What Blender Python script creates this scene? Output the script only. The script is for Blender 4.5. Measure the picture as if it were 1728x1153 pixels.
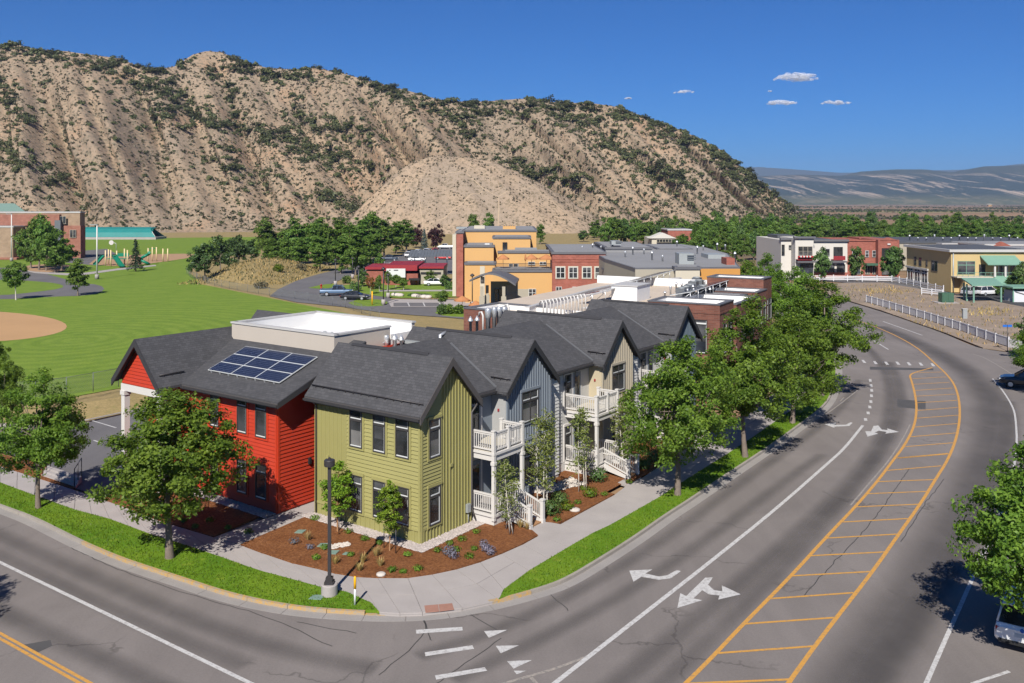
import bpy, bmesh, math, random
import numpy as np
from mathutils import Vector, Matrix, noise as mnoise
from mathutils.geometry import tessellate_polygon

for o in list(bpy.data.objects):
    bpy.data.objects.remove(o, do_unlink=True)
scene = bpy.context.scene
C = scene.collection
R = math.radians

# ------------------------------------------------------------------ camera
F, H, YH, CX = 1526.0, 16.5, 340.0, 864.0     # focal length in photo pixels, eye height, horizon row, centre column
cam_d = bpy.data.cameras.new('camera')
cam = bpy.data.objects.new('camera', cam_d)
C.objects.link(cam)
cam.location = (0, 0, H)
cam.rotation_euler = (R(90), 0, 0)
cam_d.sensor_width = 36.0
cam_d.lens = 36.0 * F / 1728.0
cam_d.shift_y = -(576.5 - YH) / 1728.0
cam_d.clip_start = 0.5
cam_d.clip_end = 40000
scene.camera = cam

# ------------------------------------------------------------------ sky, sun, exposure
SUN_EL = R(41.0)
TO_SUN = Vector((-0.195, -0.98, 0)).normalized()
SUN_VEC = Vector((TO_SUN.x * math.cos(SUN_EL), TO_SUN.y * math.cos(SUN_EL), math.sin(SUN_EL)))
world = bpy.data.worlds.new('World')
scene.world = world
world.use_nodes = True
wn = world.node_tree
bg = wn.nodes['Background']
sky = wn.nodes.new('ShaderNodeTexSky')
sky.sky_type = 'NISHITA'
sky.sun_disc = False
sky.sun_elevation = SUN_EL
sky.sun_rotation = math.atan2(TO_SUN.x, TO_SUN.y)
sky.altitude = 2000
sky.air_density = 1.0
sky.dust_density = 0.8
sky.ozone_density = 4.0
tint = wn.nodes.new('ShaderNodeMix'); tint.data_type = 'RGBA'; tint.blend_type = 'MULTIPLY'
tint.inputs[0].default_value = 1.0; tint.inputs[7].default_value = (.085, .30, .565, 1)      # thin, dry mountain air: a deep even blue
wn.links.new(sky.outputs[0], tint.inputs[6]); wn.links.new(tint.outputs[2], bg.inputs[0])
bg.inputs[1].default_value = 0.10
sun_d = bpy.data.lights.new('sun', 'SUN')
sun_d.energy = 5.0
sun_d.angle = R(0.53)
sun_d.color = (1.0, 0.95, 0.87)
sun = bpy.data.objects.new('sun', sun_d)
C.objects.link(sun)
sun.rotation_euler = (-SUN_VEC).to_track_quat('-Z', 'Y').to_euler()
scene.view_settings.view_transform = 'Standard'
scene.view_settings.look = 'None'
scene.view_settings.exposure = 0.62
scene.view_settings.gamma = 1.0
scene.view_settings.use_curve_mapping = False
cy = scene.cycles
cy.use_denoising = True
cy.use_adaptive_sampling = True
cy.adaptive_threshold = 0.02
cy.max_bounces = 6
cy.diffuse_bounces = 4
cy.glossy_bounces = 2
cy.transmission_bounces = 3
cy.transparent_max_bounces = 10
cy.volume_bounces = 0
cy.caustics_reflective = False
cy.caustics_refractive = False
cy.sample_clamp_indirect = 4.0

# ------------------------------------------------------------------ helpers
def G(px, py, z=0.0):
    """the point at height z that the photo shows at pixel (px, py)"""
    D = F * (H - z) / (py - YH)
    return Vector(((px - CX) * D / F, D, z))

def XD(px, D):
    return (px - CX) * D / F

def ZD(py, D):
    return H - (py - YH) * D / F

def srgb(r, g, b, k=1.0):
    def f(c):
        c = c / 255.0
        return (c / 12.92 if c <= 0.04045 else ((c + 0.055) / 1.055) ** 2.4) * k
    return (f(r), f(g), f(b))

class Fr:
    """a building's own axes: a along u, b along v, z up, from an origin on the ground"""
    def __init__(s, o, u, v):
        s.o = Vector((o[0], o[1], 0)); s.u = Vector((u[0], u[1], 0)).normalized(); s.v = Vector((v[0], v[1], 0)).normalized()
    def p(s, a, b, z=0.0):
        q = s.o + s.u * a + s.v * b
        return Vector((q.x, q.y, z))

class MB:
    def __init__(s):
        s.v = []; s.f = []; s.m = []; s.sm = []
    def poly(s, pts, m=0, smooth=False):
        n = len(s.v); s.v += [tuple(p) for p in pts]; s.f.append(tuple(range(n, n + len(pts)))); s.m.append(m); s.sm.append(smooth)
    def box(s, o, x, y, z, m=0):
        o, x, y, z = Vector(o), Vector(x), Vector(y), Vector(z)
        if x.cross(y).dot(z) < 0: x, y = y, x
        n = len(s.v)
        s.v += [tuple(q) for q in (o, o + x, o + x + y, o + y, o + z, o + x + z, o + x + y + z, o + y + z)]
        for q in ((3, 2, 1, 0), (4, 5, 6, 7), (0, 1, 5, 4), (1, 2, 6, 5), (2, 3, 7, 6), (3, 0, 4, 7)):
            s.f.append(tuple(n + i for i in q)); s.m.append(m); s.sm.append(False)
    def aab(s, x0, x1, y0, y1, z0, z1, m=0):
        s.box((x0, y0, z0), (x1 - x0, 0, 0), (0, y1 - y0, 0), (0, 0, z1 - z0), m)
    def fbox(s, fr, a0, a1, b0, b1, z0, z1, m=0):
        o = fr.p(a0, b0, z0)
        s.box(o, fr.u * (a1 - a0), fr.v * (b1 - b0), (0, 0, z1 - z0), m)
    def prism(s, pts, vec, m=0):
        pts = [Vector(p) for p in pts]; vec = Vector(vec)
        nrm = Vector((0, 0, 0))
        for i in range(len(pts)):
            nrm += pts[i].cross(pts[(i + 1) % len(pts)])
        if nrm.dot(vec) > 0: pts = pts[::-1]
        n = len(s.v); k = len(pts)
        s.v += [tuple(p) for p in pts] + [tuple(p + vec) for p in pts]
        s.f.append(tuple(range(n, n + k))); s.f.append(tuple(range(n + 2 * k - 1, n + k - 1, -1)))
        for i in range(k):
            j = (i + 1) % k
            s.f.append((n + j, n + i, n + k + i, n + k + j))
        s.m += [m] * (k + 2); s.sm += [False] * (k + 2)
    def tube(s, pts, rad, n=8, m=0, smooth=True, caps=True):
        pts = [Vector(p) for p in pts]
        if not hasattr(rad, '__len__'): rad = [rad] * len(pts)
        base = len(s.v); up = None
        for i, p in enumerate(pts):
            d = (pts[min(i + 1, len(pts) - 1)] - pts[max(i - 1, 0)]).normalized()
            if up is None: up = Vector((0, 0, 1)) if abs(d.z) < .9 else Vector((1, 0, 0))
            x = d.cross(up)
            if x.length < 1e-4: x = d.cross(Vector((0, 1, 0.3)))
            x.normalize(); y = x.cross(d); up = y
            for k in range(n):
                t = 2 * math.pi * k / n
                s.v.append(tuple(p + (x * math.cos(t) + y * math.sin(t)) * rad[i]))
        for i in range(len(pts) - 1):
            for k in range(n):
                k2 = (k + 1) % n
                s.f.append((base + i * n + k2, base + i * n + k, base + (i + 1) * n + k, base + (i + 1) * n + k2)); s.m.append(m); s.sm.append(smooth)
        if caps:
            s.f.append(tuple(base + k for k in range(n))); s.m.append(m); s.sm.append(False)
            e = base + (len(pts) - 1) * n
            s.f.append(tuple(e + k for k in range(n - 1, -1, -1))); s.m.append(m); s.sm.append(False)
    def lathe(s, c, prof, n=14, m=0, smooth=True):
        c = Vector(c); base = len(s.v)
        for (r, z) in prof:
            for k in range(n):
                t = 2 * math.pi * k / n
                s.v.append((c.x + r * math.cos(t), c.y + r * math.sin(t), c.z + z))
        for i in range(len(prof) - 1):
            for k in range(n):
                k2 = (k + 1) % n
                s.f.append((base + i * n + k, base + i * n + k2, base + (i + 1) * n + k2, base + (i + 1) * n + k)); s.m.append(m); s.sm.append(smooth)
        s.f.append(tuple(base + k for k in range(n - 1, -1, -1))); s.m.append(m); s.sm.append(False)
        e = base + (len(prof) - 1) * n
        s.f.append(tuple(e + k for k in range(n))); s.m.append(m); s.sm.append(False)
    def flat(s, pts, m=0):
        """a level polygon of any outline, facing up"""
        pts = [Vector(p) for p in pts]
        tris = tessellate_polygon([[Vector((p.x, p.y, 0)) for p in pts]])
        n = len(s.v); s.v += [tuple(p) for p in pts]
        for t in tris:
            a, b, c = (pts[i] for i in t)
            if (b - a).cross(c - a).z < 0: t = (t[0], t[2], t[1])
            s.f.append(tuple(n + i for i in t)); s.m.append(m); s.sm.append(False)
    def slab(s, pts, h, m=0):
        """a level polygon with sides of depth h below it"""
        s.flat(pts, m)
        pts = [Vector(p) for p in pts]
        ar = sum(pts[i].x * pts[(i + 1) % len(pts)].y - pts[(i + 1) % len(pts)].x * pts[i].y for i in range(len(pts)))
        if ar < 0: pts = pts[::-1]
        for i in range(len(pts)):
            p, q = pts[i], pts[(i + 1) % len(pts)]
            s.poly([p - Vector((0, 0, h)), q - Vector((0, 0, h)), q, p], m)
    def mesh(s, name, mats):
        me = bpy.data.meshes.new(name)
        me.from_pydata(s.v, [], s.f)
        for mt in (mats if isinstance(mats, (list, tuple)) else [mats]): me.materials.append(mt)
        me.polygons.foreach_set('material_index', s.m)
        me.polygons.foreach_set('use_smooth', s.sm)
        auto_uv(me)
        return me
    def build(s, name, mats, parent=None, kind=None):
        return link(name, s.mesh(name, mats), parent, kind)

def auto_uv(me):
    """UVs in metres: u level along each face, v up its slope"""
    nl = len(me.loops)
    if nl == 0: return
    co = np.empty(len(me.vertices) * 3, 'f'); me.vertices.foreach_get('co', co); co = co.reshape(-1, 3)
    nr = np.empty(len(me.polygons) * 3, 'f'); me.polygons.foreach_get('normal', nr); nr = nr.reshape(-1, 3)
    lt = np.empty(len(me.polygons), 'i'); me.polygons.foreach_get('loop_total', lt)
    lv = np.empty(nl, 'i'); me.loops.foreach_get('vertex_index', lv)
    u = np.stack([-nr[:, 1], nr[:, 0], np.zeros(len(nr))], 1)
    ln = np.linalg.norm(u, axis=1); bad = ln < 0.02
    u[bad] = (1, 0, 0); ln[bad] = 1; u /= ln[:, None]
    v = np.cross(nr, u)
    pi = np.repeat(np.arange(len(lt)), lt)
    p = co[lv]
    uv = np.stack([(p * u[pi]).sum(1), (p * v[pi]).sum(1)], 1).astype('f')
    layer = me.uv_layers.new(name='UVMap')
    layer.data.foreach_set('uv', uv.ravel())

def link(name, me, parent=None, kind=None):
    o = bpy.data.objects.new(name, me)
    C.objects.link(o)
    if parent is not None:
        o.parent = parent
        o.matrix_parent_inverse = parent.matrix_basis.inverted() if parent.parent is None else Matrix.Identity(4)
    if kind: o['kind'] = kind
    return o

def tag(o, label, cat, group=None):
    o['label'] = label; o['category'] = cat
    if group: o['group'] = group
    return o

def thing(name, label, cat, loc=(0, 0, 0), rz=0.0, group=None):
    o = bpy.data.objects.new(name, None)
    C.objects.link(o)
    o.empty_display_size = 0.3
    o.location = loc; o.rotation_euler = (0, 0, rz)
    o.matrix_basis = Matrix.Translation(Vector(loc)) @ Matrix.Rotation(rz, 4, 'Z')
    return tag(o, label, cat, group)

def local_child(name, me, parent, kind=None):
    """a part whose mesh is in its parent's own coordinates"""
    o = bpy.data.objects.new(name, me); C.objects.link(o); o.parent = parent
    if kind: o['kind'] = kind
    return o

def dup(root, loc, rz=0.0, sc=(1, 1, 1), label=None, group=None):
    r = root.copy(); C.objects.link(r)
    r.matrix_basis = Matrix.Translation(Vector(loc)) @ Matrix.Rotation(rz, 4, 'Z') @ Matrix.Diagonal((sc[0], sc[1], sc[2], 1))
    if label: r['label'] = label
    if group: r['group'] = group
    for ch in root.children:
        c = ch.copy(); C.objects.link(c); c.parent = r; c.matrix_parent_inverse = ch.matrix_parent_inverse.copy()
        for g in ch.children:
            d = g.copy(); C.objects.link(d); d.parent = c
    return r

def struct(o):
    o['kind'] = 'structure'; return o

def resample(pts, step):
    pts = [Vector(p) for p in pts]
    out = [pts[0]]
    for p, q in zip(pts, pts[1:]):
        n = max(1, int(round((q - p).length / step)))
        for i in range(1, n + 1): out.append(p.lerp(q, i / n))
    return out

def smooth_line(pts, it=2):
    pts = [Vector(p) for p in pts]
    for _ in range(it):
        q = [pts[0]]
        for a, b in zip(pts, pts[1:]):
            q += [a.lerp(b, .25), a.lerp(b, .75)]
        q.append(pts[-1]); pts = q
    return pts

def offset_line(pts, d):
    """the line moved d metres to its left (level)"""
    out = []
    for i, p in enumerate(pts):
        t = (pts[min(i + 1, len(pts) - 1)] - pts[max(i - 1, 0)]); t.z = 0; t.normalize()
        out.append(p + Vector((-t.y, t.x, 0)) * d)
    return out

# ------------------------------------------------------------------ materials
def nodes(name):
    m = bpy.data.materials.new(name); m.use_nodes = True
    nt = m.node_tree; b = nt.nodes['Principled BSDF']
    return m, nt, b

def N(nt, typ, **kw):
    n = nt.nodes.new(typ)
    for k, v in kw.items():
        if k.startswith('i_'): n.inputs[int(k[2:])].default_value = v
        else: setattr(n, k, v)
    return n

def mixc(nt, fac, a, b, mode='MIX'):
    n = N(nt, 'ShaderNodeMix', data_type='RGBA', blend_type=mode)
    for i, v in ((0, fac), (6, a), (7, b)):
        if hasattr(v, 'is_linked') or hasattr(v, 'links'): nt.links.new(v, n.inputs[i])
        elif i == 0: n.inputs[0].default_value = v
        else: n.inputs[i].default_value = (*v[:3], 1)
    return n.outputs[2]

def ramp(nt, src, p0, p1, c0=(0, 0, 0), c1=(1, 1, 1)):
    n = N(nt, 'ShaderNodeValToRGB')
    n.color_ramp.elements[0].position = p0; n.color_ramp.elements[1].position = p1
    n.color_ramp.elements[0].color = (*c0, 1); n.color_ramp.elements[1].color = (*c1, 1)
    nt.links.new(src, n.inputs[0])
    return n.outputs[0]

def tnoise(nt, co, scale, detail=4, rough=.6, dist=0):
    n = N(nt, 'ShaderNodeTexNoise'); n.inputs['Scale'].default_value = scale; n.inputs['Detail'].default_value = detail
    n.inputs['Roughness'].default_value = rough; n.inputs['Distortion'].default_value = dist
    if co is not None: nt.links.new(co, n.inputs['Vector'])
    return n.outputs[0]

def coords(nt, which='Object', scale=None):
    t = N(nt, 'ShaderNodeTexCoord').outputs[which]
    if scale:
        mp = N(nt, 'ShaderNodeMapping'); mp.inputs['Scale'].default_value = scale
        nt.links.new(t, mp.inputs[0]); t = mp.outputs[0]
    return t

def bump(nt, b, h, strength=.3, dist=.02):
    n = N(nt, 'ShaderNodeBump'); n.inputs['Strength'].default_value = strength; n.inputs['Distance'].default_value = dist
    nt.links.new(h, n.inputs['Height']); nt.links.new(n.outputs[0], b.inputs['Normal'])

def mul(c, k): return tuple(min(1, x * k) for x in c[:3])

def mat(name, col, rough=.7, var=.12, sc=2.0, fine=25.0, bmp=.1, metal=0.0, spec=.35):
    m, nt, b = nodes(name)
    co = coords(nt)
    a = ramp(nt, tnoise(nt, co, sc), .3, .7)
    c = mixc(nt, a, mul(col, 1 - var), mul(col, 1 + var))
    f = tnoise(nt, co, fine, 3)
    c = mixc(nt, ramp(nt, f, .3, .7), mul(col, 1 - var * .8), c)
    nt.links.new(c, b.inputs['Base Color'])
    b.inputs['Roughness'].default_value = rough; b.inputs['Metallic'].default_value = metal
    b.inputs['Specular IOR Level'].default_value = spec
    if bmp: bump(nt, b, f, bmp, .01)
    return m

def glass_mat(name, col=(.02, .025, .03), rough=.04):
    m, nt, b = nodes(name)
    b.inputs['Roughness'].default_value = rough
    b.inputs['Specular IOR Level'].default_value = .6
    co = coords(nt)
    c = mixc(nt, ramp(nt, tnoise(nt, co, .6, 2), .35, .65), mul(col, .5), mul(col, 1.6))
    nt.links.new(c, b.inputs['Base Color'])
    return m

def brick_mat(name, c1, c2, mortar, w=.4, h=.1, ms=.012, rough=.85, bias=0.0, off=.5, var=.25):
    m, nt, b = nodes(name)
    uv = coords(nt, 'UV')
    br = N(nt, 'ShaderNodeTexBrick')
    br.offset = off
    nt.links.new(uv, br.inputs['Vector'])
    br.inputs['Color1'].default_value = (*c1, 1); br.inputs['Color2'].default_value = (*c2, 1); br.inputs['Mortar'].default_value = (*mortar, 1)
    br.inputs['Scale'].default_value = 1.0; br.inputs['Brick Width'].default_value = w; br.inputs['Row Height'].default_value = h
    br.inputs['Mortar Size'].default_value = ms; br.inputs['Bias'].default_value = bias
    n = ramp(nt, tnoise(nt, coords(nt), .8, 5), .3, .7)
    c = mixc(nt, n, br.outputs[0], mixc(nt, 1.0, br.outputs[0], (1 - var, 1 - var, 1 - var), 'MULTIPLY'))
    nt.links.new(c, b.inputs['Base Color'])
    b.inputs['Roughness'].default_value = rough; b.inputs['Specular IOR Level'].default_value = .2
    bump(nt, b, br.outputs[1], -.35, .01)
    return m

def leaf_mat(name, c_dark, c_light, trans=.42, var_obj=.12):
    m, nt, b = nodes(name)
    co = coords(nt)
    n1 = ramp(nt, tnoise(nt, co, 1.1, 2), .3, .7)
    n2 = tnoise(nt, co, 9.0, 2)
    c = mixc(nt, n1, c_dark, c_light)
    c = mixc(nt, ramp(nt, n2, .35, .7), mixc(nt, 1.0, c, (.62, .68, .6), 'MULTIPLY'), c)
    at = N(nt, 'ShaderNodeAttribute'); at.attribute_name = 'tone'
    c = mixc(nt, at.outputs['Fac'], mixc(nt, 1.0, c, (.66, .70, .7), 'MULTIPLY'), mixc(nt, 1.0, c, (1.38, 1.24, 1.1), 'MULTIPLY'))
    oi = N(nt, 'ShaderNodeObjectInfo')
    hs = N(nt, 'ShaderNodeHueSaturation')
    mr = N(nt, 'ShaderNodeMapRange'); mr.inputs[3].default_value = 1 - var_obj; mr.inputs[4].default_value = 1 + var_obj
    nt.links.new(oi.outputs['Random'], mr.inputs[0]); nt.links.new(mr.outputs[0], hs.inputs['Value'])
    mr2 = N(nt, 'ShaderNodeMapRange'); mr2.inputs[3].default_value = .492; mr2.inputs[4].default_value = .512
    nt.links.new(oi.outputs['Random'], mr2.inputs[0]); nt.links.new(mr2.outputs[0], hs.inputs['Hue'])
    nt.links.new(c, hs.inputs['Color'])
    nt.links.new(hs.outputs[0], b.inputs['Base Color'])
    b.inputs['Roughness'].default_value = .5; b.inputs['Specular IOR Level'].default_value = .25
    tr = N(nt, 'ShaderNodeBsdfTranslucent'); nt.links.new(hs.outputs[0], tr.inputs[0])
    mx = N(nt, 'ShaderNodeMixShader'); mx.inputs[0].default_value = trans
    nt.links.new(b.outputs[0], mx.inputs[1]); nt.links.new(tr.outputs[0], mx.inputs[2])
    nt.links.new(mx.outputs[0], nt.nodes['Material Output'].inputs[0])
    return m

M = {}
def asphalt(name, lo, hi, crack=True):
    m, nt, b = nodes(name)
    co = coords(nt)
    big = ramp(nt, tnoise(nt, co, .12, 5, .6, .6), .25, .8)
    c = mixc(nt, big, lo, hi)
    st = tnoise(nt, coords(nt, 'Object', (.9, .11, 1)), 1.0, 4)
    c = mixc(nt, ramp(nt, st, .42, .62), mixc(nt, 1.0, c, (.93, .93, .93), 'MULTIPLY'), c)
    fine = tnoise(nt, co, 11, 5, .9)
    c = mixc(nt, ramp(nt, fine, .35, .68), mixc(nt, 1.0, c, (.78, .78, .78), 'MULTIPLY'), c)
    if crack:
        wv = N(nt, 'ShaderNodeVectorMath', operation='ADD')
        nz = N(nt, 'ShaderNodeTexNoise'); nz.inputs['Scale'].default_value = .5; nz.inputs['Detail'].default_value = 6
        nt.links.new(co, nz.inputs['Vector'])
        sc = N(nt, 'ShaderNodeVectorMath', operation='SCALE'); sc.inputs[3].default_value = 3.0
        nt.links.new(nz.outputs[1], sc.inputs[0]); nt.links.new(co, wv.inputs[0]); nt.links.new(sc.outputs[0], wv.inputs[1])
        vo = N(nt, 'ShaderNodeTexVoronoi', feature='DISTANCE_TO_EDGE'); vo.inputs['Scale'].default_value = .11
        nt.links.new(wv.outputs[0], vo.inputs['Vector'])
        k = ramp(nt, vo.outputs['Distance'], .002, .006)
        gate = ramp(nt, tnoise(nt, co, .23, 2), .42, .5)
        g2 = N(nt, 'ShaderNodeMath', operation='MAXIMUM'); nt.links.new(k, g2.inputs[0]); nt.links.new(gate, g2.inputs[1])
        c = mixc(nt, g2.outputs[0], mixc(nt, 1.0, c, (.62, .62, .62), 'MULTIPLY'), c)
    nt.links.new(c, b.inputs['Base Color'])
    b.inputs['Roughness'].default_value = .85; b.inputs['Specular IOR Level'].default_value = .25
    bump(nt, b, fine, .25, .01)
    return m
M['asphalt'] = asphalt('asphalt', (.168, .149, .14), (.232, .206, .193))
M['asphalt_lot'] = asphalt('asphalt_lot', (.125, .118, .122), (.165, .158, .16), False)
M['asphalt_new'] = asphalt('asphalt_dark', (.045, .045, .05), (.065, .065, .07), False)
M['patch'] = mat('asphalt_patch', (.075, .072, .072), .85, .2, .8, 30)
M['tar'] = mat('tar_seal', (.06, .056, .054), .7, .2, 2, 30)
M['concrete'] = mat('concrete', (.33, .30, .285), .85, .13, .7, 20, .15)
M['concrete2'] = mat('concrete_grey', (.265, .245, .23), .85, .16, .5, 18, .15)
M['kerb'] = mat('kerb_concrete', (.29, .26, .225), .85, .22, 1.2, 20, .2)
def worn_paint(name, col, under, wear=.45):
    m, nt, b = nodes(name)
    co = coords(nt)
    k = ramp(nt, tnoise(nt, co, 6, 6, .75), wear - .12, wear + .12)
    nt.links.new(mixc(nt, k, under, col), b.inputs['Base Color'])
    b.inputs['Roughness'].default_value = .7
    return m
M['white_paint'] = worn_paint('white_road_paint', (.46, .45, .44), (.22, .2, .19), .41)
M['faint_paint'] = worn_paint('faded_road_paint', (.32, .28, .24), (.15, .14, .135), .5)
M['yellow_paint'] = worn_paint('yellow_road_paint', (.50, .25, .045), (.22, .16, .1), .4)
M['yellow_kerb'] = worn_paint('yellow_kerb_paint', (.44, .25, .05), (.28, .24, .19), .53)

def turf(name, c1, c2, c3, fine=14, rings=False):
    m, nt, b = nodes(name)
    co = coords(nt)
    a = ramp(nt, tnoise(nt, co, .35, 5, .65), .32, .68)
    c = mixc(nt, a, c1, c2)
    d = tnoise(nt, co, fine, 4, .75)
    c = mixc(nt, ramp(nt, d, .3, .7), mixc(nt, 1.0, c, (.62, .66, .6), 'MULTIPLY'), c)
    e = ramp(nt, tnoise(nt, co, 1.6, 5, .7), .56, .78)
    c = mixc(nt, e, c, c3)
    if rings:
        wv = N(nt, 'ShaderNodeTexWave', wave_type='RINGS', rings_direction='Z')
        mp = N(nt, 'ShaderNodeMapping'); mp.inputs['Location'].default_value = (52, -86, 0); mp.inputs['Scale'].default_value = (1.0, .8, 1)
        nt.links.new(co, mp.inputs[0]); nt.links.new(mp.outputs[0], wv.inputs[0])
        wv.inputs['Scale'].default_value = .16; wv.inputs['Distortion'].default_value = 3.0; wv.inputs['Detail Scale'].default_value = .12; wv.inputs['Detail'].default_value = 3
        c = mixc(nt, ramp(nt, wv.outputs[1], .2, .8), mixc(nt, 1.0, c, (.86, .89, .84), 'MULTIPLY'), c)
    nt.links.new(c, b.inputs['Base Color'])
    b.inputs['Roughness'].default_value = .8; b.inputs['Specular IOR Level'].default_value = .15
    bump(nt, b, d, .6, .05)
    return m
M['lawn'] = turf('street_lawn', (.085, .185, .010), (.15, .24, .016), (.23, .265, .035))
M['field'] = turf('field_grass', (.145, .225, .028), (.20, .275, .040), (.24, .28, .058), 6, True)
M['dry'] = turf('dry_grass', (.34, .25, .12), (.28, .21, .10), (.18, .175, .065), 4)
M['blade'] = leaf_mat('grass_blades', (.085, .18, .010), (.16, .25, .018), .35)
M['dirt'] = mat('dirt_lot', (.265, .205, .155), .95, .34, .22, 6, .3)
M['infield'] = mat('infield_clay', (.40, .24, .115), .95, .1, .15, 8, .2)
M['chips'] = mat('playground_chips', (.34, .21, .12), .95, .15, .6, 10, .2)
def mulch_mat():
    m, nt, b = nodes('bark_mulch')
    co = coords(nt)
    f = tnoise(nt, co, 8.5, 6, .9)
    c = mixc(nt, ramp(nt, f, .34, .68), (.07, .024, .010), (.34, .15, .062))
    g = ramp(nt, tnoise(nt, co, 1.1, 4), .35, .7)
    c = mixc(nt, g, c, mixc(nt, 1.0, c, (.8, .74, .7), 'MULTIPLY'))
    nt.links.new(c, b.inputs['Base Color']); b.inputs['Roughness'].default_value = .95; b.inputs['Specular IOR Level'].default_value = .1
    bump(nt, b, f, .9, .06)
    return m
M['mulch'] = mulch_mat()
M['stone'] = mat('river_stone', (.44, .385, .36), .8, .45, 9, 20, .1)
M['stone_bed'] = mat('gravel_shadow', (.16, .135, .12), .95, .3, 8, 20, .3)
M['fascia_red'] = mat('red_metal', (.25, .022, .028), .5, .08, 1, 10, .02)
M['stone_w'] = mat('pale_stone', (.5, .45, .4), .85, .2, 3, 12, .2)
M['green'] = mat('green_siding', (.262, .243, .09), .6, .09, .35, 30, .03)
M['green_trim'] = mat('green_trim', (.275, .255, .098), .6, .08, .4, 30, .03)
M['red'] = mat('red_siding', (.385, .034, .013), .6, .11, .35, 30, .03)
M['red_trim'] = mat('red_trim', (.42, .036, .012), .55, .05, .8, 30, .03)
M['blue'] = mat('blue_grey_siding', (.17, .195, .225), .6, .05, .5, 30, .03)
M['slate'] = mat('slate_siding', (.10, .13, .16), .6, .05, .5, 30, .03)
M['tan'] = mat('tan_siding', (.36, .32, .25), .6, .05, .5, 30, .03)
M['tan_flat'] = mat('tan_stucco', (.40, .34, .235), .8, .05, .5, 30, .03)
M['grey_flat'] = mat('grey_stucco', (.30, .30, .295), .8, .05, .5, 30, .03)
M['white_side'] = mat('white_siding', (.47, .465, .45), .6, .05, .5, 30, .03)
M['white'] = mat('white_trim', (.52, .50, .475), .55, .06, 1, 30, .03)
M['roofwhite'] = mat('white_membrane', (.66, .655, .645), .6, .04, .3, 10, .02)
M['roofsand'] = mat('sand_membrane', (.48, .40, .32), .8, .1, .4, 10, .05)
M['parapet'] = mat('parapet_stucco', (.40, .355, .305), .8, .05, .5, 20, .05)
M['coping'] = mat('pale_coping', (.42, .41, .395), .5, .06, .5, 20, .03)
M['shingle'] = brick_mat('asphalt_shingles', (.054, .054, .058), (.074, .073, .078), (.042, .042, .045), .28, .15, .010, .9, 0.0, .37, .13)
M['fascia'] = mat('dark_fascia', (.035, .034, .036), .5, .1, 1, 20, .03)
M['fascia2'] = mat('brown_fascia', (.075, .068, .066), .5, .1, 1, 20, .03)
M['valley'] = mat('valley_metal', (.115, .118, .125), .6, .08, 1, 20, .03, .3)
M['frame'] = mat('window_frame', (.045, .042, .042), .45, .1, 1, 20, .02)
M['sash'] = mat('pale_sash', (.55, .56, .55), .4, .05, 1, 20, .02)
M['glass'] = glass_mat('window_glass', (.028, .03, .032))
M['glass2'] = glass_mat('dark_glass', (.03, .035, .045), .06)
M['metal'] = mat('galvanised', (.55, .56, .57), .35, .1, 2, 20, .02, .6)
M['dark_metal'] = mat('dark_bronze', (.05, .046, .048), .4, .1, 2, 20, .02, .3)
M['black'] = mat('black_rubber', (.015, .015, .016), .7, .1, 2, 20, .02)
M['hvac'] = mat('hvac_grey', (.30, .32, .32), .5, .1, 1, 15, .02, .2)
M['hvac_dark'] = mat('hvac_dark', (.13, .14, .15), .5, .1, 1, 15, .02, .2)
M['wood'] = mat('stained_wood', (.30, .16, .075), .7, .15, 3, 20, .1)
M['brown_brick'] = brick_mat('brown_brick', (.15, .058, .042), (.21, .085, .06), (.17, .11, .09), .42, .14, .012, .9)
M['red_brick'] = brick_mat('red_brick', (.27, .085, .06), (.33, .11, .08), (.29, .15, .12), .5, .2, .012, .9)
M['ochre'] = mat('ochre_stucco', (.50, .295, .115), .85, .04, .3, 12, .05)
M['ochre_d'] = mat('deep_ochre_stucco', (.44, .215, .055), .85, .04, .3, 12, .05)
M['cream'] = mat('cream_stucco', (.46, .42, .335), .85, .05, .3, 12, .05)
M['beige'] = mat('beige_stucco', (.32, .29, .23), .85, .05, .3, 12, .05)
M['yellow'] = mat('yellow_stucco', (.46, .345, .165), .85, .05, .3, 12, .05)
M['chalk'] = mat('chalk_stucco', (.50, .475, .43), .85, .04, .3, 12, .05)
M['roofgrey'] = mat('grey_flat_roof', (.215, .215, .22), .85, .12, .12, 3, .03)
M['roofdark'] = mat('dark_flat_roof', (.07, .075, .085), .8, .12, .12, 3, .03)
M['slatecap'] = mat('grey_cap', (.11, .11, .12), .6, .1, 1, 15, .03)
M['teal'] = mat('teal_canvas', (.012, .17, .16), .6, .15, .3, 4, .1)
M['teal_plastic'] = mat('teal_plastic', (.01, .17, .10), .4, .06, 1, 10, .02)
M['play_tan'] = mat('play_post', (.60, .47, .27), .5, .06, 1, 10, .02)
M['sage'] = mat('sage_metal_roof', (.16, .29, .22), .5, .08, 1, 8, .03)
M['school'] = brick_mat('school_block', (.30, .21, .14), (.33, .235, .16), (.27, .2, .15), .8, .4, .02)
M['school_red'] = brick_mat('school_red_block', (.27, .115, .08), (.31, .14, .10), (.26, .14, .11), .8, .4, .02)
M['fence'] = mat('white_vinyl', (.56, .56, .58), .45, .03, 1, 15, .02)
M['orange'] = mat('orange_canvas', (.40, .17, .07), .8, .1, 1, 10, .05)
M['yellow_p'] = mat('yellow_plastic', (.75, .38, .01), .4, .05, 1, 10, .02)
M['burgundy'] = mat('burgundy_panel', (.22, .02, .025), .6, .08, 1, 10, .02)
M['tactile'] = mat('tactile_brick', (.30, .155, .115), .85, .15, 4, 20, .2)
M['lid'] = mat('green_lid', (.16, .24, .20), .6, .1, 2, 15, .05)
M['box_green'] = mat('box_green', (.05, .11, .07), .5, .1, 2, 15, .03)
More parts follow.
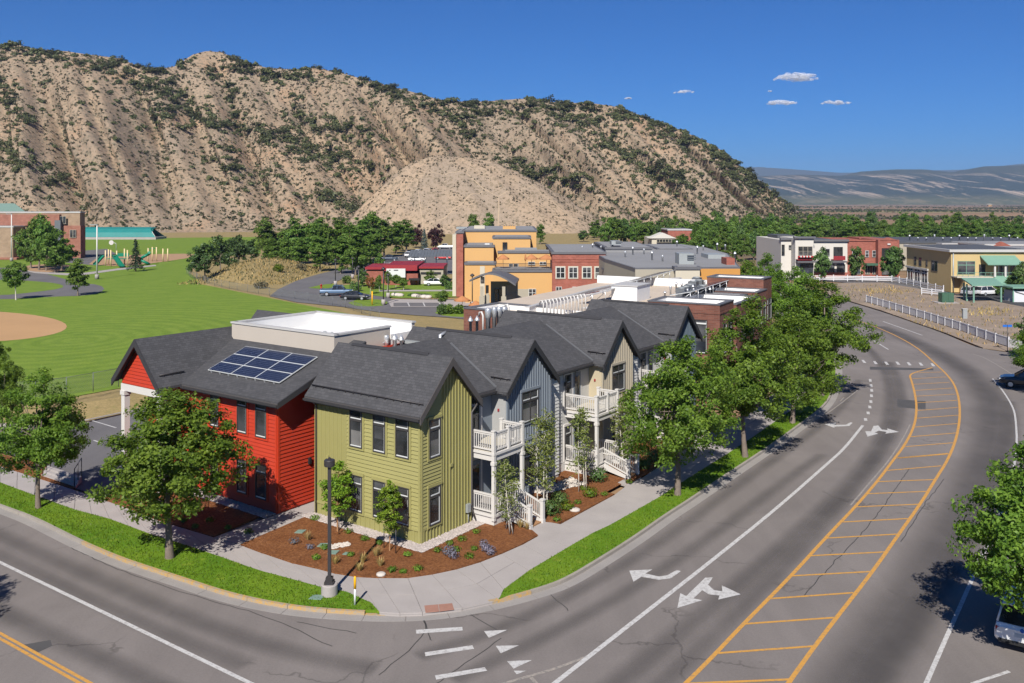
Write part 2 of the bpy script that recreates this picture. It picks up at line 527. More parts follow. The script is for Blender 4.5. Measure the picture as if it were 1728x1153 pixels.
M['blue_sign'] = mat('blue_sign', (.02, .12, .45), .5, .04, 1, 10, .01)
M['bark'] = mat('bark', (.17, .135, .11), .9, .3, 6, 25, .5)
M['bark_pale'] = mat('pale_bark', (.50, .46, .40), .8, .2, 5, 20, .2)
M['leaf'] = leaf_mat('ash_leaves', (.115, .215, .028), (.235, .36, .055), .5)
M['leaf_far'] = leaf_mat('cottonwood_leaves', (.135, .25, .05), (.24, .36, .08), .5)
M['leaf_dark'] = leaf_mat('dark_leaves', (.095, .18, .05), (.16, .25, .08), .4)
M['leaf_lime'] = leaf_mat('lime_leaves', (.16, .27, .025), (.28, .40, .045))
M['leaf_aspen'] = leaf_mat('aspen_leaves', (.18, .235, .055), (.31, .36, .11))
M['leaf_yellow'] = leaf_mat('yellow_green_leaves', (.11, .18, .012), (.15, .22, .02))
M['leaf_plum'] = leaf_mat('plum_leaves', (.035, .012, .018), (.075, .028, .035), .15)
M['leaf_orange'] = leaf_mat('rust_leaves', (.22, .09, .03), (.32, .15, .06))
M['needle'] = leaf_mat('pine_needles', (.05, .10, .03), (.09, .15, .05), .1)
M['needle_blue'] = leaf_mat('blue_spruce_needles', (.07, .105, .105), (.12, .165, .165), .1)
M['needle_dark'] = leaf_mat('dark_spruce_needles', (.02, .042, .022), (.04, .068, .036), .1)
M['juniper'] = leaf_mat('juniper_leaves', (.075, .088, .038), (.13, .135, .062), .3, .3)
M['scrub'] = leaf_mat('sage_scrub', (.10, .088, .06), (.155, .135, .095), .1, .3)
M['straw'] = leaf_mat('straw_grass', (.42, .30, .12), (.55, .42, .2), .2)
M['lavender'] = leaf_mat('lavender', (.12, .13, .17), (.24, .22, .33), .2)
def car_paint(name, col, metal=.2):
    m, nt, b = nodes(name)
    n = ramp(nt, tnoise(nt, coords(nt), 3, 3), .3, .7)
    nt.links.new(mixc(nt, n, mul(col, .95), col), b.inputs['Base Color'])
    b.inputs['Roughness'].default_value = .3; b.inputs['Metallic'].default_value = metal
    b.inputs['Coat Weight'].default_value = .5; b.inputs['Coat Roughness'].default_value = .05
    return m
for nm, col in (('white', (.72, .72, .73)), ('black', (.015, .016, .02)), ('blue', (.09, .15, .24)), ('red', (.42, .02, .02)), ('silver', (.42, .43, .45)), ('darkblue', (.02, .035, .06)), ('grey', (.16, .17, .18))):
    M['car_' + nm] = car_paint('car_paint_' + nm, col)
M['tail'] = mat('tail_light', (.35, .01, .012), .2, .05, 1, 10, 0)
M['head'] = mat('head_light', (.7, .7, .68), .15, .05, 1, 10, 0)
def solar_mat():
    m, nt, b = nodes('solar_cells')
    br = N(nt, 'ShaderNodeTexBrick'); br.offset = 0
    nt.links.new(coords(nt, 'UV'), br.inputs['Vector'])
    br.inputs['Color1'].default_value = (.006, .009, .026, 1); br.inputs['Color2'].default_value = (.008, .012, .033, 1); br.inputs['Mortar'].default_value = (.13, .15, .2, 1)
    br.inputs['Scale'].default_value = 1; br.inputs['Brick Width'].default_value = .165; br.inputs['Row Height'].default_value = .165; br.inputs['Mortar Size'].default_value = .006
    nt.links.new(br.outputs[0], b.inputs['Base Color']); b.inputs['Roughness'].default_value = .12
    b.inputs['Specular IOR Level'].default_value = .5
    return m
M['solar'] = solar_mat()
# ================================================================== ground, roads, pavements
rng = random.Random(7)
def sheet(name, pix, z, m, parent=None, h=0.0, smoothing=0):
    pts = [G(x, y, z) for x, y in pix]
    if smoothing: pts = smooth_line(pts + [pts[0]], smoothing)[:-1]
    mb = MB()
    if h: mb.slab(pts, h)
    else: mb.flat(pts)
    return mb.build(name, m, parent)

def terrain_mat():
    m, nt, b = nodes('valley_ground')
    co = coords(nt)
    a = ramp(nt, tnoise(nt, co, .0035, 6, .6, .5), .36, .64)
    c = mixc(nt, a, (.30, .195, .115), (.20, .135, .085))
    d = ramp(nt, tnoise(nt, coords(nt, 'Object', (.0016, .006, 1)), 1.0, 5, .6), .5, .62)
    c = mixc(nt, d, c, (.13, .105, .07))
    e = ramp(nt, tnoise(nt, co, .02, 6, .75), .58, .66)
    c = mixc(nt, e, c, (.055, .065, .035))
    f = ramp(nt, tnoise(nt, coords(nt, 'Object', (.0011, .004, 1)), 1.0, 3, .5), .62, .68)
    c = mixc(nt, f, c, (.27, .26, .10))
    n = tnoise(nt, co, .6, 4)
    c = mixc(nt, ramp(nt, n, .3, .7), mixc(nt, 1.0, c, (.82, .8, .8), 'MULTIPLY'), c)
    nt.links.new(c, b.inputs['Base Color']); b.inputs['Roughness'].default_value = .95; b.inputs['Specular IOR Level'].default_value = .1
    return m
M['terrain'] = terrain_mat()
mb = MB()
mb.poly([(-6000, -300, -.12), (9000, -300, -.12), (9000, 13000, -.12), (-6000, 13000, -.12)])
terrain = struct(mb.build('ground', M['terrain']))

# dry meadow under the hill and round the buildings
meadow = struct(sheet('meadow', [(-900, 560), (-400, 392), (250, 388), (760, 386), (1060, 388), (1060, 470), (1000, 560), (200, 700)], -.08, M['dry']))

# ---- the asphalt of the two streets
KERB = [(-620, 640), (-300, 753), (-120, 812), (0, 858), (51, 876), (112, 907), (153, 927), (204, 948), (245, 962), (307, 982), (375, 1005), (443, 1021), (511, 1032), (576, 1037), (640, 1040), (713, 1039), (780, 1031), (853, 1016), (923, 996), (960, 981), (1010, 951), (1073, 911), (1127, 872), (1162, 850), (1220, 810), (1300, 757), (1350, 720), (1394, 687), (1408, 659), (1414, 629), (1409, 606), (1392, 582), (1366, 560), (1330, 540), (1290, 520), (1240, 503)]
kerb = resample(smooth_line([G(x, y) for x, y in KERB], 2), .8)
FARSIDE = [(1330, 476), (1400, 500), (1485, 525), (1542, 545), (1594, 563), (1636, 582), (1659, 589), (1698, 594.5), (1728, 598), (1900, 610), (2300, 640)]
far_edge = smooth_line([G(x, y) for x, y in FARSIDE], 2)
RIGHTSIDE = [(2300, 720), (1900, 690), (1830, 700), (1800, 740), (1830, 900), (1900, 1100), (2000, 1250)]
right_edge = [G(x, y) for x, y in RIGHTSIDE]
mb = MB()
mb.flat([p.copy() for p in kerb] + [G(1240, 490)] + far_edge + right_edge + [Vector((60, 4, 0)), Vector((-75, 4, 0)), Vector((-150, 60, 0))])
road = struct(mb.build('road', M['asphalt']))

# ---- kerb stones and gutter pan, in lengths with joints
kerb_root = struct(bpy.data.objects.new('kerb', None)); C.objects.link(kerb_root)
gutter_root = struct(bpy.data.objects.new('gutter', None)); C.objects.link(gutter_root)
def strip_piece(name, line, d0, d1, z0, z1, m, parent, slope=0.0):
    a, b = offset_line(line, d0), offset_line(line, d1)
    mb = MB()
    up = lambda q, z: Vector((q.x, q.y, z))
    for i in range(len(a) - 1):
        mb.poly([up(a[i], z1), up(a[i + 1], z1), up(b[i + 1], z1 - slope), up(b[i], z1 - slope)])
        lo, hi = (a, b)
        mb.poly([up(lo[i], z0), up(lo[i + 1], z0), up(lo[i + 1], z1), up(lo[i], z1)])
        mb.poly([up(hi[i + 1], z0), up(hi[i], z0), up(hi[i], z1 - slope), up(hi[i + 1], z1 - slope)])
    for i, rev in ((0, False), (len(a) - 1, True)):
        q = [up(a[i], z0), up(b[i], z0), up(b[i], z1 - slope), up(a[i], z1)]
        mb.poly(q if rev else q[::-1])
    return mb.build(name, m, parent)
step = 4
yl0, yl1 = G(120, 907).x, G(905, 1000).x
for i in range(0, len(kerb) - step, step):
    seg = [p.copy() for p in kerb[i:i + step + 1]]
    if seg[0].y > 150 or seg[0].x < -75: continue
    # hair joint between lengths
    t = (seg[-1] - seg[-2]); seg[-1] = seg[-1] - t.normalized() * .02
    mid = seg[2]
    ramp_here = G(640, 1040).x < mid.x < G(846, 1016).x and mid.y < 45
    zk = .035 if ramp_here else .15
    yellow = (G(150, 920).x < mid.x < yl1) and mid.y < 52
    strip_piece('kerb_length', seg, 0.0, .16, -.05, zk, M['yellow_kerb'] if yellow else M['kerb'], kerb_root)
    strip_piece('gutter_length', seg, -.48, 0.0, -.05, .012, M['concrete2'], gutter_root)

# ---- pavement: pairs of (house side, street side)
PAIRS = [((-420, 646), (-420, 668)), ((-300, 688), (-300, 712)), ((-150, 739), (-150, 764)), ((0, 787), (0, 814.5)), ((60, 806), (58, 836)), ((129, 828), (125, 860)), ((170, 842), (185, 876)), ((218, 859), (252, 901)), ((262, 877), (324, 923.6)), ((307, 891), (378, 942)), ((361, 907), (420, 957)), ((404, 919.5), (443, 964.5)), ((443, 934), (494, 978)), ((494, 951), (545, 992)), ((533, 959.5), (585, 999)), ((566, 968.4), (627, 1018)), ((602, 974), (640, 1033)), ((637.5, 975.6), (675, 1035)), ((688.4, 975.6), (713, 1034)), ((729, 969.7), (780, 1026)), ((770, 961), (842, 1012)), ((810, 949), (850, 995)), ((846, 935), (893, 963)), ((882, 919), (926.7, 943)), ((910, 903.5), (960, 923)), ((922, 893), (1000, 900)), ((945, 885), (1030, 886)), ((1037, 835), (1109.6, 841)), ((1057.6, 819), (1140, 821)), ((1075, 812), (1170, 802)), ((1127, 777.6), (1220, 771)), ((1190, 735), (1272, 737)), ((1250, 703), (1333, 694)), ((1310, 662), (1366, 655)), ((1342, 635), (1379, 630)), ((1352, 610), (1380, 607)), ((1340, 580), (1364, 580))]
ZP = .15
inner = [G(a[0], a[1], ZP) for a, b in PAIRS]
outer = [G(b[0], b[1], ZP) for a, b in PAIRS]
pave = struct(bpy.data.objects.new('pavement', None)); C.objects.link(pave)
def slab_piece(name, quad, z, h, m, parent, gap=.012, tilt=0.0):
    c = sum((Vector(q) for q in quad), Vector()) / len(quad)
    pts = []
    for q in quad:
        d = (c - Vector(q)); d.z = 0
        pts.append(Vector(q) + d.normalized() * gap * 1.4)
    mb = MB(); mb.slab([Vector((p.x, p.y, z + tilt)) for p in pts], h)
    return mb.build(name, m, parent)
for k in range(len(PAIRS) - 1):
    a0, a1, b0, b1 = inner[k], inner[k + 1], outer[k], outer[k + 1]
    L = ((a1 - a0).length + (b1 - b0).length) / 2
    n = max(1, int(round(L / 1.7)))
    for i in range(n):
        q = [a0.lerp(a1, i / n), a0.lerp(a1, (i + 1) / n), b0.lerp(b1, (i + 1) / n), b0.lerp(b1, i / n)]
        deep = (q[0] - q[3]).length
        rows = 2 if deep > 3.0 else 1
        for r in range(rows):
            qq = [q[0].lerp(q[3], r / rows), q[1].lerp(q[2], r / rows), q[1].lerp(q[2], (r + 1) / rows), q[0].lerp(q[3], (r + 1) / rows)]
            lowered = [p.copy() for p in qq]
            slab_piece('paving_slab', lowered, ZP, .14, M['concrete'], pave, tilt=rng.uniform(-.002, .002))
mb = MB()
mb.flat([Vector((p.x, p.y, .09)) for p in inner] + [Vector((p.x, p.y, .09)) for p in outer[::-1]])
struct(mb.build('pavement_bed', M['concrete2']))

# tactile plate on the ramp, two halves
tac = tag(bpy.data.objects.new('tactile_plate', None), 'brick red tactile paving plate set in the corner kerb ramp', 'paving'); C.objects.link(tac)
for q in ([(716, 1022), (739, 1020), (741, 1031), (718, 1033)], [(740, 1020), (763, 1018), (766, 1028), (742, 1031)]):
    mb = MB(); mb.slab([G(x, y, ZP + .012) for x, y in q], .03); mb.build('tactile_tile', M['tactile'], tac)

# ---- street lawns
def outline(side, i0, i1): return [p.copy() for p in side[i0:i1 + 1]]
def kerb_between(p, q):
    i0 = min(range(len(kerb)), key=lambda i: (kerb[i] - p).length); i1 = min(range(len(kerb)), key=lambda i: (kerb[i] - q).length)
    return offset_line(kerb, .15)[min(i0, i1):max(i0, i1) + 1]
lawns = []
for nm, i0, i1, lab in (('grass_strip', 1, 16, 'bright green grass strip with rounded end beside the left street'), ('grass_strip', 20, 36, 'bright green grass strip curving along the right hand street')):
    o_ = outline(outer, i0, i1)
    k_ = kerb_between(G(*KERB[0]) if i0 == 1 else G(846, 1016), G(638, 1040) if i0 == 1 else G(1366, 560))
    poly = [Vector((p.x, p.y, .165)) for p in o_] + [Vector((p.x, p.y, .15)) for p in k_[::-1]]
    mb = MB(); mb.slab(poly, .1)
    g = mb.build(nm, M['lawn']); g['kind'] = 'stuff'; tag(g, lab, 'grass'); lawns.append(poly)
    # grass blades
def in_poly(x, y, poly):
    r = np.zeros(len(x), bool); n = len(poly)
    for i in range(n):
        x0, y0 = poly[i].x, poly[i].y; x1, y1 = poly[(i + 1) % n].x, poly[(i + 1) % n].y
        c = ((y0 > y) != (y1 > y)) & (x < (x1 - x0) * (y - y0) / ((y1 - y0) if y1 != y0 else 1e-9) + x0)
        r ^= c
    return r
def blades(name, poly, dens, h, w, m, z, seed, maxd=70, label=None, cat=None, parent=None, zf=None):
    g = np.random.default_rng(seed)
    x0, x1 = min(p.x for p in poly), max(p.x for p in poly); y0, y1 = min(p.y for p in poly), min(maxd, max(p.y for p in poly))
    n = int((x1 - x0) * (y1 - y0) * dens)
    x = g.uniform(x0, x1, n); y = g.uniform(y0, y1, n)
    k = in_poly(x, y, poly); x, y = x[k], y[k]; n = len(x)
    th = g.uniform(0, 2 * np.pi, n); hh = h * g.uniform(.6, 1.3, n); ww = w * g.uniform(.7, 1.3, n)
    lean = g.normal(0, .35, (n, 2)) * hh[:, None]
    zz = np.full(n, z) if zf is None else np.array([zf(a, b) for a, b in zip(x, y)])
    v = np.zeros((n, 3, 3))
    v[:, 0] = np.stack([x - np.cos(th) * ww, y - np.sin(th) * ww, zz], 1)
    v[:, 1] = np.stack([x + np.cos(th) * ww, y + np.sin(th) * ww, zz], 1)
    v[:, 2] = np.stack([x + lean[:, 0], y + lean[:, 1], zz + hh], 1)
    me = np_mesh(name, v.reshape(-1, 3), np.arange(n * 3).reshape(-1, 3), m)
    o = link(name, me, parent, 'stuff')
    if label: tag(o, label, cat)
    return o
def np_mesh(name, verts, faces, m, smooth=False):
    me = bpy.data.meshes.new(name)
    nv, nf, k = len(verts), len(faces), faces.shape[1]
    me.vertices.add(nv); me.vertices.foreach_set('co', np.ascontiguousarray(verts, 'f').ravel())
    me.loops.add(nf * k); me.loops.foreach_set('vertex_index', np.ascontiguousarray(faces, 'i').ravel())
    me.polygons.add(nf); me.polygons.foreach_set('loop_start', np.arange(0, nf * k, k, dtype='i'))
    if smooth: me.polygons.foreach_set('use_smooth', np.ones(nf, bool))
    me.materials.append(m); me.update(calc_edges=True)
    at = me.attributes.new('tone', 'FLOAT', 'FACE'); at.data.foreach_set('value', np.random.default_rng(nf).random(nf).astype('f'))
    return me
blades('grass_blades', lawns[0], 130, .075, .022, M['blade'], .155, 1, label='short grass blades standing in the left street lawn', cat='grass')
blades('grass_blades', lawns[1], 110, .075, .024, M['blade'], .155, 2, label='short grass blades standing in the right street lawn', cat='grass')

# ---- house block: parking court, paths, mulch beds
court = struct(sheet('parking_court', [(-250, 700), (60, 726), (150, 713), (205, 701), (330, 660), (560, 640), (760, 800), (800, 900), (560, 940), (404, 915), (361, 903), (307, 888), (170, 838), (129, 825), (95, 808), (50, 776), (-40, 752), (-250, 730)], .06, M['asphalt_lot']))
ck = [G(x, y, .06) for x, y in ((-250, 697), (60, 724), (150, 711), (205, 699), (300, 680))]
strip_piece('court_kerb', resample(ck, 3), 0, .3, -.05, .2, M['concrete'], court)
for a, b in (((156, 710), (196, 722)), ((158, 743), (172, 748)), ((60, 752), (120, 772))):
    p, q = G(*a, .066), G(*b, .066); d = (q - p).normalized(); s_ = Vector((-d.y, d.x, 0)) * .06
    mb = MB(); mb.flat([p - s_, q - s_, q + s_, p + s_]); mb.build('parking_line', M['white_paint'], court)

A0 = G(709.8, 919.2, .15)
D2 = Vector((.59, .807, 0)).normalized(); D1 = Vector((-D2.y, D2.x, 0))
TH = Fr(A0, D1, D2)          # town houses: a runs back from the right-hand street, b runs along it
BEDS = []
def bed(label, pix_edge, extra, z=.155):
    pts = [G(x, y, z) for x, y in pix_edge]
    pts = smooth_line(pts, 1) + [Vector((p.x, p.y, z)) for p in extra]
    mb = MB(); mb.slab(pts, .12)
    o = mb.build('mulch_bed', M['mulch']); tag(o, label, 'flower bed'); BEDS.append(pts)
    return o
bed('brown mulch bed wrapping the corner of the green house', [(404, 917.5), (443, 932), (494, 949), (533, 957.5), (566, 966.5), (602, 972), (637, 973.6), (688, 973.6), (729, 968), (770, 959.5), (810, 947.5), (846, 933.5), (882, 917.5), (908, 903)], [TH.p(-3.2, 4.7), TH.p(-1.3, 4.7), TH.p(1, 4.7), TH.p(1, 1), TH.p(8.2, 1), TH.p(8.2, -.3)])
bed('shaded brown mulch bed in front of the red house', [(175, 842), (218, 857), (262, 876), (307, 889), (359, 905)], [TH.p(9.35, -2.2), TH.p(9.35, -.9), TH.p(20, -.9), TH.p(20.2, -3.2)])
bed('mulch bed between the two white porch stairs', [(922, 881), (945, 883.5), (1037, 833.5)], [TH.p(-2.6, 12.0), TH.p(.5, 12.5), TH.p(.5, 6.0), TH.p(-2.8, 6.0)])
bed('mulch bed beyond the second white porch stair', [(1057, 817), (1075, 810.5), (1127, 776), (1190, 733)], [TH.p(0, 31), TH.p(.5, 31), TH.p(.5, 15.5), TH.p(-2.4, 15.6)])
bed('small mulch bed at the left by the court steps', [(-60, 766), (0, 785), (60, 804), (125, 825)], [G(130, 806, .155), G(60, 780, .155), G(-60, 752, .155)])
mb = MB(); mb.flat([TH.p(-3.3, 4.2, .122), TH.p(-3.0, 20, .122), TH.p(-2.6, 33, .122), TH.p(2, 33, .122), TH.p(2, 4.2, .122)]); struct(mb.build('planting_ground', M['mulch']))
# paths from the pavement
paths = struct(bpy.data.objects.new('garden_path', None)); C.objects.link(paths)
p0, p1 = G(361, 907, ZP), G(404, 919.5, ZP)
e0, e1 = TH.p(8.85, -1.3, ZP), TH.p(7.45, -.1, ZP)
e0b, e1b = TH.p(8.85, 3.2, ZP), TH.p(7.4, 3.2, ZP)
for i in range(4):
    slab_piece('paving_slab', [p0.lerp(e0, i / 4), p0.lerp(e0, (i + 1) / 4), p1.lerp(e1, (i + 1) / 4), p1.lerp(e1, i / 4)], .156, .12, M['concrete'], paths)
for i in range(3):
    slab_piece('paving_slab', [e0.lerp(e0b, i / 3), e0.lerp(e0b, (i + 1) / 3), e1.lerp(e1b, (i + 1) / 3), e1.lerp(e1b, i / 3)], .156, .12, M['concrete'], paths)
for (b0, b1, aw) in ((4.5, 6.1, -3.0), (13.9, 15.4, -2.9)):
    q0, q1 = TH.p(aw - 1.5, b0 - .4, ZP), TH.p(aw - 1.5, b1 + .2, ZP)
    slab_piece('paving_slab', [TH.p(aw + .05, b0), TH.p(aw + .05, b1), q1, q0], .152, .12, M['concrete'], paths)
# steps and a kerb beside the parking court, hand rails
mb = MB()
st = tag(bpy.data.objects.new('court_steps', None), 'pale concrete steps from the pavement up to the parking court', 'steps'); C.objects.link(st)
sA, sB = G(70, 803, ZP), G(128, 822, ZP); sd = Vector((-.2, 1, 0)).normalized()
for i in range(3):
    mb = MB(); mb.box(sA + sd * (.4 * i) + Vector((0, 0, -.1)), (sB - sA), sd * .42, (0, 0, .17 + .09 * i)); mb.build('step', M['concrete'], st)
hr = tag(bpy.data.objects.new('hand_rail', None), 'black metal hand rail beside the court steps', 'railing'); C.objects.link(hr)
for off in (0.0, 1.0):
    b_ = sA.lerp(sB, off * .92 + .04)
    for i in range(3):
        q = b_ + sd * (.75 * i)
        mb = MB(); mb.tube([q, q + Vector((0, 0, 1.0 + .1 * i))], .025, 6); mb.build('rail_post', M['dark_metal'], hr)
    mb = MB(); mb.tube([b_ + Vector((0, 0, 1.0)), b_ + sd * 1.5 + Vector((0, 0, 1.22))], .025, 6); mb.build('rail', M['dark_metal'], hr)

# ---- sports field, school ground
field = sheet('sports_field', [(-700, 620), (-600, 470), (-100, 436), (100, 425), (145, 403), (440, 400), (440, 428), (340, 436), (318, 460), (350, 482), (455, 503), (590, 530), (650, 548), (520, 600), (330, 640), (197, 656), (110, 672), (-100, 702), (-400, 730)], -.03, M['field'])
field['kind'] = 'structure'
dz = [(i, G(-75 + 188 * math.cos(t), 551 + 27 * math.sin(t), -.018)) for i, t in enumerate(np.linspace(0, 2 * math.pi, 40, endpoint=False))]
mb = MB(); mb.flat([p for _, p in dz]); struct(mb.build('infield', M['infield']))
plz = struct(sheet('school_road', [(-500, 520), (-300, 505), (0, 506), (80, 501), (150, 499), (178, 490), (170, 481), (130, 477), (60, 457), (30, 450), (-300, 462)], -.02, M['asphalt_lot'], smoothing=1))
isl = struct(sheet('lawn_island', [(-200, 501), (0, 499), (60, 493), (104, 487), (108, 481), (80, 476), (0, 471), (-200, 478)], -.008, M['field'], smoothing=1))
struct(sheet('school_path', [(28, 449), (60, 458), (130, 462), (200, 453), (262, 447), (264, 449), (200, 456), (130, 466), (58, 461), (20, 451)], -.008, M['concrete']))
struct(sheet('basketball_court', [(110, 443), (130, 424), (180, 420), (196, 428), (160, 448)], -.015, M['asphalt_lot']))
struct(sheet('playground_ground', [(150, 446), (165, 434), (250, 429), (330, 428), (328, 434), (262, 444), (200, 450)], -.005, M['chips'], smoothing=1))
struct(sheet('tree_pit', [(30, 452), (60, 446), (120, 447), (128, 455), (90, 460), (50, 458)], -.004, M['chips'], smoothing=1))

# dry bank under the court fence
mb = MB()
bk0 = resample([G(x, y, .12) for x, y in ((-250, 696), (60, 722), (150, 710), (205, 698), (320, 672))], 1.5)
for i in range(len(bk0) - 1):
    nrm = Vector((-.2, 1, 0)).normalized()
    prof = [(0, .12), (1.6, .55), (3.4, .9), (5.0, .75), (7.0, -.03)]
    for (d0, z0), (d1, z1) in zip(prof, prof[1:]):
        q = [bk0[i] + nrm * d0, bk0[i + 1] + nrm * d0, bk0[i + 1] + nrm * d1, bk0[i] + nrm * d1]
        zz = [z0, z0, z1, z1]
        mb.poly([Vector((p.x, p.y, z)) for p, z in zip(q, zz)], 0, True)
struct(mb.build('bank', M['dry']))
# grassy mound beside the curving side road
mc = Vector((-56.0, 203.0, 0)); mbm = MB(); NG = 40
def mound_h(x, y):
    u = (x - mc.x) / 11.0; v = (y - mc.y) / 27.0
    r2 = u * u + v * v
    return max(0, 1 - r2) ** 1.3 * 3.4 * (1 + .15 * mnoise.noise(Vector((x * .09, y * .09, 3)))) - .07
g_ = [[Vector((mc.x + 12 * (2 * i / NG - 1), mc.y + 31 * (2 * j / NG - 1), 0)) for i in range(NG + 1)] for j in range(NG + 1)]
for j in range(NG):
    for i in range(NG):
        q = [g_[j][i], g_[j][i + 1], g_[j + 1][i + 1], g_[j + 1][i]]
        mbm.poly([Vector((p.x, p.y, mound_h(p.x, p.y))) for p in q], 0, True)
struct(mbm.build('mound', M['dry']))
mp_ = [Vector((mc.x - 11, mc.y - 24, 0)), Vector((mc.x + 11, mc.y - 24, 0)), Vector((mc.x + 11, mc.y + 24, 0)), Vector((mc.x - 11, mc.y + 24, 0))]
blades('dry_grass', mp_, 2.6, .42, .08, M['straw'], 0, 41, 400, 'pale dry grass on the mound beside the side street', 'grass', zf=lambda x, y: max(-.1, mound_h(x, y)))
blades('dry_grass', mp_, 1.2, .5, .12, M['juniper'], 0, 42, 400, 'green weeds on the mound beside the side street', 'grass', zf=lambda x, y: max(-.1, mound_h(x, y)))

# ---- back streets and car parks
struct(sheet('side_street', [(455, 500), (470, 488), (500, 474), (540, 462), (585, 452), (640, 440), (672, 430), (780, 428), (780, 446), (640, 452), (600, 462), (560, 478), (548, 486), (560, 497), (600, 508), (660, 514), (720, 516), (800, 520), (900, 522), (900, 545), (800, 540), (760, 536), (700, 532), (640, 527), (580, 518), (500, 510)], .0, M['asphalt_lot']))
struct(sheet('hotel_court', [(530, 486), (560, 480), (640, 484), (660, 505), (800, 505), (960, 512), (960, 530), (800, 522), (640, 514), (560, 506)], .006, M['asphalt_lot']))
struct(sheet('hotel_lawn', [(570, 484), (600, 478), (680, 477), (790, 480), (800, 500), (720, 503), (660, 503), (620, 497)], .03, M['field'], smoothing=1))
struct(sheet('island_lawn', [(588, 511), (605, 505), (640, 505), (655, 509), (652, 515), (625, 517), (598, 516)], .04, M['field'], smoothing=1, h=.08))
struct(sheet('island_lawn', [(734, 528), (748, 520), (790, 519), (840, 522), (840, 535), (790, 535), (750, 533)], .04, M['field'], smoothing=1, h=.08))
struct(sheet('verge', [(520, 486), (545, 480), (568, 479), (566, 484), (548, 488)], .02, M['field'], smoothing=1))
struct(sheet('hotel_path', [(640, 489.5), (790, 489), (860, 494), (860, 496.5), (790, 491.5), (640, 492)], .05, M['concrete']))
struct(sheet('hotel_walk', [(655, 509), (668, 505), (790, 507), (800, 513), (900, 514), (900, 518), (660, 518)], .05, M['concrete']))
for x in (688, 714, 741):
    p, q = G(x, 510.5, .06), G(x + 3, 517, .06); s_ = Vector((.1, 0, 0))
    mb = MB(); mb.flat([p - s_, p + s_, q + s_, q - s_]); mb.build('parking_line', M['white_paint'], None)['kind'] = 'structure'
struct(sheet('bay_floor', [(664, 511), (745, 511), (760, 517), (664, 517)], .055, M['asphalt_lot']))
struct(sheet('back_car_park', [(600, 462), (640, 447), (690, 424), (790, 412), (800, 460), (640, 470)], .004, M['asphalt_lot']))
struct(sheet('town_street', [(1250, 470), (1300, 452), (1530, 470), (1620, 498), (1900, 520), (1900, 540), (1560, 488), (1400, 475)], -.02, M['asphalt_lot']))
struct(sheet('town_walk', [(1320, 463), (1540, 472), (1540, 476), (1320, 469)], .05, M['concrete']))

# ---- dirt lot inside the white fences, verge by the road
lot = struct(sheet('dirt_lot', [(1385, 478), (1490, 477), (1600, 496), (1640, 500), (1900, 530), (1900, 606), (1728, 596), (1659, 587), (1594, 561), (1542, 543), (1485, 523), (1400, 498)], .10, M['dirt'], h=.1))
struct(sheet('carport_drive', [(1602, 497), (1640, 494), (1728, 497), (1900, 505), (1900, 545), (1728, 518), (1660, 505)], .106, M['asphalt_new']))
for q in ([(1440, 490), (1500, 486), (1545, 492), (1520, 497), (1460, 496)], [(1620, 528), (1660, 520), (1720, 524), (1700, 533), (1640, 534)], [(1500, 530), (1560, 546), (1640, 575), (1700, 588), (1640, 578), (1560, 551)]):
    blades('weeds', [G(x, y, .1) for x, y in q], 2.2, .5, .07, M['straw'], .1, 40, 400, 'straw coloured weeds growing in the dirt lot', 'weeds')

blades('weeds', [G(x, y, .1) for x, y in ((1400, 482), (1490, 480), (1590, 498), (1640, 508), (1800, 530), (1800, 598), (1728, 592), (1659, 583), (1594, 557), (1485, 519), (1420, 500))], .55, .38, .06, M['straw'], .1, 43, 400, 'thin straw weeds spread over the whole dirt lot', 'weeds')
blades('weeds', [G(x, y, .1) for x, y in ((1400, 482), (1490, 480), (1590, 498), (1640, 508), (1800, 530), (1800, 598), (1728, 592), (1659, 583), (1594, 557), (1485, 519), (1420, 500))], .25, .3, .07, M['juniper'], .1, 44, 400, 'thin green weeds spread over the whole dirt lot', 'weeds')
# ================================================================== road markings
def mark(name, pix, m, z=.008):
    mb = MB(); mb.flat([G(x, y, z) for x, y in pix]); return mb.build(name, m, road)
def line_mark(name, pix, w, m, z=.008, sm=2):
    if name == 'faint_line': z = .0062
    pts = smooth_line([G(x, y, z) for x, y in pix], sm) if sm else [G(x, y, z) for x, y in pix]
    a, b = offset_line(pts, w / 2), offset_line(pts, -w / 2)
    mb = MB(); mb.flat(a + b[::-1]); return mb.build(name, m, road)
WP, YP, FP = M['white_paint'], M['yellow_paint'], M['faint_paint']
for q in ([(701.7, 1063), (780, 1058), (781, 1064), (702.7, 1069.5)], [(716.7, 1101), (797, 1089), (800, 1095), (718, 1107.5)], [(734, 1140), (818, 1126), (822, 1132), (736, 1147)]):
    mark('crossing_bar', q, WP)
for q in ([(816.7, 1065), (856, 1063), (825, 1076.5)], [(836.7, 1090), (876, 1089), (845, 1102.5)], [(855.7, 1116), (897.7, 1114), (866.7, 1128.5)], [(867, 1132), (888, 1132), (872, 1138)]):
    mark('yield_triangle', q, WP)
line_mark('lane_line', [(860, 1213), (936, 1153), (1136, 997), (1200, 947), (1312, 857), (1398, 781), (1425, 757), (1456, 718)], .2, WP)
line_mark('faint_line', [(770, 1180), (860, 1150), (930, 1131), (985, 1110), (1000, 1104)], .14, FP)
line_mark('faint_line', [(896, 1143), (908, 1157)], .14, FP, sm=0)
for (x, y) in ((1468.5, 642), (1470, 650.7), (1471, 659), (1470.6, 668), (1469.6, 677.8), (1467.8, 687), (1465, 697), (1460.7, 708)):
    line_mark('lane_dash', [(x - .3, y - 2.2), (x + .3, y + 2.2)], .22, WP, sm=0)
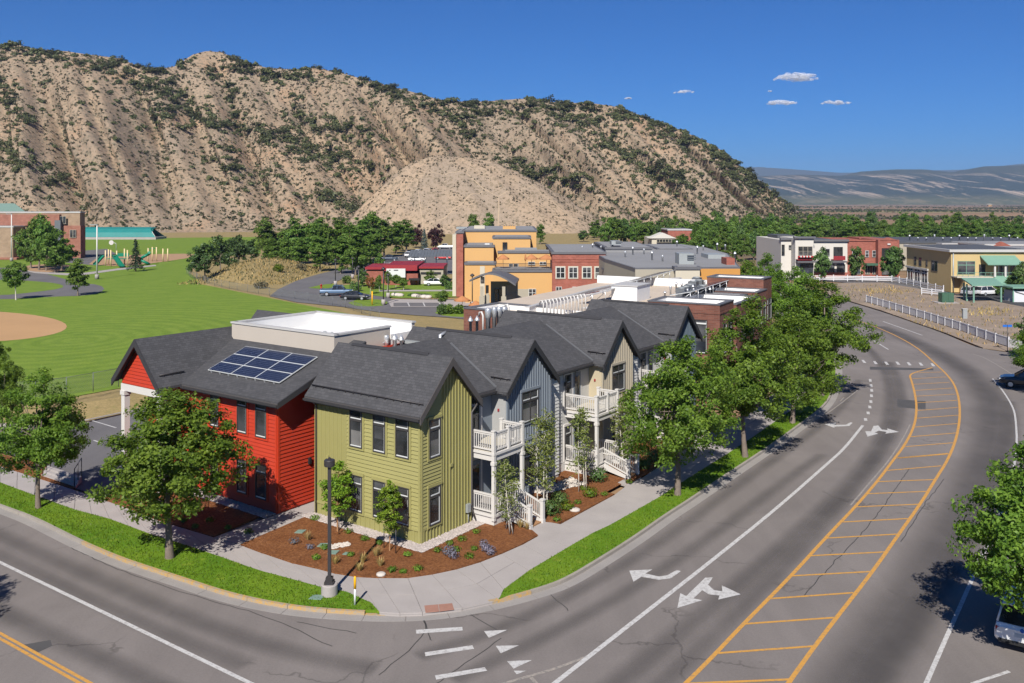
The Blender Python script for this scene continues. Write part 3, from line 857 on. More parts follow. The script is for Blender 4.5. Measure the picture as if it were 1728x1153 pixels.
for (x, y) in ((1457.6, 610), (1477, 612), (1496, 613), (1515, 613), (1534, 614), (1554, 614.6), (1574, 615.6)):
    mark('crossing_bar', [(x - 4, y - 2.4), (x, y - 2.4), (x + 4.5, y + 2.6), (x - .5, y + 2.6)], WP)
ML = [(1140, 1170), (1200, 1111), (1251, 1056.5), (1336, 971), (1394, 906.6), (1445, 853.7), (1483, 809.4), (1504.5, 780), (1526.6, 752), (1543.5, 719), (1547.4, 688), (1543.5, 662), (1538, 642), (1534.5, 633), (1545, 628), (1573, 620.5)]
MR = [(1300, 1197), (1331, 1152), (1370, 1097), (1411, 1043), (1472.7, 964.5), (1517, 901), (1554.5, 848.6), (1581.7, 804), (1598, 779), (1612.5, 745.5), (1620, 709), (1619, 675), (1611, 649), (1597, 631), (1585, 620), (1547, 585), (1495, 558), (1440, 538)]
line_mark('median_line', ML, .17, YP); line_mark('median_line', MR, .17, YP)
line_mark('faint_line', [(1435, 853), (1470, 812), (1502, 775), (1524, 740), (1536, 716)], .1, FP)
z8 = lambda x, y: (1200 + x / 2.934, 760 + y / 2.934)
z7 = lambda x, y: (1360 + x / 3.842, 480 + y / 3.842)
BARS = [(z8(-110, 1155), z8(395, 1134)), (z8(20, 1005), z8(505, 970)), (z8(155, 860), z8(612, 828)), (z8(285, 735), z8(705, 705)), (z8(395, 622), z8(795, 600)), (z8(490, 522), z8(865, 503)), (z8(572, 435), z8(920, 415)), (z8(650, 355), z8(975, 338)), (z8(718, 280), z8(1030, 267)), (z8(770, 215), z8(1080, 203)), (z8(825, 155), z8(1110, 145)), (z8(870, 100), z8(1140, 77)), (z8(920, 38), z8(1175, 15)), (z7(600, 1127), z7(925, 1100)), (z7(645, 1052), z7(955, 1027)), (z7(680, 988), z7(975, 963)), (z7(708, 925), z7(985, 902)), (z7(720, 868), z7(985, 848)), (z7(722, 818), z7(985, 798)), (z7(720, 768), z7(978, 752)), (z7(715, 725), z7(965, 712)), (z7(706, 688), z7(950, 672)), (z7(698, 648), z7(930, 635)), (z7(690, 612), z7(910, 600)), (z7(720, 573), z7(885, 568))]
for p, q in BARS: line_mark('median_bar', [p, q], .13, YP, .0085, 0)
# turn arrows
mark('turn_arrow', [(1062, 963), (1101, 961), (1089, 968), (1112, 973), (1126, 971), (1142, 962), (1149, 964), (1132, 976), (1112, 978.5), (1082, 973.5), (1069, 982)], WP)
mark('turn_arrow', [(1143, 1026), (1148, 1001), (1158, 1006), (1190, 975), (1203, 974.5), (1195, 987), (1205, 996), (1219, 998), (1218, 988), (1250, 1003), (1212, 1012), (1214, 1005), (1196, 1003), (1185, 996), (1170, 1010), (1185, 1013)], WP)
mark('turn_arrow', [(1391.5, 716), (1411, 713), (1409, 717), (1427, 717), (1435, 713), (1439, 713.5), (1433, 719), (1410, 720), (1407, 722)], WP)
mark('turn_arrow', [(1460, 728), (1464, 737), (1482, 732), (1476, 730), (1483, 727), (1496, 729), (1494, 732), (1517, 729), (1497, 723), (1498, 726), (1488, 725), (1482, 718), (1474, 719), (1470, 728)], WP)
line_mark('edge_line', [(-320, 812), (0, 949), (422.6, 1153), (560, 1220)], .17, WP, sm=0)
line_mark('centre_line', [(-300, 935), (0, 1068.5), (153, 1153), (260, 1212)], .13, YP, sm=0)
line_mark('centre_line', [(-300, 943), (0, 1077.5), (134.6, 1153), (230, 1207)], .13, YP, sm=0)
line_mark('edge_line', [(1662, 929), (1592, 1087), (1563, 1153), (1540, 1210)], .16, WP, sm=0)
line_mark('edge_line', [(1675, 639), (1693, 660), (1709, 686), (1714, 704), (1717, 760), (1700, 840), (1662, 929)], .13, WP)
line_mark('parking_line', [(1640, 1154), (1703, 1133)], .14, WP, sm=0)
line_mark('edge_line', [(1470.6, 572.4), (1499, 590)], .16, WP, sm=0)
line_mark('edge_line', [(1490, 542.5), (1556.5, 566)], .16, WP, sm=0)
line_mark('faint_line', [(1389, 703), (1420, 680), (1447, 659), (1424, 653)], .1, FP, sm=0)
line_mark('faint_line', [(1418, 677), (1424, 671)], .1, FP, sm=0)
line_mark('edge_line', [(1640, 597), (1660, 603), (1690, 620), (1728, 645)], .12, FP)
for q in ([(1514, 674), (1546, 676), (1546, 690), (1514, 687)], [(1547, 676.5), (1562, 677), (1562, 691), (1547, 690)], [(40, 1088), (85, 1080), (88, 1090), (60, 1103)], [(1468, 619), (1575, 622), (1575, 625), (1468, 624)]):
    mark('asphalt_patch', q, M['patch'], .004)
for q in ([(713, 1036), (718, 1060), (724, 1074), (730, 1080)], [(845, 1078), (800, 1110), (740, 1150), (700, 1180)], [(1356, 1005), (1400, 957), (1440, 915), (1480, 870), (1535, 790)], [(500, 1049), (540, 1058), (600, 1068)], [(60, 890), (150, 940), (230, 973), (330, 1006), (450, 1040), (560, 1090)], [(780, 1030), (800, 1040), (838, 1062)], [(1519, 915), (1533, 893), (1550, 868), (1566, 842), (1580, 826), (1592, 808)], [(713, 1037), (720, 1072), (640, 1140)], [(923, 1000), (945, 1018), (960, 1030)]):
    pts = smooth_line([G(x, y, .005) for x, y in q], 1)
    pts = resample(pts, .5)
    pts = [p + Vector((rng.uniform(-.05, .05), rng.uniform(-.05, .05), 0)) for p in pts]
    a, b = offset_line(pts, .022), offset_line(pts, -.022)
    mb = MB()
    for i in range(len(a) - 1): mb.poly([b[i], b[i + 1], a[i + 1], a[i]])
    mb.build('tar_seam', M['tar'], road)

# darker wear where the tyres run, following the lanes
def wear_mat():
    m, nt, b = nodes('tyre_wear')
    co = coords(nt)
    b.inputs['Base Color'].default_value = (.075, .068, .066, 1); b.inputs['Roughness'].default_value = .8
    at = N(nt, 'ShaderNodeAttribute'); at.attribute_name = 'wear'
    n = ramp(nt, tnoise(nt, co, .22, 4, .6), .15, .85, (.35, .35, .35))
    k = N(nt, 'ShaderNodeMath', operation='MULTIPLY'); nt.links.new(at.outputs['Fac'], k.inputs[0]); nt.links.new(n, k.inputs[1])
    k2 = N(nt, 'ShaderNodeMath', operation='MULTIPLY'); nt.links.new(k.outputs[0], k2.inputs[0]); k2.inputs[1].default_value = .72
    tr = N(nt, 'ShaderNodeBsdfTransparent'); ms = N(nt, 'ShaderNodeMixShader')
    nt.links.new(k2.outputs[0], ms.inputs[0]); nt.links.new(tr.outputs[0], ms.inputs[1]); nt.links.new(b.outputs[0], ms.inputs[2])
    nt.links.new(ms.outputs[0], nt.nodes['Material Output'].inputs[0])
    return m
M['wear'] = wear_mat()
def tyre_track(pix, w, strength=1.0, z=.003):
    pts = resample(smooth_line([G(x, y, z) for x, y in pix], 2), 1.5); n = 7
    offs = [offset_line(pts, w * (k / (n - 1) - .5)) for k in range(n)]
    V = np.array([[tuple(p) for p in o] for o in offs]); L = len(pts)
    idx = np.arange(n * L).reshape(n, L)
    f = np.stack([idx[:-1, :-1], idx[:-1, 1:], idx[1:, 1:], idx[1:, :-1]], -1).reshape(-1, 4)[:, ::-1]
    me = np_mesh('tyre_track', V.reshape(-1, 3), f, M['wear'])
    a = me.attributes.new('wear', 'FLOAT', 'POINT')
    prof = np.array([0, .35, .8, 1, .8, .35, 0])[:, None] * np.ones((1, L)) * strength
    prof[:, 0] = 0; prof[:, -1] = 0
    a.data.foreach_set('value', prof.ravel().astype('f'))
    link('tyre_track', me, road)
def between(a, b, t): return [(x0 + (x1 - x0) * t, y0 + (y1 - y0) * t) for (x0, y0), (x1, y1) in zip(a, b)]
RL = [(1420, 1190), (1470, 1110), (1540, 1010), (1590, 930), (1640, 840), (1668, 770), (1678, 715), (1672, 672), (1650, 640), (1600, 605), (1540, 575), (1480, 550)]
tyre_track(RL, 3.6, 1.0); tyre_track([(x + 30, y + 4) for x, y in RL[:8]], 1.6, .6, .0034)
tyre_track([(1000, 1190), (1100, 1105), (1250, 985), (1370, 880), (1450, 800), (1495, 730), (1505, 680), (1500, 640), (1480, 600), (1440, 570)], 1.5, .75)
tyre_track([(1080, 1190), (1180, 1095), (1320, 960), (1420, 850), (1490, 765), (1522, 700), (1520, 650), (1500, 610)], 1.3, .65, .0034)
tyre_track([(700, 1110), (850, 1060), (1000, 985), (1130, 905), (1250, 815), (1350, 745), (1420, 690), (1450, 640)], 1.2, .6)
tyre_track([(760, 1150), (900, 1085), (1050, 1005), (1180, 920), (1300, 830), (1390, 765)], 1.2, .6, .0034)
tyre_track([(-150, 830), (0, 905), (150, 970), (320, 1045), (480, 1100), (640, 1130)], 1.5, .7)
tyre_track([(-150, 868), (0, 935), (130, 1000), (280, 1070), (420, 1125)], 1.3, .55, .0034)
tyre_track([(-100, 985), (60, 1060), (200, 1125), (330, 1190)], 1.5, .7)
# ================================================================== the town houses
UP = Vector((0, 0, 1))
wrng = random.Random(3)
M['blind_a'] = glass_mat('curtained_glass', (.10, .098, .095), .12)
M['blind_b'] = glass_mat('blind_behind_glass', (.06, .062, .066), .10)
def window(parent, base, along, out, w, h, transom=.3, cols=1, trim=None, trim_w=.11, frame_m='frame', glass='glass', deep=.07, sash=True, off=.0, rows=1):
    """base: lower corner on the wall face; along and out are unit vectors"""
    base = Vector(base) + out * off
    fw = .06
    mb = MB()
    mb.box(base, along * fw, out * deep, UP * h); mb.box(base + along * (w - fw), along * fw, out * deep, UP * h)
    mb.box(base + along * fw, along * (w - 2 * fw), out * deep, UP * fw); mb.box(base + along * fw + UP * (h - fw), along * (w - 2 * fw), out * deep, UP * fw)
    zt = h * (1 - transom)
    if transom: mb.box(base + along * fw + UP * (zt - .05), along * (w - 2 * fw), out * (deep - .005), UP * .12)
    for c in range(1, cols): mb.box(base + along * (w * c / cols - .04) + UP * fw, along * .08, out * (deep - .01), UP * (h - 2 * fw))
    for r in range(1, rows): mb.box(base + along * fw + UP * (h * r / rows - .03), along * (w - 2 * fw), out * (deep - .012), UP * .06)
    f = mb.build('window', M[frame_m], parent)
    mb = MB(); mb.box(base + along * fw + UP * fw, along * (w - 2 * fw), out * .03, UP * (h - 2 * fw)); mb.build('pane', M[glass], f)
    kb = wrng.random()
    if w > .5 and kb < .75:
        lo_ = fw + (h - 2 * fw) * (0 if kb < .3 else .35 if kb < .55 else .72); hi_ = (h - fw) if kb > .3 else fw + (h - 2 * fw) * .45
        mb = MB(); mb.box(base + along * (fw + .03) + UP * lo_, along * (w - 2 * fw - .06), out * .034, UP * (hi_ - lo_)); mb.build('blind', M['blind_a' if kb < .3 else 'blind_b'], f)
    if sash:
        mb = MB(); sw = .035
        o = base + out * .028
        mb.box(o + along * fw + UP * fw, along * sw, out * .02, UP * (h - 2 * fw))
        mb.box(o + along * (fw + sw) + UP * fw, along * (w - 2 * fw - sw), out * .02, UP * .05)
        if transom: mb.box(o + along * (fw + sw) + UP * (zt + .07), along * (w - 2 * fw - sw), out * .02, UP * .05)
        mb.build('sash', M['sash'], f)
    if trim:
        tw = trim_w; mb = MB(); o = base - out * .0
        mb.box(o - along * tw - UP * tw, along * (w + 2 * tw), out * .05, UP * tw)
        mb.box(o - along * tw + UP * h, along * (w + 2 * tw), out * .075, UP * (tw + .03))
        mb.box(o - along * tw, along * tw, out * .045, UP * h); mb.box(o + along * w, along * tw, out * .045, UP * h)
        mb.build('trim', M[trim], f)
    return f

def lap(parent, base, along, out, l0, l1, z0, z1, m, top=None, pitch=.17, name='lap_siding'):
    """overlapping boards from z0 to z1; top(l) limits the height"""
    mb = MB(); z = z0
    while z < z1 - .01:
        zz = min(z + pitch, z1)
        a, b = l0, l1
        if top:
            xs = [l for l in np.linspace(l0, l1, 160) if top(l) > z + pitch * .4]
            if not xs: break
            a, b = min(xs), max(xs)
        p, q = Vector(base) + along * a, Vector(base) + along * b
        mb.poly([p + UP * z + out * .05, q + UP * z + out * .05, q + UP * zz + out * .006, p + UP * zz + out * .006])
        mb.poly([p + UP * z, q + UP * z, q + UP * z + out * .05, p + UP * z + out * .05])
        mb.poly([p + UP * z, p + UP * z + out * .034, p + UP * zz + out * .008]); mb.poly([q + UP * z, q + UP * z + out * .034, q + UP * zz + out * .008])
        z += pitch
    return mb.build(name, M[m], parent, 'stuff')

def battens(parent, base, along, out, l0, l1, z0, top, m, pitch=.31, w=.06, d=.035):
    mb = MB(); l = l0
    while l <= l1 + 1e-3:
        t = top(l) if callable(top) else top
        if t > z0 + .1: mb.box(Vector(base) + along * (l - w / 2) + UP * z0, along * w, out * d, UP * (t - z0))
        l += pitch
    return mb.build('battens', M[m], parent, 'stuff')

def strip(parent, name, pts, m):
    for (o, x, y, z) in pts:
        mb = MB(); mb.box(o, x, y, z); r = mb.build(name, M[m], parent)
    return r

def roof_plane(mb, p0, p1, p2, p3, th=.14):
    """a sloping slab: p0 p1 along the eave, p2 p3 along the ridge"""
    p = [Vector(q) for q in (p0, p1, p2, p3)]
    mb.prism(p, Vector((0, 0, -th)))

EAVE_Z, RIDGE_Z = 6.34, 8.85
NL = -D2; NR = -D1       # outward normals: left street side, right street side
def gable_unit(root, b0, b1, aback, wallm, ov=.42, afront=0.0, gov=.35, zr=RIDGE_Z, ze=EAVE_Z, fas='fascia2', zbase=.1):
    """gable facing the right street: ridge runs back along a"""
    bc = (b0 + b1) / 2; hw = (b1 - b0) / 2
    sl = (zr - ze) / (hw + ov)
    zw = zr - sl * hw
    # body
    mb = MB(); P = TH.p
    mb.prism([P(afront, b0, zbase), P(afront, b1, zbase), P(afront, b1, zw - .12), P(afront, bc, zr - .16), P(afront, b0, zw - .12)], D1 * (aback - afront))
    mb.build('wall', M[wallm], root)
    # roof
    mb = MB()
    roof_plane(mb, P(afront - gov, b0 - ov, ze), P(aback + .3, b0 - ov, ze), P(aback + .3, bc, zr), P(afront - gov, bc, zr))
    roof_plane(mb, P(aback + .3, b1 + ov, ze), P(afront - gov, b1 + ov, ze), P(afront - gov, bc, zr), P(aback + .3, bc, zr))
    rf = mb.build('roof', M['shingle'], root)
    mb = MB()
    mb.prism([P(afront + 1.2, bc - .11, zr - .06), P(afront + 1.2, bc, zr + .07), P(afront + 1.2, bc + .11, zr - .06)], D1 * (aback - afront - 2.0)); mb.build('ridge_cap', M['fascia'], rf)
    # barge boards
    for sgn, be in ((1, b0 - ov), (-1, b1 + ov)):
        mb = MB()
        q0, q1 = P(afront - gov - .04, be, ze - .13), P(afront - gov - .04, bc, zr - .13)
        mb.prism([q0 - UP * .26, q1 - UP * .30, q1 + UP * .12, q0 + UP * .12], D1 * .07)
        mb.build('barge_board', M[fas], root)
        # soffit under the rake
        mb = MB()
        mb.prism([P(afront - gov + .03, be, ze - .16), P(afront - gov + .03, bc, zr - .16), P(afront, bc, zr - .16), P(afront, be, ze - .16)], UP * -.04); mb.build('soffit', M[fas], root)
    top = lambda l: zr - .2 - sl * abs(l - bc) - .18
    return top, zw, sl

def eave_trim(parent, p, q, out, m='fascia2', gutter=True):
    mb = MB(); d = (q - p)
    mb.box(p - UP * .30 - out * .02, d, out * .03, UP * .24)
    mb.build('fascia', M[m], parent)
    if gutter:
        mb = MB(); mb.box(p - UP * .22 + out * .012, d, out * .11, UP * .11); mb.build('gutter', M['fascia'], parent)

def snow_guard(parent, p, q, nrm):
    mb = MB(); L = (q - p).length; n = int(L / .6)
    mb.tube([p + nrm * .09, q + nrm * .09], .028, 6); mb.tube([p + nrm * .04, q + nrm * .04], .02, 6)
    g = mb.build('snow_guard', M['dark_metal'], parent)
    mb = MB()
    for i in range(n + 1):
        c = p.lerp(q, (i + .5) / (n + 1)); mb.box(c - (q - p).normalized() * .02, (q - p).normalized() * .04, nrm * .1, Vector((0, 0, -1)) * .12 + nrm * .02)
    mb.build('guard_bracket', M['dark_metal'], g, 'stuff')

def downspout(parent, pts, r=.045, m='fascia2'):
    mb = MB(); mb.tube(pts, r, 8); return mb.build('downspout', M[m], parent)

# ---------------------------------------------------------------- green corner house
gh = thing('green_house', 'two storey olive green house at the corner with dark gabled roof', 'house', TH.p(0, 0, .1))
top, zw, sl = gable_unit(gh, 0.0, 3.9, 7.45, 'green')
P = TH.p
O = P(0, 0, 0)
# left wall: boards beside the corner, upright boards further left
lap(gh, O, D1, NL, 0.0, 5.0, .78, 6.55, 'green_trim', None, .2)
battens(gh, O, D1, NL, 5.15, 7.35, .12, 6.5, 'green_trim', .3, .05, .02)
battens(gh, O, D1, NL, .1, 5.0, .12, .74, 'green_trim', .33, .05, .03)
strip(gh, 'corner_board', [(P(0, 0, .12) + NL * .0 + NR * .0, NL * .05, D1 * .11, UP * 6.3), (P(0, 0, .12), NR * .05, D2 * .11, UP * 6.0)], 'green_trim')
strip(gh, 'belt_board', [(P(0.11, 0, .74), D1 * 7.3, NL * .045, UP * .1), (P(0, .11, .74), D2 * 1.35, NR * .045, UP * .1)], 'green_trim')
strip(gh, 'divider_board', [(P(4.99, 0, .84), D1 * .1, NL * .045, UP * 5.6), (P(0, 1.45, .84), D2 * .09, NR * .045, UP * 6.0)], 'green_trim')
for a0, w in ((3.85, .89), (2.25, .84), (.68, .88)):
    window(gh, P(a0, 0, 4.10) , D1, NL, w, 1.88, .27, 1, 'green_trim', off=.035)
    window(gh, P(a0, 0, .86), D1, NL, w, 1.85, .27, 1, 'green_trim', off=.03)
for z0, h in ((4.10, 1.88), (.86, 1.85)):
    window(gh, P(0, 1.36, z0), -D2, NR, .82, h, .27, 1, 'green_trim', off=.03)
lap(gh, O, D2, NR, .11, 1.45, .84, 8.6, 'green_trim', top)
battens(gh, O, D2, NR, 1.65, 3.8, .12, lambda l: top(l), 'green_trim', .235, .06, .05)
battens(gh, O, D2, NR, .2, 1.5, .12, .74, 'green_trim', .235, .06, .05)
eave_trim(gh, P(-.33, -.42, 6.34), P(7.75, -.42, 6.34), NL)
eave_trim(gh, P(7.75, 4.32, 6.34), P(-.3, 4.32, 6.34), D2)
nrm = (UP * (4.64 / 2) - D2 * 1.25).normalized()
snow_guard(gh, P(-.2, .0, 6.34 + .42 * sl) + nrm * .01, P(7.6, 0, 6.34 + .42 * sl) + nrm * .01, nrm)
downspout(gh, [P(7.25, -.36, 6.15), P(7.25, -.2, 5.95), P(7.25, -.07, 5.85), P(7.25, -.07, .25)])
downspout(gh, [P(-.1, 4.25, 6.15), P(-.08, 4.05, 5.95), P(-.07, 3.8, 5.75), P(-.07, 3.8, .9), P(-.25, 3.85, .35)])
mb = MB(); mb.box(P(-.02, 3.35, .75), D2 * .26, NR * .16, UP * .42); mb.build('meter_box', M['hvac'], gh)
mb = MB(); mb.tube([P(-.1, 3.48, .75), P(-.1, 3.48, .18)], .025, 6); mb.build('meter_pipe', M['hvac'], gh)
mb = MB(); mb.box(P(0, 2.1, 3.35), D2 * .2, NR * .09, UP * .16); mb.build('wall_vent', M['green_trim'], gh)
mb = MB(); mb.box(P(6.3, 0, 3.2), D1 * .2, NL * .09, UP * .16); mb.build('wall_vent', M['green_trim'], gh)
strip(gh, 'foundation', [(P(-.02, -.02, 0), D1 * 7.5, D2 * 3.95, UP * .17)], 'concrete2')

# ---------------------------------------------------------------- blue, tan and slate gables of the row
def balcony(parent, b0, b1, a0, a1, zd, zfloor, front_split=True):
    """white balcony over a porch: posts, deck, rails; a0 front, a1 back"""
    P = TH.p
    parts = []
    for z, name in ((zd, 'balcony'), (zfloor, 'porch')):
        mb = MB(); mb.fbox(TH, a0, a1, b0, b1, z - .12, z); mb.fbox(TH, a0 + .08, a1, b0 + .08, b1 - .08, (z - .42) if name == 'balcony' else 0.1, z - .12)
        dk = mb.build(name, M['white'], parent)
        mb = MB(); mb.fbox(TH, a0 + .12, a1 - .02, b0 + .12, b1 - .12, z + .002, z + .02); mb.build('decking', M['concrete2'] if name == 'porch' else M['cream'], dk)
        rails = [(P(a0 + .1, b0 + .1), P(a1, b0 + .1)), ]
        if name == 'balcony': rails += [(P(a0 + .1, b0 + .1), P(a0 + .1, (b0 + b1) / 2)), (P(a0 + .1, (b0 + b1) / 2), P(a0 + .1, b1 - .1)), (P(a0 + .1, b1 - .1), P(a1 - .9, b1 - .1))]
        else: rails += [(P(a0 + .1, b0 + .1), P(a0 + .1, b0 + .95)), (P(a0 + .1, b1 - .1), P(a1 - .9, b1 - .1))]
        for p, q in rails:
            d = (q - p).normalized(); s = Vector((-d.y, d.x, 0)); L = (q - p).length
            for (hw_, zz, th_) in ((.05, .95, .07), (.03, .86, .06), (.03, .10, .07)):
                mb = MB(); mb.box(p - s * hw_ + UP * (z + zz), d * L, s * hw_ * 2, UP * th_); mb.build('rail', M['white'], dk)
            mb = MB(); n = int(L / .135)
            for i in range(1, n):
                c = p + d * (L * i / n); mb.box(c - d * .019 - s * .019 + UP * (z + .17), d * .038, s * .038, UP * .69)
            mb.build('balusters', M['white'], dk, 'stuff')
    for (a, b, z0, z1) in ((a0 + .1, b0 + .1, zfloor - .3, zd + 1.08), (a0 + .1, b1 - .1, zfloor - .3, zd + 1.08), (a0 + .1, (b0 + b1) / 2, zd, zd + 1.08), (a1 - .9, b1 - .1, zd, zd + 1.05)):
        c = P(a, b); mb = MB()
        mb.box(c - D1 * .085 - D2 * .085 + UP * z0, D1 * .17, D2 * .17, UP * (z1 - z0))
        mb.box(c - D1 * .11 - D2 * .11 + UP * (z1), D1 * .22, D2 * .22, UP * .06)
        if z0 < zd: mb.box(c - D1 * .12 - D2 * .12 + UP * (zd - .62), D1 * .24, D2 * .24, UP * .16)
        mb.build('post', M['white'], parent)

def stairs(parent, b0, b1, a0, a1, zt):
    n = 4; P = TH.p
    for i in range(n):
        f = (i + 1) / (n + .5)
        mb = MB(); mb.fbox(TH, a0 - (a0 - a1) * (i + 1) / n, a0 - (a0 - a1) * i / n + .03, b0 + .1, b1 - .1, max(.16, zt * (1 - f)) - .06, .15 + (zt - .15) * (1 - (i + 1) / (n + .6)))
        mb.build('step', M['wood'], parent)
    for b in (b0, b1):
        p, q = P(a0, b, zt), P(a1 + .08, b, .17)
        d = q - p
        mb = MB()
        mb.prism([p - D2 * .045 + UP * .93, q - D2 * .045 + UP * .93, q - D2 * .045 + UP * 1.0, p - D2 * .045 + UP * 1.0], D2 * .09)
        mb.prism([p - D2 * .03 + UP * .2, q - D2 * .03 + UP * .2, q - D2 * .03 + UP * .27, p - D2 * .03 + UP * .27], D2 * .06)
        mb.prism([p - D2 * .03 - UP * .28, q - D2 * .03 - UP * .05, q - D2 * .03 + UP * .12, p - D2 * .03 + UP * .1], D2 * .06)
        mb.build('stair_rail', M['white'], parent)
        mb = MB()
        for i in range(1, 12):
            c = p.lerp(q, i / 12); mb.box(c - D1 * .019 - D2 * .019 + UP * .25, D1 * .038, D2 * .038, UP * .7)
        mb.build('balusters', M['white'], parent, 'stuff')
        c = P(a1, b, .12); mb = MB(); mb.box(c - D1 * .09 - D2 * .09, D1 * .18, D2 * .18, UP * 1.15); mb.box(c - D1 * .12 - D2 * .12 + UP * 1.15, D1 * .24, D2 * .24, UP * .07)
        mb.box(c - D1 * .11 - D2 * .11 + UP * .0, D1 * .22, D2 * .22, UP * .2)
        mb.build('newel_post', M['white'], parent)

def door(parent, base, along, out, w=.95, h=2.15, lite='glass', m='white'):
    mb = MB(); mb.box(base - along * .1, along * (w + .2), out * .05, UP * (h + .1)); d = mb.build('door_frame', M[m], parent)
    mb = MB(); mb.box(base + along * .06, along * (w - .12), out * .065, UP * (h - .05)); dd = mb.build('door', M['blue'] if m == 'white' else M['frame'], d)
    mb = MB(); mb.box(base + along * .2 + UP * .35, along * (w - .4), out * .075, UP * (h - .65)); mb.build('pane', M[lite], dd) if dd.parent and dd.parent.parent is None else mb.build('pane', M[lite], d)

AW = .95
def row_unit(name, label, b0, b1, aback, gm, recess, rm, side_m, first, win_z=((4.25, 1.75), (1.0, 1.9)), stair=True, bal=True):
    """recess=(bstart, b0): the set-back part to the left of the gable"""
    h = thing(name, label, 'house', TH.p(0, (b0 + b1) / 2, .1))
    top, zw, sl = gable_unit(h, b0, b1, aback, gm, fas='fascia')
    O = TH.p(0, 0, 0)
    battens(h, O, D2, NR, b0 + .12, b1 - .05, .35, lambda l: top(l), gm, .235, .055, .045)
    strip(h, 'corner_board', [(TH.p(0, b0, .3), NR * .05, D2 * .1, UP * 5.9), (TH.p(0, b1 - .1, .3), NR * .05, D2 * .1, UP * 5.9)], gm)
    bc = (b0 + b1) / 2
    for z0, hh in win_z:
        window(h, TH.p(0, bc + .78, z0), -D2, NR, 1.6, hh, .32, 2, gm, off=.04, sash=True)
    strip(h, 'belt_board', [(TH.p(0, b0 + .1, 3.25), D2 * (b1 - b0 - .2), NR * .075, UP * .14)], gm)
    rs = recess[0]
    # set-back wall
    mb = MB(); mb.fbox(TH, AW, aback, rs, b0, .1, 6.42); mb.build('recess_wall', M[rm], h)
    O2 = TH.p(AW, 0, 0)
    # side of the gable seen beyond the recess
    mb = MB(); mb.fbox(TH, .02, AW, b0 - .03, b0, .1, 6.3); mb.build('side_wall', M[side_m], h)
    for z in (.70, 3.82):
        door(h, TH.p(AW, b0 - 1.05, z), -D2, NR)
        window(h, TH.p(AW, b0 - 2.2, z + .1), -D2, NR, .7, 2.0, .28, 1, 'white', off=.0) if b0 - rs > 2.9 else None
    if bal: balcony(h, b0 - 2.9, b0 - .25, -1.38, AW, 3.80, .68)
    if stair: stairs(h, b0 - 2.08, b0 - .97, -1.38, -3.0, .68)
    # gentle street-facing slope over the set-back part
    slope = .37
    mb = MB(); a_e, a_t = .43, 5.9
    z_e = 6.45
    roof_plane(mb, TH.p(a_e, rs - 1.0 if first else rs - 1.6, z_e), TH.p(a_e, b0 + 2.0, z_e), TH.p(a_t, b0 + 2.0, z_e + slope * (a_t - a_e)), TH.p(a_t, rs - 1.9, z_e + slope * (a_t - a_e)), .12)
    rf = mb.build('porch_roof', M['shingle'], h)
    # valley flashing along the crossing of the two roofs
    def zg(b): return RIDGE_Z - sl * (bc - b)
    pts = []
    for a in (0.5, 5.15):
        zz = z_e + slope * (a - a_e); b = bc - (RIDGE_Z - zz) / sl
        pts.append(TH.p(a, b, zz + .03))
    d = (pts[1] - pts[0]).normalized(); s = Vector((-d.y, d.x, 0)).normalized()
    mb = MB(); mb.prism([pts[0] - s * .06 + UP * .03, pts[0] + s * .06 - UP * .0, pts[1] + s * .06, pts[1] - s * .06 + UP * .03], UP * -.05); mb.build('valley_flashing', M['valley'], h)
    p, q = TH.p(a_e, rs + .3, z_e), TH.p(a_e, b0 - .1, z_e)
    eave_trim(h, p, q, NR, 'fascia2')
    # short snow guard on the gable's left slope
    nrm = (UP * (hwid(b0, b1)) - D2 * (RIDGE_Z - EAVE_Z)).normalized()
    zs = EAVE_Z + .55 * sl
    snow_guard(h, TH.p(-.2, b0 + .12, zs) + nrm * .01, TH.p(1.1, b0 + .12, zs) + nrm * .01, nrm)
    mb = MB(); c = TH.p(.45, b0 - .03, 5.15); mb.box(c, D1 * .1, NL * .05, UP * .14); mb.build('wall_alarm', M['fascia_red'], h)
    strip(h, 'foundation', [(TH.p(-.02, b0 - .0, 0), D1 * 4, D2 * (b1 - b0 + .02), UP * .3)], 'concrete2')
    return h
def hwid(b0, b1): return (b1 - b0) / 2 + .42
blue_h = row_unit('blue_house', 'blue grey gabled town house next to the green corner house', 6.87, 11.14, 8.4, 'blue', (3.9, 6.87), 'blue', 'grey_flat', True)
tan_h = row_unit('tan_house', 'tan gabled town house, third gable from the corner', 16.96, 20.9, 8.8, 'tan', (11.14, 16.96), 'white_side', 'tan_flat', False)
slate_h = row_unit('slate_house', 'dark slate gabled town house beside the brown brick block', 26.7, 30.7, 7.6, 'slate', (20.9, 26.7), 'white_side', 'grey_flat', False)
for h_, b0 in ((tan_h, 11.14), (slate_h, 20.9)):
    mb = MB(); mb.fbox(TH, .6, AW, b0 + .02, b0 + 1.75, .1, 6.35); w = mb.build('bay_wall', M['white_side'], h_)
    lap(h_, TH.p(.6, 0, 0), D2, NR, b0 + .05, b0 + 1.75, .3, 6.3, 'white_side', None, .2)
    for z0, hh in ((3.95, 2.1), (.9, 2.0)):
        window(h_, TH.p(.6, b0 + .75, z0), -D2, NR, .62, hh, .3, 1, 'white', off=.04)
    lap(h_, TH.p(AW, 0, 0), D2, NR, b0 + 1.75, b0 + 2.6, .7, 6.3, 'white_side', None, .2)
    window(h_, TH.p(AW, b0 + 4.1, 4.0), -D2, NR, 1.05, 2.1, 0, 2, 'white', off=.0)
    mb = MB(); c = TH.p(AW - .1, b0 + 2.75, 5.3); mb.box(c, D2 * .16, NR * .14, UP * .24); mb.build('wall_lamp', M['dark_metal'], h_)
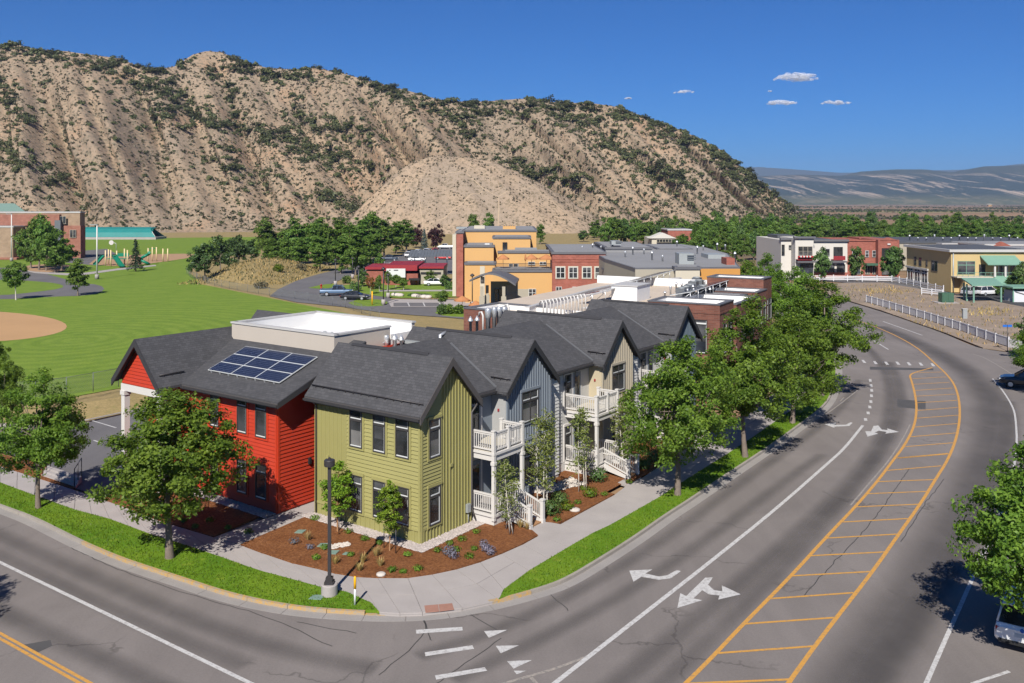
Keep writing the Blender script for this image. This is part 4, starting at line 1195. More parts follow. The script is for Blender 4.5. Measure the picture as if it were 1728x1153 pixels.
mb = MB(); c = TH.p(AW - .1, 4.7, 5.45); mb.box(c, D2 * .16, NR * .14, UP * .24); mb.build('wall_lamp', M['dark_metal'], blue_h)

# ---------------------------------------------------------------- red house
rh = thing('red_house', 'two storey red clapboard house with solar panels and a gabled porch', 'house', TH.p(8.85, -1.3, .1))
B0 = -1.3
SL = .377
zs = lambda b: 6.18 + SL * (b + 1.85)
mb = MB()
mb.prism([P(8.85, B0, .1), P(8.85, 9.8, .1), P(8.85, 9.8, 7.9), P(8.85, 2.94, zs(2.94) - .16), P(8.85, B0, zs(B0) - .16)], D1 * 9.3)
mb.build('wall', M['red'], rh)
OR = P(0, B0, 0)
lap(rh, OR, D1, NL, 8.96, 16.5, .25, 6.15, 'red', None, .2)
lap(rh, P(8.85, 0, 0), D2, NR, B0 + .1, 4.0, .25, 8.6, 'red', lambda l: zs(l) - .2, .2)
strip(rh, 'corner_board', [(P(8.85, B0, .2), D1 * .12, NL * .055, UP * 5.95), (P(8.85, B0, .2), D2 * .12, NR * .055, UP * 5.95)], 'red_trim')
for a1_, w in ((12.1, .82), (10.54, .9), (14.47, .75)):
    window(rh, P(a1_ - w, B0, 3.97), D1, NL, w, 1.95, .27, 1, 'red_trim', off=.035)
    window(rh, P(a1_ - w, B0, .72), D1, NL, w, 1.85, .27, 1, 'red_trim', off=.035)
mb = MB()
roof_plane(mb, P(8.12, -1.87, 6.18), P(19.0, -1.87, 6.18), P(19.0, 4.4, zs(4.42)), P(8.12, 4.4, zs(4.42)), .16)
rr = mb.build('roof', M['shingle'], rh)
eave_trim(rh, P(8.1, -1.87, 6.16), P(16.4, -1.87, 6.16), NL, 'fascia2', True)
mb = MB(); mb.prism([P(8.07, -1.9, 5.86), P(8.07, -1.9, 6.16), P(8.07, 4.4, zs(4.4) - .02), P(8.07, 4.4, zs(4.4) - .34)], D1 * .06); mb.build('barge_board', M['fascia'], rh)
mb = MB(); mb.prism([P(8.13, -1.8, 5.98), P(8.86, -1.8, 5.98), P(8.86, 4.2, zs(4.2) - .22), P(8.13, 4.2, zs(4.2) - .22)], UP * .04); mb.build('soffit', M['red'], rh)
mb = MB(); mb.box(P(8.85, .75, 2.3), D2 * .14, NR * .16, UP * .34); mb.build('wall_lamp', M['black'], rh)
# cross gable over the porch, ridge along b
ga0, ga1, gz, gr = 16.85, 20.75, 6.14, 8.66
gc = (ga0 + ga1) / 2; hw = (ga1 - ga0) / 2 + .42; gs = (gr - gz) / hw
mb = MB()
roof_plane(mb, P(ga0 - .42, -3.3, gz), P(ga0 - .42, 8.0, gz), P(gc, 8.0, gr), P(gc, -3.3, gr))
roof_plane(mb, P(ga1 + .42, 8.0, gz), P(ga1 + .42, -3.3, gz), P(gc, -3.3, gr), P(gc, 8.0, gr))
mb.build('porch_roof', M['shingle'], rh)
for ae in (ga0 - .42, ga1 + .42):
    mb = MB(); q0, q1 = P(ae, -3.37, gz - .13), P(gc, -3.37, gr - .13)
    mb.prism([q0 - UP * .28, q1 - UP * .3, q1 + UP * .12, q0 + UP * .12], D2 * .07); mb.build('barge_board', M['fascia'], rh)
    mb = MB(); mb.prism([P(ae, -3.28, gz - .16), P(gc, -3.28, gr - .16), P(gc, -2.9, gr - .16), P(ae, -2.9, gz - .16)], UP * -.04); mb.build('soffit', M['fascia'], rh)
mb = MB(); mb.prism([P(ga0, -2.9, 5.85), P(ga1, -2.9, 5.85), P(ga1, -2.9, gr - .2 - gs * (ga1 - gc)), P(gc, -2.9, gr - .2), P(ga0, -2.9, gr - .2 - gs * (gc - ga0))], D2 * .2); mb.build('gable_wall', M['red'], rh)
lap(rh, P(0, -2.9, 0), D1, NL, ga0, ga1, 5.9, 8.5, 'red', lambda l: gr - .28 - gs * abs(l - gc), .2)
strip(rh, 'porch_beam', [(P(ga0 - .1, -2.95, 5.45), D1 * (ga1 - ga0 + .2), D2 * .3, UP * .4)], 'white')
for a in (ga0 + .15, ga1 - .15):
    mb = MB(); c = P(a, -2.8); mb.box(c - D1 * .17 - D2 * .17 + UP * .06, D1 * .34, D2 * .34, UP * 5.4); mb.box(c - D1 * .22 - D2 * .22 + UP * 5.2, D1 * .44, D2 * .44, UP * .25); mb.build('column', M['white'], rh)
mb = MB(); mb.fbox(TH, ga0, ga1, B0, 8.0, .1, 6.3); mb.build('porch_wall', M['red'], rh)
nrm = (UP * hw - D1 * 2.52).normalized()
snow_guard(rh, P(ga0 + .1, -3.0, gz + .52 * gs) + nrm * .01, P(ga0 + .1, -1.4, gz + .52 * gs) + nrm * .01, nrm)
# rear gable
mb = MB()
for s in (-1, 1):
    roof_plane(mb, *( [P(18.2, 9.3 + s * 2.4, 6.2), P(24.0, 9.3 + s * 2.4, 6.2), P(24.0, 9.3, 8.75), P(18.2, 9.3, 8.75)] ))
mb.build('rear_roof', M['shingle'], rh)
mb = MB(); mb.prism([P(23.6, 7.2, .1), P(23.6, 11.4, .1), P(23.6, 11.4, 6.4), P(23.6, 9.3, 8.5), P(23.6, 7.2, 6.4)], D1 * -5.4); mb.build('rear_wall', M['red'], rh)
# flat roof with parapet
ph = 8.93
def par(mb, a0, a1, b0, b1, z0, z1): mb.fbox(TH, a0, a1, b0, b1, z0, z1)
for i, (a0, a1, b0, b1) in enumerate(((9.1, 18.3, 2.9, 3.15), (18.05, 18.3, 3.15, 9.55), (9.3, 18.3, 9.55, 9.8), (9.1, 9.35, 3.15, 7.4))):
    mb = MB(); par(mb, a0, a1, b0, b1, 7.4, ph); mb.build('parapet', M['parapet'], rh)
    mb = MB(); e = .06; par(mb, a0 - e, a1 + e, b0 - e, b1 + e, ph, ph + .1); mb.build('coping', M['coping'], rh)
    mb = MB()
    if i == 0: par(mb, 9.4, 18.0, 3.15, 3.2, 7.9, ph - .01)
    elif i == 1: par(mb, 18.0, 18.05, 3.2, 9.5, 7.9, ph - .01)
    elif i == 2: par(mb, 9.3, 18.0, 9.5, 9.55, 7.3, ph - .01)
    else: par(mb, 9.35, 9.4, 3.2, 7.4, 7.9, ph - .01)
    mb.build('parapet_lining', M['roofwhite'], rh)
mb = MB(); par(mb, 9.36, 18.04, 3.16, 9.54, 7.85, 8.15); mb.build('flat_roof', M['roofwhite'], rh)
mb = MB(); par(mb, 5.4, 9.12, 4.4, 14.0, 6.6, 7.25); mb.build('lower_flat_roof', M['roofwhite'], rh)
mb = MB(); par(mb, 9.05, 9.1, 7.4, 9.8, 7.25, 8.5); mb.build('parapet_lining', M['roofwhite'], rh)
mb = MB(); par(mb, 5.6, 8.6, 9.9, 10.05, 7.2, 7.75); mb.build('low_parapet', M['roofwhite'], rh)

# solar array: nine panels on the red roof
sa = thing('solar_array', 'blue solar panels with white frames on the dark roof of the red house', 'solar panels', P(12.6, .4, zs(.4)))
nr = (UP - D2 * SL).normalized(); sv = (D2 + UP * SL).normalized()
def roof_pt(px, py):
    # where the photo's pixel meets the red roof plane
    d = Vector(((px - CX) / F, 1, -(py - YH) / F)); o = Vector((0, 0, H)); p0 = P(8.42, -1.87, 6.18 + .02)
    t = (p0 - o).dot(nr) / d.dot(nr); return o + d * t
q = [roof_pt(349.7, 627.3), roof_pt(470.7, 649), roof_pt(538.2, 605.2), roof_pt(415.9, 587.9)]
ca = [((x - A0).dot(D1), (x - A0).dot(D2)) for x in q]
aL, aR = (ca[0][0] + ca[3][0]) / 2, (ca[1][0] + ca[2][0]) / 2; bB, bT = (ca[0][1] + ca[1][1]) / 2, (ca[2][1] + ca[3][1]) / 2
for i in range(3):
    for j in range(3):
        a0 = aR + (aL - aR) * i / 3; a1 = aR + (aL - aR) * (i + 1) / 3; b0 = bB + (bT - bB) * j / 3; b1 = bB + (bT - bB) * (j + 1) / 3
        o = P(a0 + .008, b0 + .008, zs(b0) + .10); du = D1 * (a1 - a0 - .016); dv = (P(a0, b1, zs(b1)) - P(a0, b0, zs(b0))) * ((b1 - b0 - .016) / (b1 - b0))
        mb = MB(); mb.box(o, du, dv, nr * .05); pn = mb.build('solar_panel', M['sash'], sa)
        mb = MB(); fu, fv = du.normalized() * .024, dv.normalized() * .024
        for h in range(2):
            hu = (du - fu * 2) * .5
            mb2 = MB(); mb2.box(o + fu + hu * h + (fu * .12 if h else fu * 0) + fv + nr * .049, hu - fu * .12, dv - fv * 2, nr * .004); mb2.build('cell_field', M['solar'], pn)
for j in range(2):
    b = bB + (bT - bB) * (.15 + .7 * j)
    mb = MB(); mb.box(P(aR + .1, b, zs(b) + .01), D1 * (aL - aR - .2), sv * .05, nr * .09); mb.build('mounting_rail', M['dark_metal'], sa)
for i in range(8):
    a = aR + (aL - aR) * (i + .5) / 8; mb = MB(); mb.box(P(a, bB - .03, zs(bB) + .0), D1 * .05, sv * .06, nr * .13); mb.build('clamp', M['metal'], sa)

# vents and boxes on the flat roofs
def vent(p, h, r, kind, label, group='roof vents behind the town houses'):
    mb = MB()
    if kind == 'cap': mb.lathe(p, [(r, 0), (r, h * .72), (r * 1.9, h * .72), (r * 1.9, h * .78), (r * .2, h), (0.005, h)], 10)
    elif kind == 'fat': mb.lathe(p, [(r, 0), (r, h * .6), (r * 1.35, h * .62), (r * 1.35, h * .95), (r * 1.1, h), (.005, h)], 12)
    else: mb.tube([p, p + UP * h * .85, p + UP * h + D1 * .12, p + UP * h * .98 + D1 * .3, p + UP * h * .8 + D1 * .36], r, 8)
    o = mb.build('roof_vent', M['white'] if kind == 'hook' else M['metal']); tag(o, label, 'vent', group)
VL = 'pale metal vent pipe on the flat roof behind the town houses'
for (px, py, h, r, k) in ((794, 558, 1.05, .10, 'cap'), (805, 557, 1.05, .10, 'cap'), (815, 556, 1.25, .07, 'hook'), (823.5, 555, 1.5, .17, 'fat'), (834, 553, 1.5, .15, 'fat'), (842, 551, 1.45, .17, 'fat'), (851, 549, 1.4, .17, 'fat'), (858.5, 548, 1.5, .09, 'hook')):
    b_, a_ = 0, 0
    D = F * (H - 7.3) / (py + 6 - YH); p = Vector(((px - CX) * D / F, D, 7.3))
    vent(p - UP * .1, h + .3, r, k, VL)
for (px, py, h, r, k) in ((622, 596, 1.0, .09, 'hook'), (632, 596, 1.05, .13, 'fat'), (645, 597, .9, .1, 'cap'), (652, 597, 1.1, .12, 'fat'), (666, 597, 1.2, .12, 'cap'), (677, 596, 1.1, .1, 'cap'), (703, 589, 1.1, .17, 'fat'), (713, 588, 1.0, .1, 'cap'), (722, 587, 1.0, .1, 'cap')):
    D = F * (H - 7.25) / (py + 4 - YH); p = Vector(((px - CX) * D / F, D, 7.25))
    vent(p, h + .15, r, k, VL)
for i in range(13):
    t = i / 12; px, py = 917 + (988 - 917) * t, 533 - 13 * t
    D = F * (H - 7.3) / (py + 5 - YH); vent(Vector(((px - CX) * D / F, D, 7.2)), 1.5, .06, 'hook', 'thin white hooked pipe in the long row on the flat roof', 'row of hooked pipes')
for (px, py, r) in ((541, 566, .12), (548, 565, .14), (560, 567, .12)):
    D = F * (H - 8.15) / (py - YH); mb = MB(); mb.lathe(Vector(((px - CX) * D / F, D, 8.15)), [(r, 0), (r, .16), (r * .6, .22), (.005, .22)], 10)
    tag(mb.build('roof_drain', M['hvac']), 'small grey roof drain inside the white parapet', 'vent', 'drains inside the white parapet')
mb = MB(); mb.lathe(P(9.7, 4.2, 8.15), [(.5, 0), (.5, .3), (.56, .32), (.56, .4), (.1, .46), (.005, .46)], 18); tag(mb.build('roof_fan', M['coping']), 'round pale roof fan in the corner of the white parapet', 'vent')
ac = thing('rooftop_unit', 'grey and white rooftop air handler between parapet and green roof', 'hvac unit', P(7.3, 8.4, 7.25))
mb = MB(); mb.fbox(TH, 6.4, 8.4, 8.0, 9.2, 7.3, 7.95); mb.build('casing', M['roofwhite'], ac)
mb = MB(); mb.fbox(TH, 6.3, 8.5, 7.9, 9.3, 7.96, 8.12); mb.build('lid', M['hvac'], ac)
mb = MB(); mb.tube([P(6.0, 8.4, 7.3), P(6.0, 8.4, 8.6), P(6.0, 8.9, 8.7)], .11, 8); mb.build('duct', M['metal'], ac)

# gravel band round the green house: real stones
def stones(name, quad, n, r, m, z, label, seed):
    g = np.random.default_rng(seed)
    base = [(math.cos(t), math.sin(t), 0) for t in np.linspace(0, 2 * math.pi, 6)[:-1]]
    u, v = g.random(n), g.random(n)
    q = [np.array(p[:2]) for p in quad]
    c = (q[0][None] * ((1 - u) * (1 - v))[:, None] + q[1][None] * (u * (1 - v))[:, None] + q[2][None] * (u * v)[:, None] + q[3][None] * ((1 - u) * v)[:, None])
    V = np.zeros((n, 7, 3)); s = r * g.uniform(.5, 1.3, n); th = g.uniform(0, 6.28, n); e = g.uniform(.6, 1, n)
    for k, (x, y, _) in enumerate(base):
        xx = x * s; yy = y * s * e
        V[:, k, 0] = c[:, 0] + xx * np.cos(th) - yy * np.sin(th); V[:, k, 1] = c[:, 1] + xx * np.sin(th) + yy * np.cos(th); V[:, k, 2] = z
    V[:, 5] = np.stack([c[:, 0] + s * .3 * np.cos(th), c[:, 1] + s * .3 * np.sin(th), z + s * .75], 1)
    V[:, 6] = np.stack([c[:, 0] - s * .35 * np.cos(th), c[:, 1] - s * .35 * np.sin(th), z + s * .65], 1)
    f = []
    for k in range(5): f.append((k, (k + 1) % 5, 5 if k in (0, 1, 4) else 6))
    f += [(1 if False else 2, 6, 5), (5, 6, 4)]
    F_ = (np.array(f)[None] + (np.arange(n) * 7)[:, None, None]).reshape(-1, 3)
    o = link(name, np_mesh(name, V.reshape(-1, 3), F_, m), None, 'stuff'); tag(o, label, 'gravel'); return o

mb = MB(); mb.flat([P(-.75, -.75, .163), P(7.6, -.75, .163), P(7.6, .2, .163), P(.2, .2, .163), P(.2, 4.0, .163), P(-.75, 4.0, .163)]); struct(mb.build('gravel_bed', M['stone_bed']))
stones('gravel', [P(-.7, -.72), P(7.6, -.72), P(7.6, 0), P(-.7, 0)], 2600, .065, M['stone'], .16, 'pale river gravel along the left wall of the green house', 5)
stones('gravel', [P(-.72, -.7), P(0, -.7), P(0, 4.0), P(-.72, 4.0)], 1400, .065, M['stone'], .16, 'pale river gravel under the gable of the green house', 6)
mb = MB(); mb.flat([P(8.9, -2.1, .163), P(17, -2.1, .163), P(17, -1.2, .163), P(8.9, -1.2, .163)]); struct(mb.build('gravel_bed', M['stone_bed']))
stones('gravel', [P(8.9, -2.05), P(17, -2.05), P(17, -1.3), P(8.9, -1.3)], 2000, .065, M['stone'], .16, 'shaded gravel along the foot of the red house', 8)
stones('gravel', [G(555, 925), G(588, 922), G(592, 926), G(560, 933)], 90, .09, M['stone_w'], .17, 'small patch of pale stones in the corner mulch bed', 9)
stones('gravel', [TH.p(-.5, 9.5), TH.p(-1.6, 12.6), TH.p(-.2, 13), TH.p(.3, 9.5)], 300, .12, M['stone_w'], .17, 'pale stones under the white porch between the stairs', 10)
# ================================================================== brown brick block behind the row
def block(root, name, fr, a0, a1, b0, b1, z0, z1, m, cap='slatecap', roof='roofwhite', par=.55, lining=True, capw=.3):
    """a flat-roofed box with a parapet and a sunk roof"""
    mb = MB(); mb.fbox(fr, a0, a1, b0, b1, z0, z1 - par); w = mb.build(name, M[m], root)
    mb = MB(); mb.fbox(fr, a0 + capw, a1 - capw, b0 + capw, b1 - capw, z1 - par, z1 - par + .03); mb.build('flat_roof', M[roof], root)
    for (p0, p1, q0, q1) in ((a0, a1, b0, b0 + capw), (a0, a1, b1 - capw, b1), (a0, a0 + capw, b0 + capw, b1 - capw), (a1 - capw, a1, b0 + capw, b1 - capw)):
        mb = MB(); mb.fbox(fr, p0, p1, q0, q1, z1 - par, z1 - .09); mb.build('parapet', M[m], root)
        e = .05; mb = MB(); mb.fbox(fr, p0 - e, p1 + e, q0 - e, q1 + e, z1 - .09, z1); mb.build('coping', M[cap], root)
    if lining:
        t = .03
        for (p0, p1, q0, q1) in ((a0 + capw, a1 - capw, b0 + capw, b0 + capw + t), (a0 + capw, a1 - capw, b1 - capw - t, b1 - capw), (a0 + capw, a0 + capw + t, b0 + capw + t, b1 - capw - t), (a1 - capw - t, a1 - capw, b0 + capw + t, b1 - capw - t)):
            mb = MB(); mb.fbox(fr, p0, p1, q0, q1, z1 - par + .03, z1 - .1); mb.build('parapet_lining', M[roof], root)
    return w
rot = R(7)
E2 = Vector((D2.x * math.cos(rot) - D2.y * math.sin(rot), D2.x * math.sin(rot) + D2.y * math.cos(rot), 0)); E1 = Vector((-E2.y, E2.x, 0))
BK = Fr(TH.p(0.0, 35.2), E1, E2)
bb = thing('brick_block', 'brown brick block with stepped parapets and white roof behind the town houses', 'building', BK.p(0, 0, .1))
block(bb, 'wall', BK, 0.0, 6.0, 0.0, 4.0, .1, 8.36, 'brown_brick')
block(bb, 'wall', BK, 1.4, 7, 4.02, 8.0, .1, 7.5, 'brown_brick')
block(bb, 'wall', BK, .85, 7, 8.02, 15.8, .1, 7.55, 'brown_brick')
block(bb, 'wall', BK, 2.7, 7, 15.82, 18.8, .1, 7.4, 'brown_brick')
block(bb, 'wall', BK, 1.75, 7, 18.82, 22.78, .1, 7.6, 'brown_brick')
block(bb, 'wall', BK, 2.1, 8, 22.8, 26.3, .1, 8.6, 'brown_brick', par=.6)
mb = MB(); mb.fbox(BK, 7.02, 22, -3.0, 26.3, .1, 7.0); mb.build('rear_wall', M['brown_brick'], bb)
mb = MB(); mb.fbox(BK, 7.02, 22, -2.9, 26.2, 7.0, 7.06); mb.build('flat_roof', M['roofsand'], bb)
for (a0, a1, b0, b1, z1) in ((8.05, 22, 26.0, 26.3, 7.9), (7.02, 7.3, 8, 22.7, 7.5)):
    mb = MB(); mb.fbox(BK, a0, a1, b0, b1, 6.9, z1); mb.build('white_parapet', M['roofwhite'], bb)
# window of the nearest bay
window(bb, BK.p(1.0, 0, 4.35) , E1, -E2, 2.2, 2.7, 0, 1, None, deep=.08, off=-.02, glass='glass2')
mb = MB(); mb.box(BK.p(1.05, 0, 6.7) - E2 * .1, E1 * 2.0, E2 * .03, UP * .12); mb.build('blind', M['sash'], bb)
for z in (.9, 4.3):
    for b in (.9, 2.3):
        window(bb, BK.p(0, b + .9, z), -E2, -E1, .9, 2.4, .3, 1, None)
for i, b in enumerate((9.5, 12.5)):
    for z in (.9, 4.2): window(bb, BK.p(.85, b + 1.4, z), -E2, -E1, 1.4, 2.2, .3, 2, None)
for b in (19.3, 21.1, 23.4, 24.9):
    for z in (.9, 4.2): window(bb, BK.p(1.75 if b < 22 else 2.1, b + 1.1, z), -E2, -E1, 1.1, 2.2, .3, 2, None)
for (a0, a1, b0, b1, z) in ((-.04, 6.0, -.04, 0, 7.55), (-.04, 0, 0, 4.0, 7.55)):
    mb = MB(); mb.fbox(BK, a0, a1, b0, b1, z, z + .12); mb.build('brick_band', M['brown_brick'], bb)
# lower left wing of the block
WG = Fr(G(783, 521, 7.5) * 1.0, -D1, D2)
w0 = TH.p(19.1, 26.8)
bw = thing('brick_wing', 'low brown brick wing with white roof behind the tan roofs', 'building', w0)
mb = MB(); mb.fbox(TH, 9.5, 19.2, 26.8, 31.5, .1, 6.9); mb.build('wall', M['brown_brick'], bw)
mb = MB(); mb.fbox(TH, 9.8, 18.9, 27.1, 31.2, 6.9, 6.95); mb.build('flat_roof', M['roofwhite'], bw)
for (a0, a1, b0, b1) in ((9.5, 19.2, 26.8, 27.1), (18.9, 19.2, 27.1, 31.5), (14.2, 18.9, 31.2, 31.5)):
    mb = MB(); mb.fbox(TH, a0, a1, b0, b1, 6.9, 7.5); mb.build('parapet', M['brown_brick'], bw)
    mb = MB(); mb.fbox(TH, a0 - .06, a1 + .06, b0 - .06, b1 + .06, 7.5, 7.6); mb.build('coping', M['slatecap'], bw)
for (a0, a1, b0, b1) in ((9.8, 18.87, 31.1, 31.2), (18.8, 18.9, 27.1, 31.1)):
    mb = MB(); mb.fbox(TH, a0, a1, b0, b1, 6.95, 7.48); mb.build('parapet_lining', M['roofwhite'], bw)
# long white rear parapet
wp = thing('white_parapet_wall', 'long white parapet rising behind the row of hooked pipes', 'parapet', TH.p(13.6, 30))
pl = [G(x, y, 7.6) for x, y in ((893, 520), (1004, 489), (1062, 476), (1150, 470))]
for p, q in zip(pl, pl[1:]):
    d = (q - p); n_ = Vector((-d.y, d.x, 0)).normalized()
    mb = MB(); mb.box(Vector((p.x, p.y, 6.2)), d, n_ * .3, UP * 1.4); mb.build('parapet', M['roofwhite'], wp)
    mb = MB(); mb.box(Vector((p.x, p.y, 7.6)) - n_ * .05, d, n_ * .42, UP * .1); mb.build('coping', M['coping'], wp)
mb = MB(); pf = [G(893, 520, 7.6), G(1062, 476, 7.6), G(1150, 470, 7.6), BK.p(6, 12), BK.p(6, -3), TH.p(9, 27)]
mb.flat([Vector((p.x, p.y, 6.97)) for p in pf]); mb.build('flat_roof', M['roofsand'], wp)
mb = MB(); mb.flat([Vector((p.x, p.y, 7.09)) for p in (BK.p(6.4, 2), BK.p(13, 2), BK.p(13, 7), BK.p(6.4, 7))]); mb.build('white_roof_area', M['roofwhite'], wp)
# roof boxes, condensers, tilted panels
sb = thing('stair_head', 'white box shaped stair head on the flat roof', 'roof hut', BK.p(10, 2, 7))
mb = MB(); c = G(1075, 511, 7.0); mb.box(c - E1 * 0, E1 * 2.6, E2 * 3.4, UP * 1.5); mb.build('hut_wall', M['roofwhite'], sb)
mb = MB(); mb.box(c + UP * 1.5 - E1 * .1 - E2 * .1, E1 * 2.8, E2 * 3.6, UP * .08); mb.build('hut_roof', M['coping'], sb)
for i, (px, py) in enumerate(((1150, 503), (1157, 500), (1164, 496), (1170, 490), (1180, 488), (1176, 483), (1186, 498))):
    c = G(px, py, 7.06); u = thing('condenser', 'grey condenser in the cluster on the brick block roof', 'hvac unit', c, 0, 'condensers on the brick block roof')
    mb = MB(); mb.box(c - E1 * .45 - E2 * .45, E1 * .9, E2 * .9, UP * .95); mb.build('casing', M['hvac_dark'], u)
    mb = MB(); mb.lathe(c + UP * .95, [(.4, 0), (.4, .07), (.1, .09), (.005, .09)], 12); mb.build('fan_grille', M['hvac'], u)
for i in range(10):
    c = G(1122 + i * 9.5, 503 - (i % 4) * 5, 7.06); vent(c, .7 + .2 * (i % 3), .09, ('cap', 'fat', 'cap')[i % 3], 'small pale vent pipe on the brick block roof', 'vents on the brick block roof')
def panel_row(p, q, depth, tilt, label):
    """raised row of tilted panels between p and q"""
    t = thing('panel_row', label, 'solar panels', p)
    d = (q - p); L = d.length; d.normalize(); n_ = Vector((-d.y, d.x, 0)); k = max(2, int(L / 1.1))
    rise = n_ * depth * math.cos(tilt) + UP * depth * math.sin(tilt)
    nv = d.cross(rise).normalized()
    if nv.z < 0: nv = -nv
    for i in range(k):
        o = p + d * (L * i / k) + UP * 1.0
        mb = MB(); mb.box(o, d * (L / k - .04), rise, nv * .05); pn = mb.build('solar_panel', M['sash'], t)
        mb = MB(); mb.box(o + d * .04 + rise * .03 + nv * .05, d * (L / k - .12), rise * .94, nv * .006); mb.build('cell_field', M['solar'], pn)
        if i % 2 == 0:
            mb = MB(); mb.tube([o - UP * 1.0, o], .03, 6); mb.tube([o + rise - UP * .5, o + rise], .03, 6); mb.tube([o - UP * .1, o + rise * .6 - UP * .7], .025, 6); mb.build('support', M['metal'], t)
panel_row(G(1165, 512, 7.1), G(1247, 484, 7.3), 2.0, -R(11), 'long tilted solar panel row behind the nearest brick parapet')
panel_row(G(1075, 490, 7.1), G(1140, 470, 7.3), 2.2, -R(11), 'tilted solar panel row at the back of the brick block roof')
panel_row(G(1000, 515, 7.1), G(1052, 501, 7.3), 1.6, -R(11), 'short tilted solar panel row above the slate roof')

# ================================================================== ochre hotel
XF = lambda x, y=0: Fr((x, y), (1, 0), (0, 1))
def pbox(root, name, x0, x1, ytop, D, depth, m, cap=None, par=0, roofm='roofgrey', z0=.05):
    """a box whose front stands at depth D, reaching from pixel column x0 to x1 and up to row ytop"""
    X0, X1, Z = XD(x0, D), XD(x1, D), ZD(ytop, D)
    mb = MB(); mb.aab(X0, X1, D, D + depth, z0, Z); w = mb.build(name, M[m], root)
    if cap:
        mb = MB(); e = .15; mb.aab(X0 - e, X1 + e, D - e, D + depth + e, Z, Z + .35); mb.build('roof_edge', M[cap], root)
        mb = MB(); mb.aab(X0 + .3, X1 - .3, D + .3, D + depth - .3, Z + .35, Z + .4); mb.build('flat_roof', M[roofm], root)
    return w
def pwin(root, x0, x1, y0, y1, D, cols=2, rows=2, frame='sash', glass='glass', trim=None):
    X0, X1, Z1, Z0 = XD(x0, D), XD(x1, D), ZD(y0, D), ZD(y1, D)
    return window(root, (X0, D, Z0), Vector((1, 0, 0)), Vector((0, -1, 0)), X1 - X0, Z1 - Z0, 0, cols, trim, .12, frame, glass, .1, False, 0, rows)
ht = thing('ochre_hotel', 'stepped ochre stucco building with terraces and grey flat roofs', 'building', (XD(850, 145), 145, 0))
pbox(ht, 'wall', 782, 905, 391, 160, 22, 'ochre', 'slatecap')
pbox(ht, 'brick_wing', 770, 781.5, 394, 156, 20, 'red_brick', 'slatecap')
pbox(ht, 'cream_fin', 763.5, 769.5, 396, 157, 16, 'cream')
pbox(ht, 'wall', 832, 895, 403, 153, 6.8, 'ochre', 'slatecap')
pbox(ht, 'wall', 784, 833, 417.5, 151, 8.8, 'ochre', 'slatecap')
pbox(ht, 'wall', 785, 836, 447, 147, 3.9, 'ochre', 'slatecap')
pbox(ht, 'pale_panel', 810, 818, 449.5, 146.9, .09, 'cream')
pbox(ht, 'wall', 849, 932, 427.5, 149, 3.9, 'ochre', 'slatecap')
pbox(ht, 'side_wall', 841, 849, 427.5, 151.5, 1.4, 'ochre', 'slatecap')
pbox(ht, 'wall', 832, 932, 459.5, 142, 6.9, 'ochre', 'slatecap')
pbox(ht, 'tile_plinth', 873, 892, 488, 141.9, .09, 'beige')
pbox(ht, 'penthouse', 848.5, 870, 382, 161, 6, 'ochre')
pbox(ht, 'roof_unit', 800, 818, 381, 164, 3, 'cream', z0=11.3)
pbox(ht, 'roof_unit', 869, 906, 418, 152.8, 0.19, 'roofgrey', z0=7.5)
pbox(ht, 'roof_unit', 770, 788, 383.5, 170, 3, 'hvac', z0=11.3)
pbox(ht, 'roof_unit', 870, 884, 384.5, 172, 3, 'hvac', z0=11.3)
pbox(ht, 'roof_unit', 884, 905, 386, 170, 3, 'burgundy', z0=11.3)
pbox(ht, 'vent_box', 818, 826, 411.5, 152.5, 1.2, 'roofwhite', z0=8)
for i in range(5): pbox(ht, 'chimney_pot', 850 + i * 4, 852 + i * 4, 380.5, 162, 1.0, 'hvac_dark', z0=12)
pwin(ht, 848, 856, 409, 426, 152.9, 1, 2, 'frame'); pwin(ht, 858.5, 865.5, 445, 459, 148.9, 1, 1); pwin(ht, 866.5, 874.5, 445, 459, 148.9, 1, 1)
pwin(ht, 891, 903, 442, 447, 148.9, 2, 1); pwin(ht, 910.5, 922, 442, 447, 148.9, 2, 1); pwin(ht, 892, 904.5, 487.5, 501, 141.9, 2, 2)
pwin(ht, 811, 817, 467, 477, 146.8, 1, 1, 'frame')
# terrace rail and umbrellas
mb = MB()
X0, X1 = XD(834, 142), XD(931, 142); Z = ZD(459.5, 142) + .35
mb.aab(X0, X1, 142.1, 142.16, Z + .95, Z + 1.02); mb.aab(X0, X1, 142.1, 142.16, Z + .1, Z + .14); mb.build('terrace_rail', M['dark_metal'], ht)
mb = MB()
for i in range(60):
    x = X0 + (X1 - X0) * i / 59; mb.aab(x - .02, x + .02, 142.11, 142.15, Z + .1, Z + .98)
mb.build('rail_bars', M['dark_metal'], ht, 'stuff')
def umbrella(p, r, h, label, closed=False):
    t = thing('parasol', label, 'parasol', p, 0, 'orange parasols at the ochre building')
    mb = MB(); mb.tube([p, p + UP * h], .04, 6); mb.build('pole', M['wood'], t)
    mb = MB()
    if closed: mb.lathe(p + UP * (h - 1.2), [(.05, 0), (.16, .2), (.1, 1.0), (.005, 1.2)], 8)
    else:
        c = p + UP * h
        for k in range(8):
            a, b = 2 * math.pi * k / 8, 2 * math.pi * (k + 1) / 8
            e0, e1 = c + Vector((r * math.cos(a), r * math.sin(a), -.65)), c + Vector((r * math.cos(b), r * math.sin(b), -.65))
            mb.poly([c, e0, e1]); mb.poly([e0, e0 - UP * .18, e1 - UP * .18, e1])
    mb.build('canopy', M['orange'], t)
for px, r in ((849, 1.0), (897, 1.0), (922, 1.3)):
    umbrella(Vector((XD(px, 145), 145, Z)), r, 2.3, 'open orange parasol on the roof terrace')
